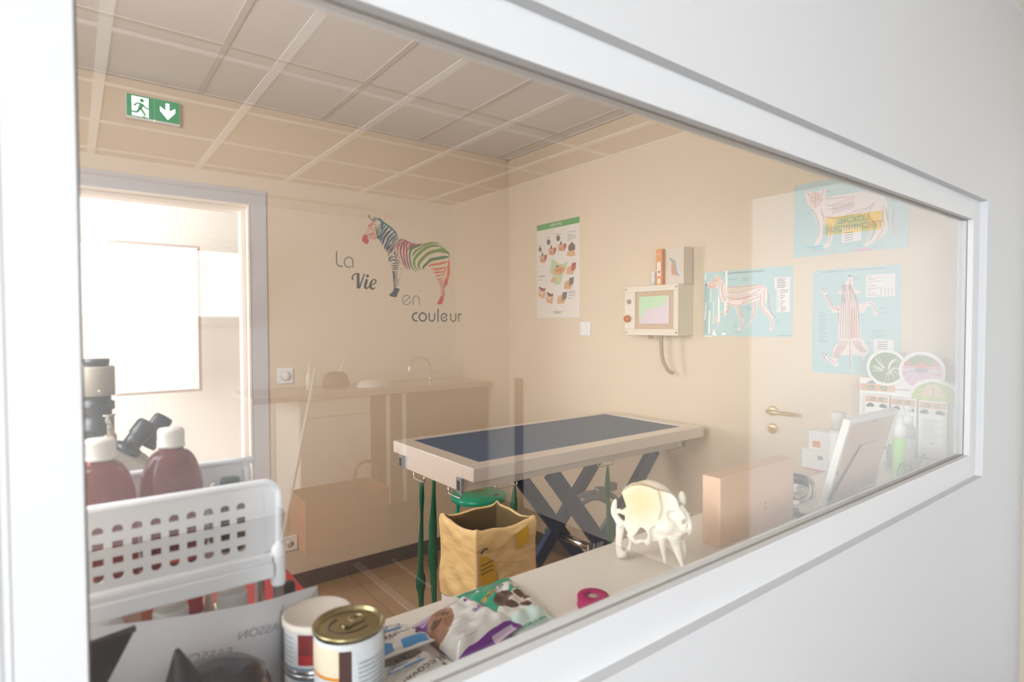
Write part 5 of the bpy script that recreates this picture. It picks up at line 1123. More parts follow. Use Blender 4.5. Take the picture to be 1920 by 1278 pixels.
def can(label, loc, r, h, panels, rz=0.0, metal='can_gold', ring=True, lid=False):
    root = thing('food_can', label, 'can', loc, rz, 'food cans')
    b = MB(); b.lathe([(0.0, 0.003), (r-0.003, 0.003), (r-0.002, 0.0), (r+0.0012, 0.0012), (r+0.0012, 0.003), (r-0.001, 0.0045), (r-0.001, h-0.0055), (r+0.001, h-0.004), (r+0.0015, h-0.0015), (r, h), (r-0.0025, h-0.0005), (r-0.003, h-0.004), (r-0.0065, h-0.0048), (r-0.009, h-0.004), (0.0, h-0.004)], metal, n=64); tin = b.build('tin', root)
    q = MB(); q.lathe([(r-0.0008, 0.0046), (r-0.0006, 0.006), (r-0.0006, h-0.009), (r-0.0008, h-0.0075)], 'label_white', n=64, close=False)
    for k, p in enumerate(panels): wrap(q, r-0.0006, *p, out=0.0002+0.0001*k)
    q.build('paper_label', tin)
    if ring:
        q = MB(); Z = h-0.0028
        pts = [(0.004+0.0085*math.cos(t), 0.0085*math.sin(t), Z) for t in [i*2*PI/20 for i in range(20)]]
        q.tube(pts, 0.0022, metal, 8, closed=True, M=T(0.008, 0.004, 0) @ RZ(0.5))
        q.stroke([(-0.006, 0.0), (0.014, 0.0)], [0.013, 0.015], metal, T(-0.002, -0.0015, Z-0.001) @ RZ(0.5), 0.0025, sm=1)
        q.lathe([(0.0035, 0), (0.003, 0.003), (0, 0.0032)], metal, T(-0.008, -0.005, Z-0.0008), 14)
        q.build('pull_ring', tin)
        q = MB(); q.tube([(0.024*math.cos(a), 0.02*math.sin(a), h-0.0038) for a in [math.radians(110+i*8) for i in range(26)]], 0.0011, 'label_brown', 6); q.build('score_line', tin)
    if lid:
        q = MB(); q.lathe([(r+0.002, h-0.006), (r+0.0022, h+0.0015), (r-0.001, h+0.0025), (r-0.003, h+0.0005), (0, h+0.0005)], 'lid_milky', n=64, close=False); q.build('plastic_lid', root, label='milky plastic lid')
    return root
pan = [(-100, 20, 0.012, 0.118, 'label_white'), (-128, -108, 0.006, 0.122, 'label_brown'), (-210, -128, 0.092, 0.124, 'label_cream'), (-210, -128, 0.088, 0.092, 'label_orange'), (-108, -10, 0.022, 0.026, 'label_orange'), (-30, 20, 0.105, 0.12, 'label_orange')]
pan += [(-98, -98+50+(k*7) % 17, 0.045+k*0.0055, 0.0462+k*0.0055, 'ink_grey') for k in range(12)]
can('tall gold topped can with a pull ring and brown stripe, nearest the window', (0.258, 0.66, CZ), 0.0412, 0.137, pan)
pan2 = [(-150, -105, 0.012, 0.024, 'label_red'), (-150, -105, 0.024, 0.05, 'label_darkred'), (-112, -107, 0.03, 0.05, 'label_red'), (-250, -112, 0.006, 0.008, 'label_blue'), (-250, -60, 0.0515, 0.053, 'label_blue')]
pan2 += [(-205+(k % 2)*4, -160, 0.014+k*0.006, 0.0152+k*0.006, 'ink_grey') for k in range(6)]
can('short white labelled can closed with a plastic lid, on top of another can', (0.2475, 0.7425, CZ+0.0588), 0.041, 0.0585, pan2, 0.12, 'can_silver', False, True)
can('short white labelled can at the bottom of the two can stack', (0.2475, 0.7425, CZ), 0.041, 0.0585, pan2, 0.5, 'can_silver', False)

# --- treat and food pouches lying on the counter
for n, c in (('green', '#0f9a78'), ('white', '#dfdcd6'), ('purple', '#6d1590'), ('lilac', '#cdb7cf'), ('kitten', '#9a6a52'), ('kittendark', '#5a3a30'), ('siam', '#4a3026'), ('siamlight', '#d6cdbf'), ('gold', '#b8963a'), ('sky', '#3f8fce'), ('deep', '#123f74'), ('mist', '#cfe3dd')):
    mat('foil_'+n, c, 0.25, coat=0.4)
def pouch(label, corners, z0, hgt, paint, seal='foil_white', nu=18, nv=22, seed=1, tilt=(0, 0, 0, 0)):
    """a filled sachet: corners (x, y) far-left, far-right, near-right, near-left; paint = (u0, u1, v0, v1, material) patches"""
    rnd = random.Random(seed)
    cx = sum(c[0] for c in corners)/4; cy = sum(c[1] for c in corners)/4
    b = MB()
    def P(u, v, top):
        a, c2, d, e = corners
        x = (a[0]*(1-u)+c2[0]*u)*(1-v)+(e[0]*(1-u)+d[0]*u)*v; y = (a[1]*(1-u)+c2[1]*u)*(1-v)+(e[1]*(1-u)+d[1]*u)*v
        t = (tilt[0]*(1-u)+tilt[1]*u)*(1-v)+(tilt[3]*(1-u)+tilt[2]*u)*v
        ed = max(0.0, min(u, 1-u)*5); ev = max(0.0, (min(v, 1-v)-0.06)*6)
        k = min(1, ed)**0.6*min(1, ev)**0.7
        wr = 0.0016*math.sin(17*u+seed)*math.sin(13*v+2*seed)+0.0012*math.sin(31*v+9*u)
        z = z0+t+0.0022+(hgt*k+wr*(0.4+k) if top else 0)
        if not top: z = z0+t+max(0, 0.0008-wr*0.2)
        return (x-cx, y-cy, z-z0)
    v = []; f = []; mi = []
    for s in (True, False):
        for j in range(nv+1):
            for i in range(nu+1): v.append(P(i/nu, j/nv, s))
    off = (nu+1)*(nv+1)
    for j in range(nv):
        for i in range(nu):
            a = j*(nu+1)+i; f.append((a+nu+1, a+nu+2, a+1, a)); mi.append(((i+0.5)/nu, (j+0.5)/nv))
    nt = len(f)
    for j in range(nv):
        for i in range(nu):
            a = off+j*(nu+1)+i; f.append((a, a+1, a+nu+2, a+nu+1))
    for j in range(nv):
        for a in (j*(nu+1), ): f.append((a, a+off, a+nu+1+off, a+nu+1))
        a = j*(nu+1)+nu; f.append((a+nu+1, a+nu+1+off, a+off, a))
    for i in range(nu):
        f.append((i+1, i+1+off, i+off, i)); a = nv*(nu+1)+i; f.append((a, a+off, a+1+off, a+1))
    vs, fs = b.mesh(v, f, seal, None, True)
    for q, (u, w) in zip(fs[:nt], mi):
        for (u0, u1, v0, v1, m) in paint:
            if callable(u0):
                if u0(u, w): q.material_index = b.mi(m)
            elif u0 <= u <= u1 and v0 <= w <= v1: q.material_index = b.mi(m)
    return b, P, (cx, cy)
def print_on(b, P, s, u, v, du, size, m, z0, flip=False, lift=0.0012):
    """lettering that follows the sachet: along du in (u, v)"""
    c = Vector(P(u, v, True)); e = Vector(P(u+du[0], v+du[1], True)); x = (e-c).normalized(); up = Vector((0, 0, 1)); y = up.cross(x).normalized(); zz = x.cross(y)
    c2 = c+zz*lift
    M = Matrix(((x.x, y.x, zz.x, c2.x), (x.y, y.y, zz.y, c2.y), (x.z, y.z, zz.z, c2.z), (0, 0, 0, 1)))
    if s: b.text(s, size, m, M, th=0.0005)
    else: b.marks(size, size*0.17, m, M, 9, 0.0005)
def finish(b, name, label, loc, group=None, cat='pouch'): return b.build(name, label=label, cat=cat, loc=loc, group=group)
HI = dict(nu=60, nv=72)
def ell(cu, cv, ru, rv, rot=0.0):
    c, s = math.cos(rot), math.sin(rot)
    return lambda u, v: (((u-cu)*c+(v-cv)*s)/ru)**2+((-(u-cu)*s+(v-cv)*c)/rv)**2 < 1
g = [(0, 1, 0, 0.2, 'foil_green'), (lambda u, v: v < 0.62-0.34*u and v > 0, 0, 0, 0, 'foil_green'), (lambda u, v: v > 0.33-0.2*u and v < 0.39-0.2*u and u > 0.14 and u < 0.72, 0, 0, 0, 'foil_gold'),
     (ell(0.62, 0.27, 0.24, 0.085, -0.5), 0, 0, 0, 'foil_white'), (ell(0.86, 0.2, 0.13, 0.09), 0, 0, 0, 'foil_white'), (ell(0.44, 0.45, 0.24, 0.11, -0.3), 0, 0, 0, 'foil_siam'), (ell(0.6, 0.58, 0.24, 0.1, -0.1), 0, 0, 0, 'foil_siamlight'), (ell(0.44, 0.58, 0.12, 0.06, 0.4), 0, 0, 0, 'foil_siam'),
     (ell(0.77, 0.46, 0.1, 0.07, 0.3), 0, 0, 0, 'foil_siam'), (ell(0.66, 0.67, 0.11, 0.05, 0.2), 0, 0, 0, 'foil_siam'), (ell(0.82, 0.56, 0.07, 0.05), 0, 0, 0, 'foil_siam'), (ell(0.08, 0.5, 0.08, 0.06), 0, 0, 0, 'foil_green'), (ell(0.95, 0.36, 0.05, 0.03), 0, 0, 0, 'foil_green'), (ell(0.97, 0.55, 0.02, 0.04), 0, 0, 0, 'foil_green'),
     (0, 1, 0.72, 1, 'foil_mist')]
b, P, c = pouch('', [(0.528, 0.855), (0.645, 0.858), (0.622, 0.694), (0.54, 0.684)], CZ, 0.014, g, 'foil_white', seed=2, tilt=(0.012, 0.014, 0.004, 0.004), **HI)
print_on(b, P, None, 0.5, 0.9, (0.2, 0), 0.055, 'foil_green', CZ); print_on(b, P, None, 0.43, 0.29, (0.2, -0.04), 0.05, 'foil_siam', CZ)
finish(b, 'food_pouch', 'green topped white treat pouch with a siamese cat picture', (c[0], c[1], CZ), 'pouches on the counter')
pp = [(0, 1, 0, 1, 'foil_white'), (0, 1, 0, 0.13, 'foil_purple'), (lambda u, v: v < 0.32-0.3*u, 0, 0, 0, 'foil_lilac'), (lambda u, v: 0.06 < v < 0.34-0.30*u and u < 0.85, 0, 0, 0, 'foil_purple'), (ell(0.2, 0.36, 0.3, 0.17, -0.5), 0, 0, 0, 'foil_kitten'), (ell(0.14, 0.35, 0.08, 0.05, 0.5), 0, 0, 0, 'foil_kittendark'), (ell(0.36, 0.3, 0.05, 0.05), 0, 0, 0, 'foil_kittendark'),
      (ell(0.78, 0.28, 0.03, 0.02), 0, 0, 0, 'foil_purple'), (0, 1, 0.88, 1, 'foil_purple'), (lambda u, v: v > 0.91 and 0.55 < u < 0.92, 0, 0, 0, 'foil_lilac')]
b, P, c = pouch('', [(0.425, 0.822), (0.527, 0.842), (0.556, 0.704), (0.432, 0.680)], CZ, 0.022, pp, 'foil_purple', seed=5, tilt=(0.006, 0.013, 0.015, 0.002), **HI)
print_on(b, P, 'ive', 0.72, 0.56, (-0.2, 0.0), 0.02, 'foil_purple', CZ)
for k in range(6): b.stroke([(P(0.1, 0.6+k*0.04, True)[0], P(0.1, 0.6+k*0.04, True)[1]), (P(0.6, 0.6+k*0.04, True)[0], P(0.6, 0.6+k*0.04, True)[1])], 0.0007, 'foil_lilac', T(0, 0, max(P(0.35, 0.6+k*0.04, True)[2], 0)+0.001), 0.0003, sm=1)
finish(b, 'food_pouch', 'white and purple pouch with a brown kitten picture, in the middle of the row', (c[0], c[1], CZ), 'pouches on the counter')
def recovery(label, corners, z, seed, tilt):
    pr_ = [(0, 1, 0, 1, 'foil_white'), (lambda u, v: 0.04 < v < 0.2 and u > 0.1, 0, 0, 0, 'foil_sky' if seed == 7 else 'foil_deep'), (lambda u, v: 0.06 < v < 0.17 and 0.35 < u < 0.9, 0, 0, 0, 'foil_mist'), (lambda u, v: v > 0.8 and v < 0.93 and math.sin(u*23)+math.sin(u*11) > -0.9, 0, 0, 0, 'foil_sky'), (ell(0.98, 0.68, 0.14, 0.06), 0, 0, 0, 'label_brown' if seed != 7 else 'foil_siam')]
    b, P, c = pouch('', corners, z, 0.014, pr_, 'foil_white', seed=seed, tilt=tilt, **HI)
    print_on(b, P, 'Recovery', 0.52, 0.63, (-0.2, 0), 0.021, 'ink_dark', z)
    for k in range(10): 
        a = P(0.4+k*0.045, 0.07, True); e = P(0.4+k*0.045, 0.16, True)
        b.stroke([(a[0], a[1]), (e[0], e[1])], 0.0012+0.001*(k % 3 == 0), 'ink_dark', T(0, 0, max(a[2], e[2])+0.0006), 0.0003, sm=1)
    for v_ in (0.30, 0.37, 0.44):
        a = P(0.15, v_, True); e = P(0.7, v_, True); m_ = P(0.42, v_, True)
        b.stroke([(a[0], a[1]), (e[0], e[1])], 0.0022, 'foil_sky', T(0, 0, max(a[2], m_[2], e[2])+0.0003), 0.0003, sm=1)
    finish(b, 'food_pouch', label, (c[0], c[1], z), 'pouches on the counter')
recovery('white and navy recovery pouch lying lowest, nearest the window frame', [(0.322, 0.752), (0.412, 0.752), (0.428, 0.668), (0.312, 0.652)], CZ, 6, (0, 0, 0, 0))
recovery('white and light blue recovery pouch lying across the lower one', [(0.345, 0.842), (0.418, 0.832), (0.418, 0.735), (0.312, 0.735)], CZ+0.003, 7, (0.0, 0.0, 0.022, 0.022))

# --- roll of pink bandage
mat('bandage_pink', '#b3105f', 0.75, bump=(400, 0.3)); mat('core_grey', '#8c8790', 0.5)
root = thing('bandage_roll', 'roll of magenta cohesive bandage lying on the counter', 'bandage', (0.714, 0.703, CZ))
b = MB(); b.lathe([(0.0105, 0.0), (0.026, 0.0), (0.028, 0.002), (0.0272, 0.010), (0.028, 0.018), (0.0265, 0.0205), (0.0105, 0.0205), (0.0105, 0.0)], 'bandage_pink', n=40, close=False); b.build('bandage', root)
b = MB(); v = [(0.0118*(1+0.12*math.sin(5*a))*math.cos(a), 0.0118*(1+0.12*math.cos(4*a))*math.sin(a)) for a in [i*2*PI/18 for i in range(18)]]
b.flat(v, 'core_grey', T(0, 0, 0.0), 0.0155, 0.003); b.flat([(x*0.55-0.002, y*0.6) for x, y in v], 'chrome', T(0, 0, 0), 0.0005, 0.0186); b.build('core', root)

# --- fibreboard box block
mat('fibreboard', '#e0bb9f', 0.75, noise=(60, 0.04), bump=(500, 0.1)); mat('stamp_grey', '#9c8d86', 0.6)
root = thing('fibreboard_box', 'tan fibreboard box standing on edge between the skull and the picture frame', 'box', (1.285, 0.742, CZ))
b = MB(); b.box((-0.162, -0.0225, 0), (0.162, 0.0225, 0.153), 'fibreboard', None, 0.002); b.build('board', root)
b = MB(); Q = Matrix(((1, 0, 0, 0), (0, 0, -1, -0.0226), (0, 1, 0, 0), (0, 0, 0, 1)))
b.stroke([(0.02, 0.06), (0.024, 0.064), (0.029, 0.063), (0.032, 0.068)], 0.003, 'stamp_grey', Q, 0.0002); b.stroke([(0.022, 0.055), (0.027, 0.052), (0.025, 0.047)], 0.003, 'stamp_grey', Q, 0.0002); b.build('ink_stamp', root)

# --- glassware
m = mat('drinking_glass', (0.93, 0.95, 0.95), 0.02, trans=1.0, ior=1.45)
b = MB(); b.lathe([(0, 0.0), (0.027, 0.0), (0.029, 0.003), (0.012, 0.008), (0.0075, 0.014), (0.007, 0.03), (0.013, 0.040), (0.027, 0.055), (0.032, 0.075), (0.029, 0.10), (0.027, 0.101), (0.030, 0.076), (0.0255, 0.057), (0.012, 0.044), (0, 0.042)], 'drinking_glass', n=48, close=False)
b.build('glass_goblet', label='clear glass goblet standing right beside the fibreboard box', cat='glass', loc=(1.474, 0.728, CZ))
b = MB(); M_ = RZ(-0.5) @ RY(PI/2-0.05)
b.lathe([(0, -0.045), (0.026, -0.045), (0.0335, -0.038), (0.037, -0.01), (0.037, 0.022), (0.033, 0.045), (0.031, 0.0455), (0.0345, 0.02), (0.0345, -0.01), (0.031, -0.035), (0.024, -0.041), (0, -0.041)], 'drinking_glass', M_, 48, close=False)
b.build('glass_tumbler', label='glass tumbler lying on its side before the picture frame', cat='glass', loc=(1.572, 0.782, CZ+0.0375))

# --- picture frame leaning on the window, its back to the surgery
mat('frame_pale', '#e9e6e0', 0.45); mat('backing_board', '#d3b59f', 0.8, noise=(40, 0.04)); mat('easel_edge', '#5b5557', 0.6)
root = thing('picture_frame', 'white picture frame leaning on the glass, showing its tan backing', 'picture frame', (1.766, 0.7205, CZ))
lean = math.atan2(0.062, 0.243); M_ = RX(lean); hw, hh, th = 0.165, 0.25, 0.018
b = MB()
for x0, x1, z0, z1 in ((-hw, -hw+0.014, 0, hh), (hw-0.014, hw, 0, hh), (-hw+0.014, hw-0.014, 0, 0.014), (-hw+0.014, hw-0.014, hh-0.014, hh)): b.box((x0, -th/2, z0), (x1, th/2, z1), 'frame_pale', M_, 0.0015)
b.build('moulding', root)
b = MB(); b.box((-hw+0.012, -th/2+0.002, 0.012), (hw-0.012, -th/2+0.006, hh-0.012), 'backing_board', M_); bb_ = b.build('backing_board', root)
b = MB(); b.mesh([(-0.155, -th/2-0.001, 0.02), (-0.05, -th/2-0.001, 0.165), (0.06, -th/2-0.001, 0.165), (0.03, -th/2-0.001, 0.014), (-0.155, -th/2-0.004, 0.02), (-0.05, -th/2-0.004, 0.165), (0.06, -th/2-0.004, 0.165), (0.03, -th/2-0.004, 0.014)], [(0, 1, 2, 3), (7, 6, 5, 4), (0, 4, 5, 1), (1, 5, 6, 2), (2, 6, 7, 3), (3, 7, 4, 0)], 'backing_board', M_)
b.tube([M_ @ Vector((-0.156, -th/2-0.0025, 0.02)), M_ @ Vector((-0.05, -th/2-0.0025, 0.167))], [0.004, 0.0015], 'easel_edge', 6); b.build('easel_flap', bb_)
for x, z in ((0.0, hh-0.016), (hw-0.016, 0.13), (-hw+0.016, 0.10)):
    b = MB(); b.box((x-0.007, -th/2-0.001, z-0.005), (x+0.007, -th/2+0.003, z+0.005), 'chrome', M_, 0.001); b.build('clip', bb_)
# --- folded wire spectacles beyond it
b = MB(); w_ = [(2.04, 0.69, 0.955), (2.03, 0.685, 0.99), (2.06, 0.684, 1.004), (2.09, 0.684, 0.988), (2.13, 0.684, 0.985), (2.16, 0.685, 0.958), (2.20, 0.685, 0.972), (2.25, 0.69, 0.99), (2.262, 0.69, 1.004), (2.275, 0.69, 0.995)]
b.tube(smooth_path([(x-2.13, y-0.685, z-CZ) for x, y, z in w_], 6), 0.0016, 'dark_grey', 8)
b.build('wire_clip', label='thin bent grey wire lying before the pump bottle', cat='wire', loc=(2.13, 0.685, CZ+0.002))

# --- bottles by the display
mat('label_lime', '#9ad06a', 0.4); mat('clear_bottle', '#d9dcd9', 0.15, trans=0.55, ior=1.3); mat('label_mauve', '#cfc2c6', 0.45)
root = thing('pump_bottle', 'clear pump dispenser bottle with a mauve and green label beside the cat display', 'bottle', (2.185, 0.712, CZ))
b = MB(); b.lathe([(0, 0), (0.0215, 0), (0.023, 0.003), (0.023, 0.135), (0.021, 0.15), (0.014, 0.163), (0.0125, 0.17)], 'clear_bottle', n=32); b.build('body', root)
b = MB(); b.lathe([(0.0233, 0.02), (0.0233, 0.115)], 'label_mauve', n=32, close=False); wrap(b, 0.0233, -40, -15, 0.02, 0.115, 'label_lime')
for k in range(9): wrap(b, 0.0233, -170+(k % 3)*4, -70-(k*13) % 30, 0.03+k*0.009, 0.0315+k*0.009, 'ink_grey')
b.build('label', root)
b = MB(); b.lathe([(0.0155, 0.163), (0.0155, 0.188), (0.006, 0.19), (0.0055, 0.205), (0.0115, 0.207), (0.0115, 0.222), (0, 0.223)], 'white_plastic', n=24); b.tube([(0, 0, 0.216), (0.02, 0.012, 0.217), (0.035, 0.02, 0.212), (0.037, 0.021, 0.206)], 0.005, 'white_plastic', 10); b.build('pump', root)
root = thing('spray_bottle', 'slim green filled bottle with a white cap beside the pump bottle', 'bottle', (2.095, 0.704, CZ))
b = MB(); b.lathe([(0, 0), (0.017, 0), (0.019, 0.003), (0.0195, 0.12), (0.018, 0.128)], 'label_lime', n=28); b.build('body', root)
b = MB(); b.lathe([(0.018, 0.128), (0.0175, 0.16), (0.011, 0.175), (0.010, 0.197), (0, 0.198)], 'white_plastic', n=28); b.build('cap', root)
root = thing('lotion_bottle', 'plain white lotion bottle behind the top corner of the picture frame', 'bottle', (1.93, 0.82, CZ))
b = MB(); b.lathe([(0, 0), (0.024, 0), (0.0265, 0.004), (0.0265, 0.14), (0.02, 0.155)], 'white_plastic', n=28); b.build('body', root)
b = MB(); b.lathe([(0.022, 0.155), (0.022, 0.208), (0.02, 0.212), (0, 0.212)], 'off_white_plastic', n=28); b.build('cap', root)
for i, (x, y, hh_, lb) in enumerate(((2.232, 0.768, 0.10, 'squat white capped jar just behind the pump bottle'), (2.245, 0.728, 0.115, 'white capped jar between pump bottle and product cartons'))):
    root = thing('lotion_bottle', lb, 'bottle', (x, y, CZ)); b = MB(); b.lathe([(0, 0), (0.02, 0), (0.021, 0.07), (0.016, 0.08)], 'bottle_grey', n=22); b.build('body', root)
    b = MB(); b.lathe([(0.0175, 0.08), (0.0175, hh_), (0, hh_+0.001)], 'white_plastic', n=22); b.build('cap', root)

# --- cardboard product display against the right-hand wall
mat('card_white', '#ece9e4', 0.5); mat('photo_leaf', '#7f8f62', 0.5, noise=(120, 0.5)); mat('photo_pink', '#d69db5', 0.5, noise=(70, 0.15)); mat('photo_coral', '#d9806a', 0.5); mat('photo_lawn', '#a9bd62', 0.5, noise=(90, 0.25)); mat('photo_fur', '#dcc19a', 0.6, noise=(80, 0.2))
mat('cat_orange', '#d9a277', 0.6, noise=(160, 0.25)); mat('cat_eye', '#8fb59a', 0.3); mat('cat_pupil', '#23282a', 0.3); mat('cat_grey', '#7d7a80', 0.6, noise=(60, 0.3)); mat('logo_pink', '#e07a98', 0.5); mat('tray_slate', '#8a919c', 0.5)
PD = plane_right(0, 0, 0)
DX, DY = 2.33, 0.77
root = thing('product_display', 'white cardboard counter display topped with round flower pictures', 'display', (DX, DY, CZ))
def dz(z): return z-CZ
def disc(cy, cz, r, n=40, a0=0, a1=360): return [((DY-cy)+r*math.cos(math.radians(a0+(a1-a0)*i/n)), dz(cz)+r*math.sin(math.radians(a0+(a1-a0)*i/n))) for i in range(n+(0 if a1-a0 == 360 else 1))]
b = MB(); b.box((-0.152, 0.0, -0.02), (0.145, dz(1.242), -0.016), 'card_white', PD); b.box((-0.152, 0.0, -0.02), (0.145, 0.03, 0.03), 'card_white', PD); b.box((-0.145, 0.03, -0.016), (0.145, 0.034, 0.024), 'tray_slate', PD)
b.mesh([(0.145, 0, -0.016), (0.145, 0, 0.05), (0.145, 0.10, -0.016), (0.149, 0, -0.016), (0.149, 0, 0.05), (0.149, 0.10, -0.016)], [(0, 1, 2), (5, 4, 3), (0, 3, 4, 1), (1, 4, 5, 2), (2, 5, 3, 0)], 'card_white', PD)
b.box((-0.152, dz(1.205), -0.0158), (0.145, dz(1.208), -0.0154), 'tray_slate', PD); b.build('stand', root)
def round_pic(nm, cy, cz, r, fill, lay, z):
    q = MB(); q.flat(disc(cy, cz, r), 'card_white', PD, 0.003, z); q.flat(disc(cy, cz, r*0.84), fill, PD, 0.0004, z+0.003)
    x0, y0 = DY-cy, dz(cz); rnd = random.Random(int(cy*1000))
    if lay == 'leaf':
        for k in range(16):
            a = rnd.uniform(0, 6.28); L_ = r*0.8
            q.stroke([(x0+0.01*math.cos(a), y0-0.01+0.01*math.sin(a)), (x0+L_*0.5*math.cos(a+0.2), y0+L_*0.5*math.sin(a+0.2)), (x0+L_*0.95*math.cos(a), y0+L_*0.95*math.sin(a))], [0.004, 0.003, 0.0006], 'card_white' if k % 3 else 'label_mauve', PD, 0.0002, z+0.0034+0.00002*k)
    else:
        q.flat([(x0+r*0.82*math.cos(t), y0+r*0.82*math.sin(t)) for t in [math.radians(20+i*140/14) for i in range(15)]], 'photo_leaf', PD, 0.0001, z+0.0034)
        for k in range(15):
            a = math.radians(175+k*13.5); q.stroke([(x0, y0+0.006), (x0+r*0.5*math.cos(a), y0+r*0.5*math.sin(a)), (x0+r*0.82*math.cos(a), y0+r*0.80*math.sin(a))], [0.004, 0.012, 0.007], 'photo_pink' if k % 2 else 'label_mauve', PD, 0.0002, z+0.0036+0.00002*k)
        q.stroke([(x0-0.018, y0+0.012), (x0, y0+0.022), (x0+0.018, y0+0.012)], [0.014, 0.022, 0.014], 'photo_coral', PD, 0.0004, z+0.004); q.stroke([(x0-0.02, y0+0.003), (x0, y0+0.005), (x0+0.02, y0+0.003)], [0.006, 0.016, 0.006], 'tray_slate', PD, 0.0004, z+0.0043)
        for dx in (-0.042, 0.038): q.stroke([(x0+dx-0.01, y0+0.024), (x0+dx, y0+0.03), (x0+dx+0.008, y0+0.022)], [0.005, 0.012, 0.005], 'photo_coral', PD, 0.0003, z+0.004)
    q.build(nm, root)
round_pic('flower_picture', 0.832, 1.283, 0.066, 'photo_leaf', 'leaf', -0.014)
round_pic('flower_picture', 0.722, 1.276, 0.070, 'photo_pink', 'flower', -0.010)
q = MB(); q.flat(disc(0.683, 1.172, 0.082, 30, 0, 180), 'card_white', PD, 0.003, -0.006); q.flat(disc(0.683, 1.175, 0.068, 30, 0, 180), 'photo_lawn', PD, 0.0004, -0.003)
q.stroke([(DY-0.683-0.03, dz(1.19)), (DY-0.683-0.005, dz(1.215)), (DY-0.683+0.03, dz(1.195))], [0.02, 0.04, 0.02], 'photo_fur', PD, 0.0004, -0.0024); q.build('lawn_picture', root)
def eyes(q, x0, x1, y0, y1, z):
    w_, h_ = x1-x0, y1-y0; q.box((x0, y0, z), (x1, y1, z+0.0004), 'cat_orange', PD)
    for cx in (x0+w_*0.32, x0+w_*0.68):
        q.flat([(cx+w_*0.10*math.cos(a), y0+h_*0.5+h_*0.3*math.sin(a)*(1+0.3*math.cos(a))) for a in [i*PI/8 for i in range(16)]], 'cat_pupil', PD, 0.0003, z+0.0004); q.flat([(cx+w_*0.075*math.cos(a), y0+h_*0.48+h_*0.22*math.sin(a)) for a in [i*PI/8 for i in range(16)]], 'cat_eye', PD, 0.0003, z+0.0006)
q = MB(); eyes(q, -0.15, -0.035, dz(1.195), dz(1.22), -0.0155); q.flat([(-0.13, dz(1.221)), (-0.095, dz(1.221)), (-0.11, dz(1.236))], 'cat_grey', PD, 0.0003, -0.0155)
q.flat([(0.026+0.016*math.cos(PI/2+i*2*PI/5), dz(1.214)+0.016*math.sin(PI/2+i*2*PI/5)) for i in range(5)], 'logo_pink', PD, 0.0004, -0.009); q.build('printed_header', root)
# product cartons standing in it
def carton(yc, w_, h_, label, dx):
    r_ = thing('product_carton', label, 'carton', (DX-0.002+dx, yc, CZ+0.034), 0, 'cartons in the display'); q = MB(); q.box((-0.013, -w_/2, 0), (0.013, w_/2, h_), 'card_white', None, 0.001); q.build('box', r_)
    q = MB(); z = 0.0132; eyes(q, -w_/2+0.003, w_/2-0.003, h_-0.026, h_-0.004, z); q.box((-w_/2+0.003, h_-0.052, z), (w_/2-0.003, h_-0.030, z+0.0003), 'card_white', PD)
    q.stroke([(-w_/2+0.006, h_-0.042), (-w_/4, h_-0.037), (-w_/8, h_-0.042)], [0.008, 0.016, 0.006], 'cat_grey', PD, 0.0003, z); q.stroke([(w_/8, h_-0.042), (w_/4, h_-0.037), (w_/2-0.006, h_-0.042)], [0.006, 0.016, 0.008], 'cat_grey', PD, 0.0003, z)
    for k in range(9): q.stroke([(-w_/2+0.012, h_-0.065-k*0.008), (w_/2-0.012-0.01*(k % 3), h_-0.065-k*0.008)], 0.0016, 'ink_grey', PD, 0.0002, z, sm=1)
    q.flat([(0.004*math.cos(i), h_-0.145+0.004*math.sin(i)) for i in range(6)], 'logo_pink', PD, 0.0003, z); q.build('print', r_)
carton(0.852, 0.078, 0.20, 'cat eye product carton farthest from the window in the display', 0)
carton(0.768, 0.078, 0.197, 'middle cat eye product carton in the display, behind the pump bottle', 0)
carton(0.682, 0.082, 0.195, 'cat eye product carton nearest the window in the display', 0)

# --- glove boxes on the right-hand wall beyond the counter
root = thing('glove_box', 'white box with a pink stripe fixed to the wall below the charts', 'box', (2.36, 1.06, 0.865))
b = MB(); b.box((-0.04, -0.06, 0), (0.058, 0.062, 0.08), 'card_white', None, 0.001); b.build('carton', root)
b = MB(); b.box((-0.0404, -0.06, 0.0), (-0.04, 0.062, 0.005), 'logo_pink'); b.box((-0.0404, -0.02, 0.045), (-0.04, 0.0, 0.06), 'ink_grey'); b.build('stripe', root)
root = thing('glove_box', 'smaller white box with an orange print on top of the striped box', 'box', (2.37, 1.055, 0.945))
b = MB(); b.box((-0.04, -0.05, 0), (0.048, 0.045, 0.075), 'card_white', None, 0.001); b.build('carton', root)
b = MB(); b.box((-0.0404, 0.0, 0.01), (-0.04, 0.03, 0.035), 'box_orange'); b.build('print', root)

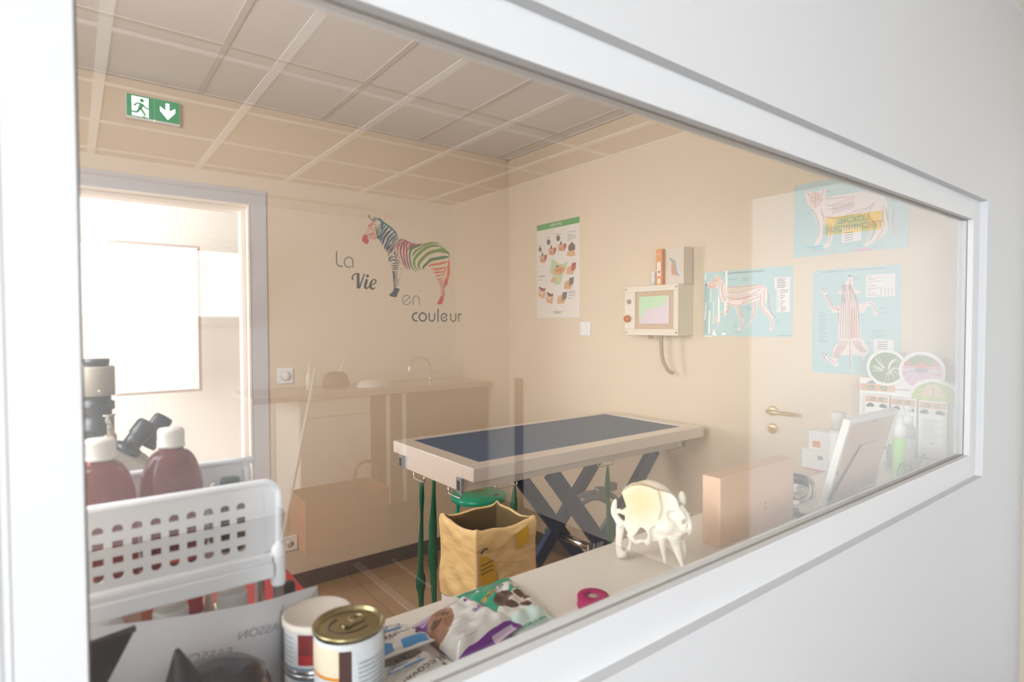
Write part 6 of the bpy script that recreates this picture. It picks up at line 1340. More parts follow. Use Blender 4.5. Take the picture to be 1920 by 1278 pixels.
# ------------------------------------------------------------------ left end of the counter: rack, bottles, paper, microscope
mat('rack_white', '#e3e6ec', 0.35); mat('rack_clear', '#cfc6c2', 0.1, trans=0.8, ior=1.3)
root = thing('storage_rack', 'two tier white plastic rack with a perforated basket front', 'rack', (0.06, 0.83, CZ))
RX0, RX1, RF, RB = -0.17, 0.213, 0.785, 0.890
def rl(x, y, z): return (x-0.06, y-0.83, z-CZ)
def basket_panel(x0, x1, z0, z1, holes_x, m, th=0.003, rad=0.018):
    """a plate with rows of windows, rounded at its upper right corner, in local (x, z)"""
    b = MB(); pitch = 0.0185; hw, rows = 0.0052, [(z0+0.0155, 'b'), (z0+0.0335, 'm'), (z0+0.0515, 'm'), (z0+0.0695, 't')]
    xs = sorted(holes_x); cols = [x0]
    for x in xs: cols += [x-hw, x+hw]
    cols.append(x1)
    hz = 0.0042; zs = [z0]
    for z, k in rows: zs += [z-hz, z+hz]
    zs.append(z1)
    def slabq(xa, xb, za, zb):
        b.box((xa, 0, za), (xb, th, zb), m)
    for i in range(len(cols)-1):
        if i % 2 == 0: slabq(cols[i], cols[i+1], z0, z1 if i < len(cols)-2 else z1)
        else:
            for j in range(len(zs)-1):
                if j % 2 == 0: slabq(cols[i], cols[i+1], zs[j], zs[j+1])
            xc = (cols[i]+cols[i+1])/2
            for z, k in rows:          # rounded ends of the top and bottom windows
                if k == 'm': continue
                s = 1 if k == 't' else -1
                for sd in (-1, 1):
                    pts = [(xc+sd*hw, z+s*hz)] + [(xc+sd*hw*math.cos(t*PI/10), z+s*(hz-hw*0.85)+s*hw*0.85*math.sin(t*PI/10)) for t in range(6)]
                    v = [(p[0], 0, p[1]) for p in pts]+[(p[0], th, p[1]) for p in pts]; n = len(pts)
                    b.mesh(v, [tuple(range(n)), tuple(reversed(range(n, 2*n)))]+[(q, (q+1) % n, (q+1) % n+n, q+n) for q in range(n)], m)
    return b
hx = [0.185-0.0185*1.0*k for k in range(20) if 0.185-0.0185*k > RX0+0.02]
hx = [x-0.018 for x in hx]
b = basket_panel(RX0-0.06, RX1-0.06-0.019, 1.142-CZ, 1.236-CZ, [x-0.06 for x in hx], 'rack_white')
# raised rim, rounded at the corner
def rim_pts(x1, zt, zb, r):
    p = [(RX0-0.06, 0.0015, zt)]
    p += [(x1-r+r*math.sin(a), 0.0015, zt-r+r*math.cos(a)) for a in [i*PI/16 for i in range(9)]]
    p += [(x1-r*0.6+r*0.6*math.cos(a), 0.0015, zb+r*0.6-r*0.6*math.sin(a)) for a in [i*PI/16 for i in range(9)]]
    return p+[(RX0-0.06, 0.0015, zb)]
b.tube(rim_pts(RX1-0.06, 1.237-CZ, 1.140-CZ, 0.02), 0.0046, 'rack_white', 10)
b.box((RX1-0.06-0.0205, 0.0008, 1.146-CZ), (RX1-0.06-0.001, 0.003, 1.218-CZ), 'rack_white')
b.flat([(RX1-0.06-0.02+0.0215*math.sin(a), 1.237-CZ-0.02+0.0215*math.cos(a)) for a in [i*PI/16 for i in range(9)]]+[(RX1-0.06-0.02, 1.216-CZ)], 'rack_white', Matrix(((1, 0, 0, 0), (0, 0, -1, 0.003), (0, 1, 0, 0), (0, 0, 0, 1))), 0.0025)
o = b.build('basket_front', root, loc=(0, RF-0.83, 0))
b = MB(); b.box(rl(RX0, RB-0.003, 1.14), rl(RX1-0.02, RB, 1.247), 'rack_white', None, 0.001); b.tube(smooth_path([rl(RX0, RB-0.0015, 1.248), rl(RX1-0.035, RB-0.0015, 1.248), rl(RX1-0.02, RB-0.0015, 1.243), rl(RX1-0.014, RB-0.0015, 1.23), rl(RX1-0.014, RB-0.0015, 1.15)], 4), 0.0045, 'rack_white', 10); b.box(rl(RX1-0.022, RB-0.003, 1.15), rl(RX1-0.013, RB, 1.236), 'rack_white'); b.build('basket_back', root)
b = MB(); b.box(rl(RX0, RF, 1.132), rl(RX1, RB, 1.138), 'rack_white', None, 0.001); b.box(rl(RX0, RF-0.008, 1.112), rl(RX1-0.008, RF+0.004, 1.132), 'rack_white', None, 0.003); b.box(rl(RX0, RF-0.004, 1.132), rl(RX1-0.01, RF+0.002, 1.1385), 'rack_white', None, 0.001); b.build('shelf', root)
b = MB(); b.box(rl(RX0, RF, 0.968), rl(RX1, RB, 0.974), 'rack_white', None, 0.001); b.box(rl(RX0, RF-0.006, 0.95), rl(RX1-0.008, RF+0.004, 1.0), 'rack_white', None, 0.002); b.build('lower_shelf', root)
for y in (RF+0.004, RB-0.004):
    b = MB(); b.lathe([(0.0085, 0), (0.0095, 0.004), (0.0092, 0.048), (0.0075, 0.056), (0, 0.056)], 'rack_white', T(*rl(0.212, y, 1.098)), 20); b.build('corner_socket', root)
    b = MB(); b.lathe([(0.0068, 0), (0.0068, 0.15)], 'rack_clear', T(*rl(0.212, y, CZ)), 16); b.build('corner_post', root)

mat('amber_glass', (0.36, 0.045, 0.03), 0.05, trans=0.85, ior=1.33); mat('amber_dark', '#3a0f10', 0.1, coat=0.5); mat('cap_white', '#e5e3df', 0.45); mat('cap_green', '#0e2f33', 0.4); mat('syrup', '#5e120f', 0.3)
def syrup_bottle(name, label, x, y, z, r, h, cap_m, body_m, cr, ch, group, ribs=True):
    root = thing(name, label, 'bottle', (x, y, z), 0, group)
    hs = h-ch
    b = MB(); prof = [(0, 0), (r*0.94, 0), (r, 0.003), (r, hs*0.55)] + [(cr*0.9+(r-cr*0.9)*math.cos(t*PI/2/9), hs*0.55+(hs*0.42)*math.sin(t*PI/2/9)) for t in range(1, 10)] + [(cr*0.86, hs)]
    b.lathe(prof, body_m, n=48); b.build('body', root)
    b = MB(); n = 56; p = [(cr, 0), (cr*1.02, 0.002), (cr*0.97, 0.003), (cr*0.95, ch*0.9), (cr*0.88, ch), (0, ch)]
    b.lathe([(cr*1.0, 0), (cr*1.0, ch*0.16), (cr*0.95, ch*0.2), (cr*0.93, ch*0.9), (cr*0.86, ch), (0, ch)], cap_m, T(0, 0, hs), n)
    if ribs:
        for k in range(36):
            a = 2*PI*k/36; b.box((cr*0.93, -0.0006, hs+ch*0.22), (cr*0.965, 0.0006, hs+ch*0.85), cap_m, RZ(a))
    b.build('cap', root); return root
SZ = 1.1385
syrup_bottle('medicine_bottle', 'large amber bottle with a white cap, half hidden by the left window jamb', 0.0245, 0.832, SZ, 0.036, 0.169, 'cap_white', 'amber_glass', 0.0165, 0.024, 'amber bottles in the basket')
syrup_bottle('medicine_bottle', 'large amber bottle with a white cap, right of the jamb in the basket', 0.0975, 0.836, SZ, 0.0355, 0.173, 'cap_white', 'amber_glass', 0.0155, 0.023, 'amber bottles in the basket')
syrup_bottle('medicine_bottle', 'small bottle with a dark green cap at the right end of the basket', 0.168, 0.852, SZ, 0.018, 0.095, 'cap_green', 'amber_dark', 0.0135, 0.016, None, False)
for i, (x, lb) in enumerate(((0.136, 'tiny white nozzle bottle beside the amber bottle'), (0.150, 'tiny white nozzle bottle next to the dark green cap'))):
    b = MB(); b.lathe([(0, 0), (0.0058, 0), (0.0058, 0.06), (0.005, 0.072), (0.0036, 0.085), (0.002, 0.0875), (0, 0.088)], 'off_white_plastic', n=16); b.build('dropper_bottle', label=lb, cat='bottle', group='dropper bottles in the basket', loc=(x, 0.868, SZ))
# lower tier
mat('peach_card', '#e9b79b', 0.6); mat('orange_card', '#e2764a', 0.55); mat('cap_red', '#c41a26', 0.35); mat('cream_card', '#ead9c3', 0.6); mat('wood_tongue', '#d8b88e', 0.6)
LZ = 0.974
syrup_bottle('medicine_bottle', 'white capped dark bottle farthest left on the lower tier', 0.024, 0.82, LZ, 0.027, 0.118, 'cap_white', 'amber_dark', 0.021, 0.034, 'bottles on the lower tier')
syrup_bottle('medicine_bottle', 'white ribbed cap bottle left of the red cap on the lower tier', 0.092, 0.822, LZ, 0.026, 0.118, 'cap_white', 'amber_dark', 0.0205, 0.034, 'bottles on the lower tier')
syrup_bottle('medicine_bottle', 'white ribbed cap bottle at the right end of the lower tier', 0.163, 0.826, LZ, 0.026, 0.116, 'cap_white', 'amber_dark', 0.0195, 0.032, 'bottles on the lower tier')
syrup_bottle('medicine_bottle', 'bottle with a bright red cap on the lower tier', 0.1235, 0.856, LZ, 0.013, 0.124, 'cap_red', 'cream_card', 0.0105, 0.036, None, False)
b = MB(); b.box((-0.018, -0.012, 0), (0.004, 0.012, 0.135), 'peach_card'); b.box((0.004, -0.012, 0), (0.018, 0.012, 0.135), 'orange_card'); b.build('medicine_box', label='peach and orange carton between white caps on the lower tier', cat='box', loc=(0.0585, 0.852, LZ))
b = MB(); b.lathe([(0, 0), (0.011, 0), (0.012, 0.07), (0.007, 0.085), (0.0055, 0.105), (0.003, 0.107), (0, 0.107)], 'cream_card', n=20); b.build('dropper_bottle', label='cream dropper bottle right of the red cap', cat='bottle', loc=(0.1395, 0.866, LZ) if False else (0.141, 0.864, LZ))
root = thing('medicine_bottle', 'small bottle with a black cap just right of the rack post', 'bottle', (0.240, 0.842, CZ)); b = MB(); b.lathe([(0, 0), (0.0125, 0), (0.0125, 0.09), (0.008, 0.098)], 'amber_dark', n=20); b.build('body', root)
b = MB(); b.lathe([(0.0095, 0.098), (0.0095, 0.122), (0.006, 0.125), (0, 0.125)], 'black_plastic', n=20); b.build('cap', root)

# sheaf of label backing paper leaning before the rack
mat('backing_paper', '#d7d8de', 0.55, noise=(25, 0.03)); mat('faint_print', '#a9aab2', 0.6)
PATH = smooth_path([(-0.02, 0.742, 0), (0.10, 0.748, 0), (0.17, 0.760, 0), (0.205, 0.7715, 0), (0.222, 0.780, 0), (0.2475, 0.7905, 0), (0.268, 0.7985, 0)], 5)
P0 = PATH[0]; ux = (PATH[14]-PATH[4]).normalized(); nx = Vector((ux.y, -ux.x, 0))
root = thing('paper_sheaf', 'sheaf of white label backing sheets leaning in front of the rack', 'paper', (P0.x, P0.y, CZ))
def sheet(b, off, dz0, cut):
    v = []; f = []; P = PATH[:len(PATH)-cut]; n = len(P)-1
    for i in range(n+1):
        t = (P[i].x-P0.x)/0.288; p = P[i]-P0+nx*off; v.append((p.x, p.y, 0.0)); q = p-nx*0.002; v.append((q.x, q.y, 0.178-0.052*t+dz0))
    for i in range(n): f.append((2*i, 2*i+2, 2*i+3, 2*i+1))
    b.mesh(v, f, 'backing_paper', None, True)
b = MB()
for o_, dz0, cut in ((0.0, 0.0, 0), (0.0012, -0.003, 1), (0.0024, -0.006, 2), (0.0042, -0.010, 13), (0.0056, -0.014, 14)): sheet(b, o_, dz0, cut)
MP = Matrix(((ux.x, 0, nx.x, 0), (ux.y, 0, nx.y, 0), (0, 1, 0, 0), (0, 0, 0, 1)))
b.build('sheets', root, mods=lambda o: setattr(o.modifiers.new('thickness', 'SOLIDIFY'), 'thickness', 0.0004))
for X_, Y_, z_, an, sl in ((0.116, 0.7425, 0.106, 0.2, 0.09), (0.183, 0.7575, 0.108, 0.2, 0.28)):
    t_ = Vector((1, sl, 0)).normalized(); n_ = Vector((t_.y, -t_.x, 0))
    Mt = Matrix(((t_.x, 0, n_.x, X_-P0.x), (t_.y, 0, n_.y, Y_-P0.y), (0, 1, 0, z_), (0, 0, 0, 1)))
    b = MB(); b.text('FASSON', 0.0145, 'faint_print', Mt @ RZ(-an) @ Matrix.Diagonal((-1, 1, 1, 1)), th=0.0002, sx=1.2); b.build('faint_print', root, label='faint grey mirrored FASSON print')

# glossy black cat shaped dish and a black plastic scoop in the corner
mat('black_gloss', '#080c18', 0.18, coat=0.2); mat('gold_print', '#c08a3c', 0.35, 0.6)
root = thing('cat_dish', 'glossy black cat eared dish with gold print in the bottom corner', 'dish', (0.117, 0.672, CZ))
b = MB(); b.lathe([(0, 0), (0.04, 0), (0.05, 0.01), (0.056, 0.05), (0.0545, 0.098), (0.049, 0.112), (0.038, 0.121), (0.02, 0.1255), (0, 0.1265)], 'black_gloss', n=48); b.build('body', root)
b = MB(); prof = [(0.024, 0), (0.019, 0.018), (0.012, 0.034), (0.006, 0.048), (0.0025, 0.056), (0, 0.0575)]; b.lathe(prof, 'black_gloss', T(-0.030, -0.006, 0.106) @ RY(-0.14) @ Matrix.Diagonal((1, 0.55, 1, 1)), 28); b.build('ear', root)
b = MB(); b.lathe(prof, 'black_gloss', T(-0.026, 0.036, 0.098) @ RY(-0.2) @ Matrix.Diagonal((0.9, 0.5, 0.55, 1)), 28); b.build('ear', root)
b = MB(); b.marks(0.026, 0.013, 'gold_print', T(0.022, -0.022, 0.1195) @ RX(0.35) @ RY(0.25) @ RZ(0.3), 4, 0.0015); b.marks(0.03, 0.006, 'gold_print', T(0.028, -0.033, 0.1125) @ RX(0.6) @ RY(0.4) @ RZ(0.3), 7, 0.0018, 2); b.build('gold_lettering', root)
b = MB(); pr3 = [(-0.09, -0.01, 0.07), (-0.09, -0.01, 0.172), (0.047, 0.012, 0.178), (0.006, 0.002, 0.105), (-0.02, -0.004, 0.07)]
v = pr3+[(x, y+0.004, z) for x, y, z in pr3]; n = 5
b.mesh(v, [tuple(range(n)), tuple(reversed(range(n, 2*n)))]+[(i, (i+1) % n, (i+1) % n+n, i+n) for i in range(n)], 'black_gloss'); b.tube([(-0.09, -0.008, 0.172), (0.047, 0.014, 0.178)], 0.0035, 'black_gloss', 10)
b.box((-0.09, -0.008, 0.0), (-0.045, -0.002, 0.075), 'black_gloss')
b.build('plastic_scoop', label='black pointed plastic scoop standing at the left window jamb', cat='scoop', loc=(0.0, 0.69, CZ), norm=True)

# red storage box on the floor by the doorway
mat('red_plastic', '#b3121d', 0.4)
root = thing('storage_box', 'red lidded storage box on the floor beside the doorway', 'box', (0.52, 2.27, 0))
b = MB(); b.box((-0.19, -0.185, 0), (0.165, 0.185, 0.405), 'red_plastic', None, 0.006); b.build('bin', root)
b = MB(); b.box((-0.20, -0.195, 0.405), (0.175, 0.195, 0.43), 'red_plastic', None, 0.006); b.build('lid', root)
b = MB(); b.box((-0.185, -0.08, 0.43), (-0.09, 0.05, 0.436), 'cream_card', RZ(0.2)); b.build('paper_note', root)

# microscope on the return of the counter
mat('scope_grey', '#a1988b', 0.5); mat('scope_black', '#1c1f26', 0.35, coat=0.2); mat('scope_chrome', '#cfc8c0', 0.2, 0.9); mat('scope_print', '#c9c2b8', 0.5)
MX_, MY_ = 0.029, 1.05
root = thing('microscope', 'grey microscope with black eyepieces and a camera tube behind the amber bottles', 'microscope', (MX_, MY_, CZ))
b = MB(); b.box((-0.12, -0.10, 0), (0.08, 0.14, 0.035), 'scope_grey', None, 0.01); b.box((-0.11, 0.06, 0.035), (-0.03, 0.13, 0.20), 'scope_grey', None, 0.012); b.build('stand', root)
b = MB(); b.box((-0.08, -0.07, 0.11), (0.06, 0.06, 0.122), 'scope_black', None, 0.003); b.build('stage', root)
b = MB(); b.lathe([(0.012, 0.155), (0.016, 0.165), (0.016, 0.185), (0.03, 0.2), (0.03, 0.215)], 'scope_chrome', n=28); b.build('nosepiece', root)
b = MB(); b.box((-0.09, -0.035, 0.215), (0.02, 0.10, 0.275), 'scope_grey', None, 0.012); b.build('arm', root)
b = MB(); b.lathe([(0.018, 0.275), (0.0178, 0.32), (0.0185, 0.322), (0.0185, 0.328), (0.0205, 0.33), (0.0205, 0.347), (0.0178, 0.349), (0.0178, 0.365), (0.0215, 0.367), (0.0215, 0.378), (0.0172, 0.38), (0.0172, 0.388)], 'scope_black', n=36); b.marks(0.017, 0.004, 'scope_print', plane_back(0, 0, 0) @ T(-0.001, 0.31, 0.0182), 6); b.marks(0.012, 0.002, 'scope_print', plane_back(0, 0, 0) @ T(0.001, 0.304, 0.0182), 8, seed=2); b.build('camera_tube', root)
b = MB(); b.lathe([(0.0222, 0.388), (0.0222, 0.428), (0.021, 0.431), (0, 0.431)], 'scope_grey', n=36); b.lathe([(0.0022, 0), (0.0022, 0.0006)], 'scope_print', plane_back(0, 0, 0) @ T(0.002, 0.396, 0.0224), 10); cm_ = b.build('camera', root)
b = MB(); b.lathe([(0.0148, 0.431), (0.0162, 0.438), (0.0162, 0.442), (0, 0.442)], 'scope_black', n=30); b.build('camera_cap', cm_)
b = MB(); b.lathe([(0.0105, 0.30), (0.0105, 0.33), (0.008, 0.331), (0.008, 0.357), (0.0098, 0.358), (0.0098, 0.360), (0, 0.360)], 'scope_chrome', T(0.012, -0.01, 0), 24); b.build('ocular_tube', root, label='chrome straight tube')
b = MB(); MB_ = T(0.03, 0.0, 0.29) @ RY(0.62); b.box((-0.035, -0.035, -0.025), (0.035, 0.035, 0.016), 'scope_grey', MB_, 0.008); b.box((0.0, -0.03, -0.05), (0.03, 0.03, -0.02), 'scope_grey', MB_, 0.006); b.box((-0.045, -0.02, -0.045), (0.0, 0.02, -0.01), 'scope_grey', MB_, 0.004); bh_ = b.build('binocular_head', root)
for dx, dy in ((-0.010, -0.024), (0.016, 0.022)):
    b = MB(); M_ = T(0.042+dx, dy, 0.303) @ RY(0.62); b.lathe([(0.018, 0), (0.018, 0.01), (0.0125, 0.012), (0.0125, 0.026), (0.0145, 0.028), (0.0145, 0.048), (0.012, 0.052), (0, 0.053)], 'scope_black', M_, 28); b.build('eyepiece', bh_)

# ------------------------------------------------------------------ animal skull, grown from overlapping bone masses and fused
mat('bone', '#ece5d6', 0.55, bump=(60, 0.15), sss=0.08)
def warm_dome():
    """the braincase is stained warmer than the rest of the bone"""
    nt = MATS['bone'].node_tree; b = nt.nodes['Principled BSDF']
    tc = nt.nodes.new('ShaderNodeTexCoord'); mp = nt.nodes.new('ShaderNodeMapping'); mp.inputs['Location'].default_value = (0.022, 0.0, -0.128)
    n = nt.nodes.new('ShaderNodeTexNoise'); n.inputs['Scale'].default_value = 45
    ln = nt.nodes.new('ShaderNodeVectorMath'); ln.operation = 'LENGTH'; ad = nt.nodes.new('ShaderNodeMath'); ad.operation = 'MULTIPLY_ADD'; ad.inputs[1].default_value = 0.03
    mr = nt.nodes.new('ShaderNodeMapRange'); mr.inputs['From Min'].default_value = 0.035; mr.inputs['From Max'].default_value = 0.078; mr.inputs['To Min'].default_value = 1; mr.inputs['To Max'].default_value = 0
    mx = nt.nodes.new('ShaderNodeMix'); mx.data_type = 'RGBA'; mx.inputs[6].default_value = (*hexc('#ece5d6'), 1); mx.inputs[7].default_value = (*hexc('#ebd0a0'), 1)
    L_ = nt.links.new
    L_(tc.outputs['Object'], mp.inputs['Vector']); L_(mp.outputs[0], ln.inputs[0]); L_(tc.outputs['Object'], n.inputs['Vector']); L_(n.outputs['Fac'], ad.inputs[0]); L_(ln.outputs['Value'], ad.inputs[2]); L_(ad.outputs[0], mr.inputs['Value']); L_(mr.outputs[0], mx.inputs[0]); L_(mx.outputs[2], b.inputs['Base Color'])
warm_dome()
def skull():
    ex = Vector((math.cos(math.radians(50.3)), -math.sin(math.radians(50.3)), 0)); ey = Vector((math.sin(math.radians(50.3)), math.cos(math.radians(50.3)), 0))
    s = 0.00112; base = Vector((0.945, 0.763, CZ)); px0, py0 = 1207, 1053
    b = MB(); cut = MB()
    def S(px, py, d=0): return Vector(((px-px0)*s, d*s, (py0-py)*s))
    def Q(x, y): return (1120+x/6.086, 880+y/6.086)
    def ball(px, py, d, rx, ry, rz, rot=0.0, t=None):
        M_ = T(*S(px, py, d)) @ RY(rot) @ Matrix.Diagonal((rx*s, ry*s, rz*s, 1)); n = 14
        prof = [(math.sin(PI*i/n), -math.cos(PI*i/n)) for i in range(n+1)]; prof[0] = (0.0, -1); prof[-1] = (0.0, 1)
        (t or b).lathe(prof, 'bone', M_, 22)
    def limb(pts, rs, flat=None):
        o = []
        for i in range(len(pts)-1): o += [(rs[i]+(rs[i+1]-rs[i])*k/5)*s for k in range(5)]
        b.tube(smooth_path([S(*Q(p[0], p[1]), p[2]) for p in pts], 5), o+[rs[-1]*s], 'bone', 12, flat=flat)
    def plate(pts, d0, d1, k=1.0):
        """a solid cut to an outline, its far side scaled by k"""
        P = [Q(*p) for p in pts]; cx = sum(p[0] for p in P)/len(P); cy = sum(p[1] for p in P)/len(P); n = len(P)
        v = [S(p[0], p[1], d0) for p in P]+[S(cx+(p[0]-cx)*k, cy+(p[1]-cy)*k, d1) for p in P]
        b.mesh(v, [tuple(range(n)), tuple(reversed(range(n, 2*n)))]+[(i, i+n, (i+1) % n+n, (i+1) % n) for i in range(n)], 'bone')
    plate([(195, 270), (300, 195), (400, 175), (500, 188), (600, 225), (640, 420), (600, 600), (480, 690), (410, 650), (360, 740), (300, 765), (240, 690), (235, 560), (255, 450), (238, 390)], -10, 34, 0.9)
    plate([(590, 225), (740, 258), (800, 310), (835, 420), (880, 470), (915, 560), (900, 650), (850, 690), (700, 750), (600, 805), (490, 845), (465, 690), (560, 560), (620, 420)], -4, 40, 0.85)
    ball(1206, 946, 30, 44, 36, 36, 0.2); ball(1232, 985, 4, 22, 20, 20)
    limb([(140, 365, 0), (118, 430, 0), (112, 520, 0), (150, 590, 0), (200, 660, 0)], [3, 5.5, 6, 6.5, 9]); limb([(160, 480, 0), (200, 500, 0), (250, 500, 0)], [5, 6, 8]); limb([(110, 545, 0), (95, 552, 0)], [4, 2])
    limb([(185, 620, 0), (178, 760, 0), (180, 940, 2), (205, 1030, 0)], [6, 5.5, 6, 6], (0.9, 1.4)); limb([(300, 760, 2), (300, 860, 6), (270, 980, 8), (215, 1035, 2)], [5, 4, 5, 5]); ball(1156, 1042, 2, 8.5, 8, 10)
    limb([(270, 740, -6), (320, 790, -8), (370, 825, -8), (440, 790, -8), (495, 845, -8)], [5, 5, 4.5, 4.5, 3.5]); limb([(480, 690, -6), (500, 780, -8), (500, 845, -8)], [6, 5, 2.5])
    limb([(640, 740, -6), (650, 860, -8), (668, 960, -9), (678, 1030, -14)], [9, 5.5, 4, 2]); limb([(770, 720, -2), (800, 840, -4), (838, 950, -20), (868, 1032, -36)], [15, 9.5, 6, 1.8]); limb([(820, 720, 2), (860, 800, 4), (880, 880, -4), (868, 990, -24)], [11, 7, 5, 3])
    limb([(820, 420, 8), (890, 500, 8), (935, 590, 6), (942, 660, 4), (936, 728, 3)], [9, 7.5, 6, 5, 1.8]); limb([(780, 660, 0), (860, 670, 2), (925, 660, 3)], [10, 7, 5])
    ball(1263, 944, 40, 8, 16, 15); limb([(900, 560, 26), (940, 540, 30), (960, 515, 30)], [4, 2.6, 1.5]); limb([(715, 790, 20), (740, 880, 26), (790, 960, 26)], [8, 9, 6]); limb([(690, 770, 14), (710, 830, 14)], [5, 4])
    o = b.build('skull_source', norm=True)
    ball(*Q(745, 500), -8, 10, 12, 9, 0.5, cut); ball(*Q(880, 565), -2, 4, 16, 5.5, 0.2, cut); ball(*Q(430, 735), -10, 10, 40, 9, 0.2, cut); ball(*Q(190, 415), 0, 7, 60, 12, -0.3, cut); ball(*Q(880, 735), 8, 6, 60, 5, 0, cut); ball(*Q(235, 850), 4, 5, 60, 18, 0.05, cut)
    k = cut.build('skull_cut', norm=True)
    r = o.modifiers.new('fuse', 'REMESH'); r.mode = 'VOXEL'; r.voxel_size = 0.0015
    bo = o.modifiers.new('cut', 'BOOLEAN'); bo.operation = 'DIFFERENCE'; bo.object = k; bo.solver = 'EXACT'
    r2 = o.modifiers.new('fuse2', 'REMESH'); r2.mode = 'VOXEL'; r2.voxel_size = 0.0014
    sm = o.modifiers.new('smooth', 'SMOOTH'); sm.factor = 0.5; sm.iterations = 12
    dg = bpy.context.evaluated_depsgraph_get(); me = bpy.data.meshes.new_from_object(o.evaluated_get(dg))
    me.materials.clear(); me.materials.append(MATS['bone'])
    for p in me.polygons: p.use_smooth = True; p.material_index = 0
    bpy.data.objects.remove(o, do_unlink=True); bpy.data.objects.remove(k, do_unlink=True)
    q = bpy.data.objects.new('animal_skull', me); COL.objects.link(q)
    q.matrix_world = Matrix(((ex.x, ey.x, 0, base.x), (ex.y, ey.y, 0, base.y), (0, 0, 1, base.z), (0, 0, 0, 1)))
    tag(q, 'pale bone animal skull with long downward spikes standing on the counter', 'skull')
skull()

# ------------------------------------------------------------------ the room behind the camera, seen mirrored in the glass
mat('door_white', '#f4f1ec', 0.45); mat('door_casing', '#f2efe9', 0.45); mat('brass_steel', '#bfa987', 0.28, 0.9); mat('tape_yellow', '#ffd200', 0.5); mat('sign_ink', '#1f2a33', 0.5)
mat('bench_front', '#efeae2', 0.5); mat('bench_dark', '#43352a', 0.6); mat('bench_top', '#b9aea1', 0.4); mat('crate_orange', '#9a4a26', 0.5); mat('wood_post', '#2e1c10', 0.6)
DYL, DYR = -0.405, 0.425
b = MB(); b.box((SXR-0.035, DYL, 0.006), (SXR-0.0, DYR, 2.02), 'door_white', None, 0.002); door = b.build('door_1', kind='structure')
b = MB(); b.box((SXR-0.02, DYL-0.06, 0), (SXR, DYL, 2.085), 'door_casing', None, 0.002); b.box((SXR-0.02, DYR, 0), (SXR, DYR+0.06, 2.085), 'door_casing', None, 0.002); b.box((SXR-0.02, DYL, 2.022), (SXR, DYR, 2.085), 'door_casing', None, 0.002); b.build('trim_3', kind='structure')
HY, HZ = -0.335, 1.008
q = MB(); PX = plane_right(SXR-0.035, HY, HZ)
q.lathe([(0.026, 0), (0.026, 0.006), (0.022, 0.009), (0, 0.009)], 'brass_steel', PX, 28); q.lathe([(0.010, 0.006), (0.010, 0.045), (0, 0.046)], 'brass_steel', PX, 18)
q.tube([(SXR-0.078, HY-0.012, HZ), (SXR-0.078, HY+0.02, HZ), (SXR-0.078, HY+0.125, HZ-0.002)], 0.0095, 'brass_steel', 14); q.build('door_handle', door)
q = MB(); PX = plane_right(SXR-0.035, HY, HZ-0.088); q.lathe([(0.026, 0), (0.026, 0.006), (0.022, 0.009), (0, 0.009)], 'brass_steel', PX, 28); q.lathe([(0.010, 0.008), (0.010, 0.022), (0, 0.022)], 'brass_steel', PX, 16); q.box((-0.002, -0.008, 0.022), (0.002, 0.008, 0.03), 'brass_steel', PX); q.build('door_lock', door)
root = thing('door_sign', 'yellow label reading LOCAL TECHNIQUE, mirrored in the glass over the cat chart', 'sign', (SXR-0.0353, 0.025, 1.891))
q = MB(); q.box((-0.119, -0.040, 0), (0.119, 0.040, 0.0006), 'tape_yellow', plane_right(0, 0, 0)); q.build('label_strip', root)
q = MB(); q.text('LOCAL', 0.036, 'sign_ink', plane_right(0, 0, 0) @ T(0, 0.0165, 0.0007), sx=1.15); q.text('TECHNIQUE', 0.036, 'sign_ink', plane_right(0, 0, 0) @ T(0, -0.0165, 0.0007), sx=1.2); q.build('lettering', root)

# high window with its sash tilted in
b = MB(); y0, y1 = SYB-0.03, SYB+0.012
for x0, x1, z0, z1 in ((-0.30, 1.06, 1.42, 1.46), (-0.30, 1.06, 2.02, 2.06), (-0.30, -0.26, 1.46, 2.02), (1.02, 1.06, 1.46, 2.02)): b.box((x0, y0, z0), (x1, y1, z1), 'frame_white', None, 0.002)
w2 = b.build('window_2', kind='structure')
b = MB(); M_ = T(0.38, SYB+0.02, 1.465) @ RX(-0.22)
for x0, x1, z0, z1 in ((-0.63, 0.63, 0, 0.045), (-0.63, 0.63, 0.505, 0.55), (-0.63, -0.585, 0.045, 0.505), (0.585, 0.63, 0.045, 0.505)): b.box((x0, 0, z0), (x1, 0.045, z1), 'frame_white', M_, 0.003)
sash = b.build('window_sash', w2)
b = MB(); b.box((-0.585, 0.018, 0.045), (0.585, 0.022, 0.505), 'clear_thin', M_); b.build('sash_pane', sash)

# bench with sink along the far wall
root = thing('sink_bench', 'pale laboratory bench mirrored in the glass under the gooseneck tap', 'bench', (1.9, -3.1, 0))
def bl(x, y, z): return (x-1.9, y+3.1, z)
b = MB(); b.box(bl(0.92, -3.395, 0.93), bl(2.81, -2.80, 0.968), 'bench_top', None, 0.003); b.build('worktop', root)
b = MB(); b.box(bl(1.22, -3.39, 0.08), bl(1.74, -2.84, 0.93), 'bench_front'); b.build('cabinet', root)
b = MB(); b.box(bl(1.225, -2.84, 0.09), bl(1.735, -2.822, 0.80), 'bench_front', None, 0.002); b.build('cabinet_door', root)
b = MB(); b.box(bl(1.225, -2.84, 0.806), bl(1.735, -2.822, 0.925), 'bench_front', None, 0.002); b.build('drawer', root)
b = MB(); b.box(bl(1.76, -3.39, 0.08), bl(2.78, -2.86, 0.93), 'bench_dark'); b.build('base_cabinet', root)
for x in (1.885, 2.02):
    b = MB(); b.box(bl(x-0.012, -2.858, 0.09), bl(x+0.012, -2.84, 0.92), 'bench_front'); b.build('rail', root)
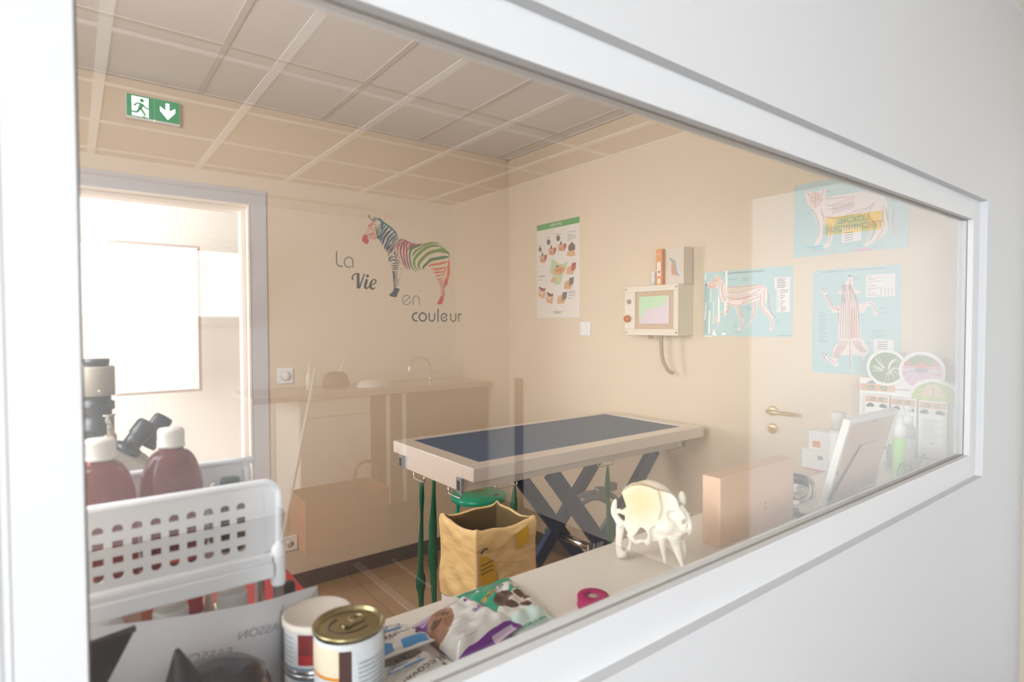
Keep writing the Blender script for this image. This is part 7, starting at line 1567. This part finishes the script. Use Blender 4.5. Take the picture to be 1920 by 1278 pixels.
b = MB(); b.box(bl(2.05, -3.25, 0.962), bl(2.55, -2.90, 0.9695), 'chrome', None, 0.002); b.build('sink', root)
root = thing('kitchen_tap', 'arched chrome gooseneck tap mirrored in the glass above the table', 'tap', (2.46, -3.22, 0.968))
b = MB(); pts = [(0, 0, 0.0), (0, 0, 0.10)]+[(-0.10+0.10*math.cos(a), 0, 0.10+0.10*math.sin(a)) for a in [i*PI/14 for i in range(1, 14)]]+[(-0.2, 0, 0.09), (-0.2, 0, 0.05)]
b.tube(smooth_path(pts, 3), 0.012, 'chrome', 14); b.lathe([(0.024, 0), (0.024, 0.02), (0.015, 0.03), (0, 0.03)], 'chrome', n=20); b.build('spout', root)
b = MB(); b.tube([(0.02, 0.0, 0.05), (0.05, 0.02, 0.07), (0.10, 0.04, 0.08)], 0.007, 'chrome', 10); b.build('lever', root)
root = thing('spray_flask', 'small white spray flask mirrored on the bench left of the tap', 'bottle', (1.40, -3.15, 0.968))
b = MB(); b.lathe([(0, 0), (0.026, 0), (0.028, 0.09), (0.012, 0.12)], 'white_plastic', n=20); b.build('body', root)
b = MB(); b.lathe([(0.013, 0.12), (0.013, 0.15), (0.006, 0.16), (0.006, 0.2), (0, 0.2)], 'white_plastic', n=16); b.build('nozzle', root)
root = thing('brush_pot', 'dark pot with a leaning white stick mirrored on the bench', 'pot', (1.60, -3.15, 0.968))
b = MB(); b.lathe([(0, 0), (0.09, 0), (0.10, 0.03), (0.085, 0.10), (0.05, 0.12)], 'bench_dark', n=28); b.build('bowl', root)
b = MB(); b.tube([(0.02, 0, 0.09), (0.075, 0.02, 0.26)], 0.006, 'white_plastic', 8); b.build('stick', root)
root = thing('tray_cover', 'low white dome mirrored on the bench beside the brush pot', 'cover', (1.86, -3.05, 0.968))
b = MB(); b.lathe([(0, 0), (0.13, 0), (0.125, 0.02), (0.09, 0.045), (0.0, 0.06)], 'white_plastic', n=36); b.build('dome', root)
root = thing('storage_crate', 'orange plastic crate mirrored in the glass at the foot of the cabinet', 'crate', (1.42, -2.62, 0))
b = MB(); t = 0.008
for lo, hi in (((-0.28, -0.17, 0), (0.28, -0.17+t, 0.34)), ((-0.28, 0.17-t, 0), (0.28, 0.17, 0.34)), ((-0.28, -0.17, 0), (-0.28+t, 0.17, 0.34)), ((0.28-t, -0.17, 0), (0.28, 0.17, 0.34)), ((-0.28, -0.17, 0), (0.28, 0.17, t))): b.box(lo, hi, 'crate_orange')
for z in (0.1, 0.2, 0.325): b.box((-0.288, -0.178, z), (0.288, 0.178, z+0.012), 'crate_orange', None, 0.003) if z > 0.3 and False else b.box((-0.286, 0.17, z), (0.286, 0.178, z+0.012), 'crate_orange', None, 0.003)
b.build('crate', root)
b = MB(); b.tube(smooth_path([(0.10, 0.0, 0.34), (0.12, 0, 0.46), (0.2, 0, 0.5), (0.26, 0, 0.44), (0.27, 0, 0.34)], 5), 0.012, 'crate_orange', 10); b.build('handle', root)
b = MB(); b.tube([(0, 0, 0.0), (0.30, -0.17, 1.15)], 0.011, 'white_plastic', 10); b.lathe([(0.06, 0), (0.05, 0.04), (0.02, 0.08), (0, 0.085)], 'off_white_plastic', n=20); b.build('mop', label='white handled mop mirrored leaning against the bench', cat='mop', loc=(1.02, -2.60, 0))
b = MB(); b.box((-0.02, -0.045, 0), (0.0, 0.045, 1.02), 'wood_post', None, 0.003); b.build('wooden_board', label='upright wooden board mirrored as a brown strip over the table', cat='board', loc=(SXR-0.001, -2.43, 0))

# next room: flush cupboard door on its far wall
mat('cupboard_pink', '#f8f4f3', 0.5); mat('cupboard_edge', '#cdbdb5', 0.5)
root = thing('wall_cupboard', 'pale flush cupboard seen through the doorway', 'cupboard', (0.55, 5.4, 0.9))
b = MB(); b.box((-0.31, -0.03, 0.0), (0.31, 0.35, 1.2), 'cupboard_edge', None, 0.003); b.build('carcass', root)
b = MB(); b.box((-0.285, -0.05, 0.02), (0.285, -0.03, 1.18), 'cupboard_pink', None, 0.003); b.build('door', root)

mat('floor_alu', '#d5d2cc', 0.3, 0.8)
b = MB(); b.box((-0.022, -0.36, 0), (0.022, 0.36, 0.006), 'floor_alu', None, 0.002); b.build('floor_strip', label='broad aluminium floor strip mirrored left of the green straps', cat='floor strip', group='floor strips', loc=(1.347, -1.80, 0))
b = MB(); b.box((-0.009, -0.24, 0), (0.009, 0.24, 0.006), 'floor_alu', None, 0.002); b.build('floor_strip', label='thin aluminium floor strip mirrored behind the green straps', cat='floor strip', group='floor strips', loc=(1.546, -1.84, 0))
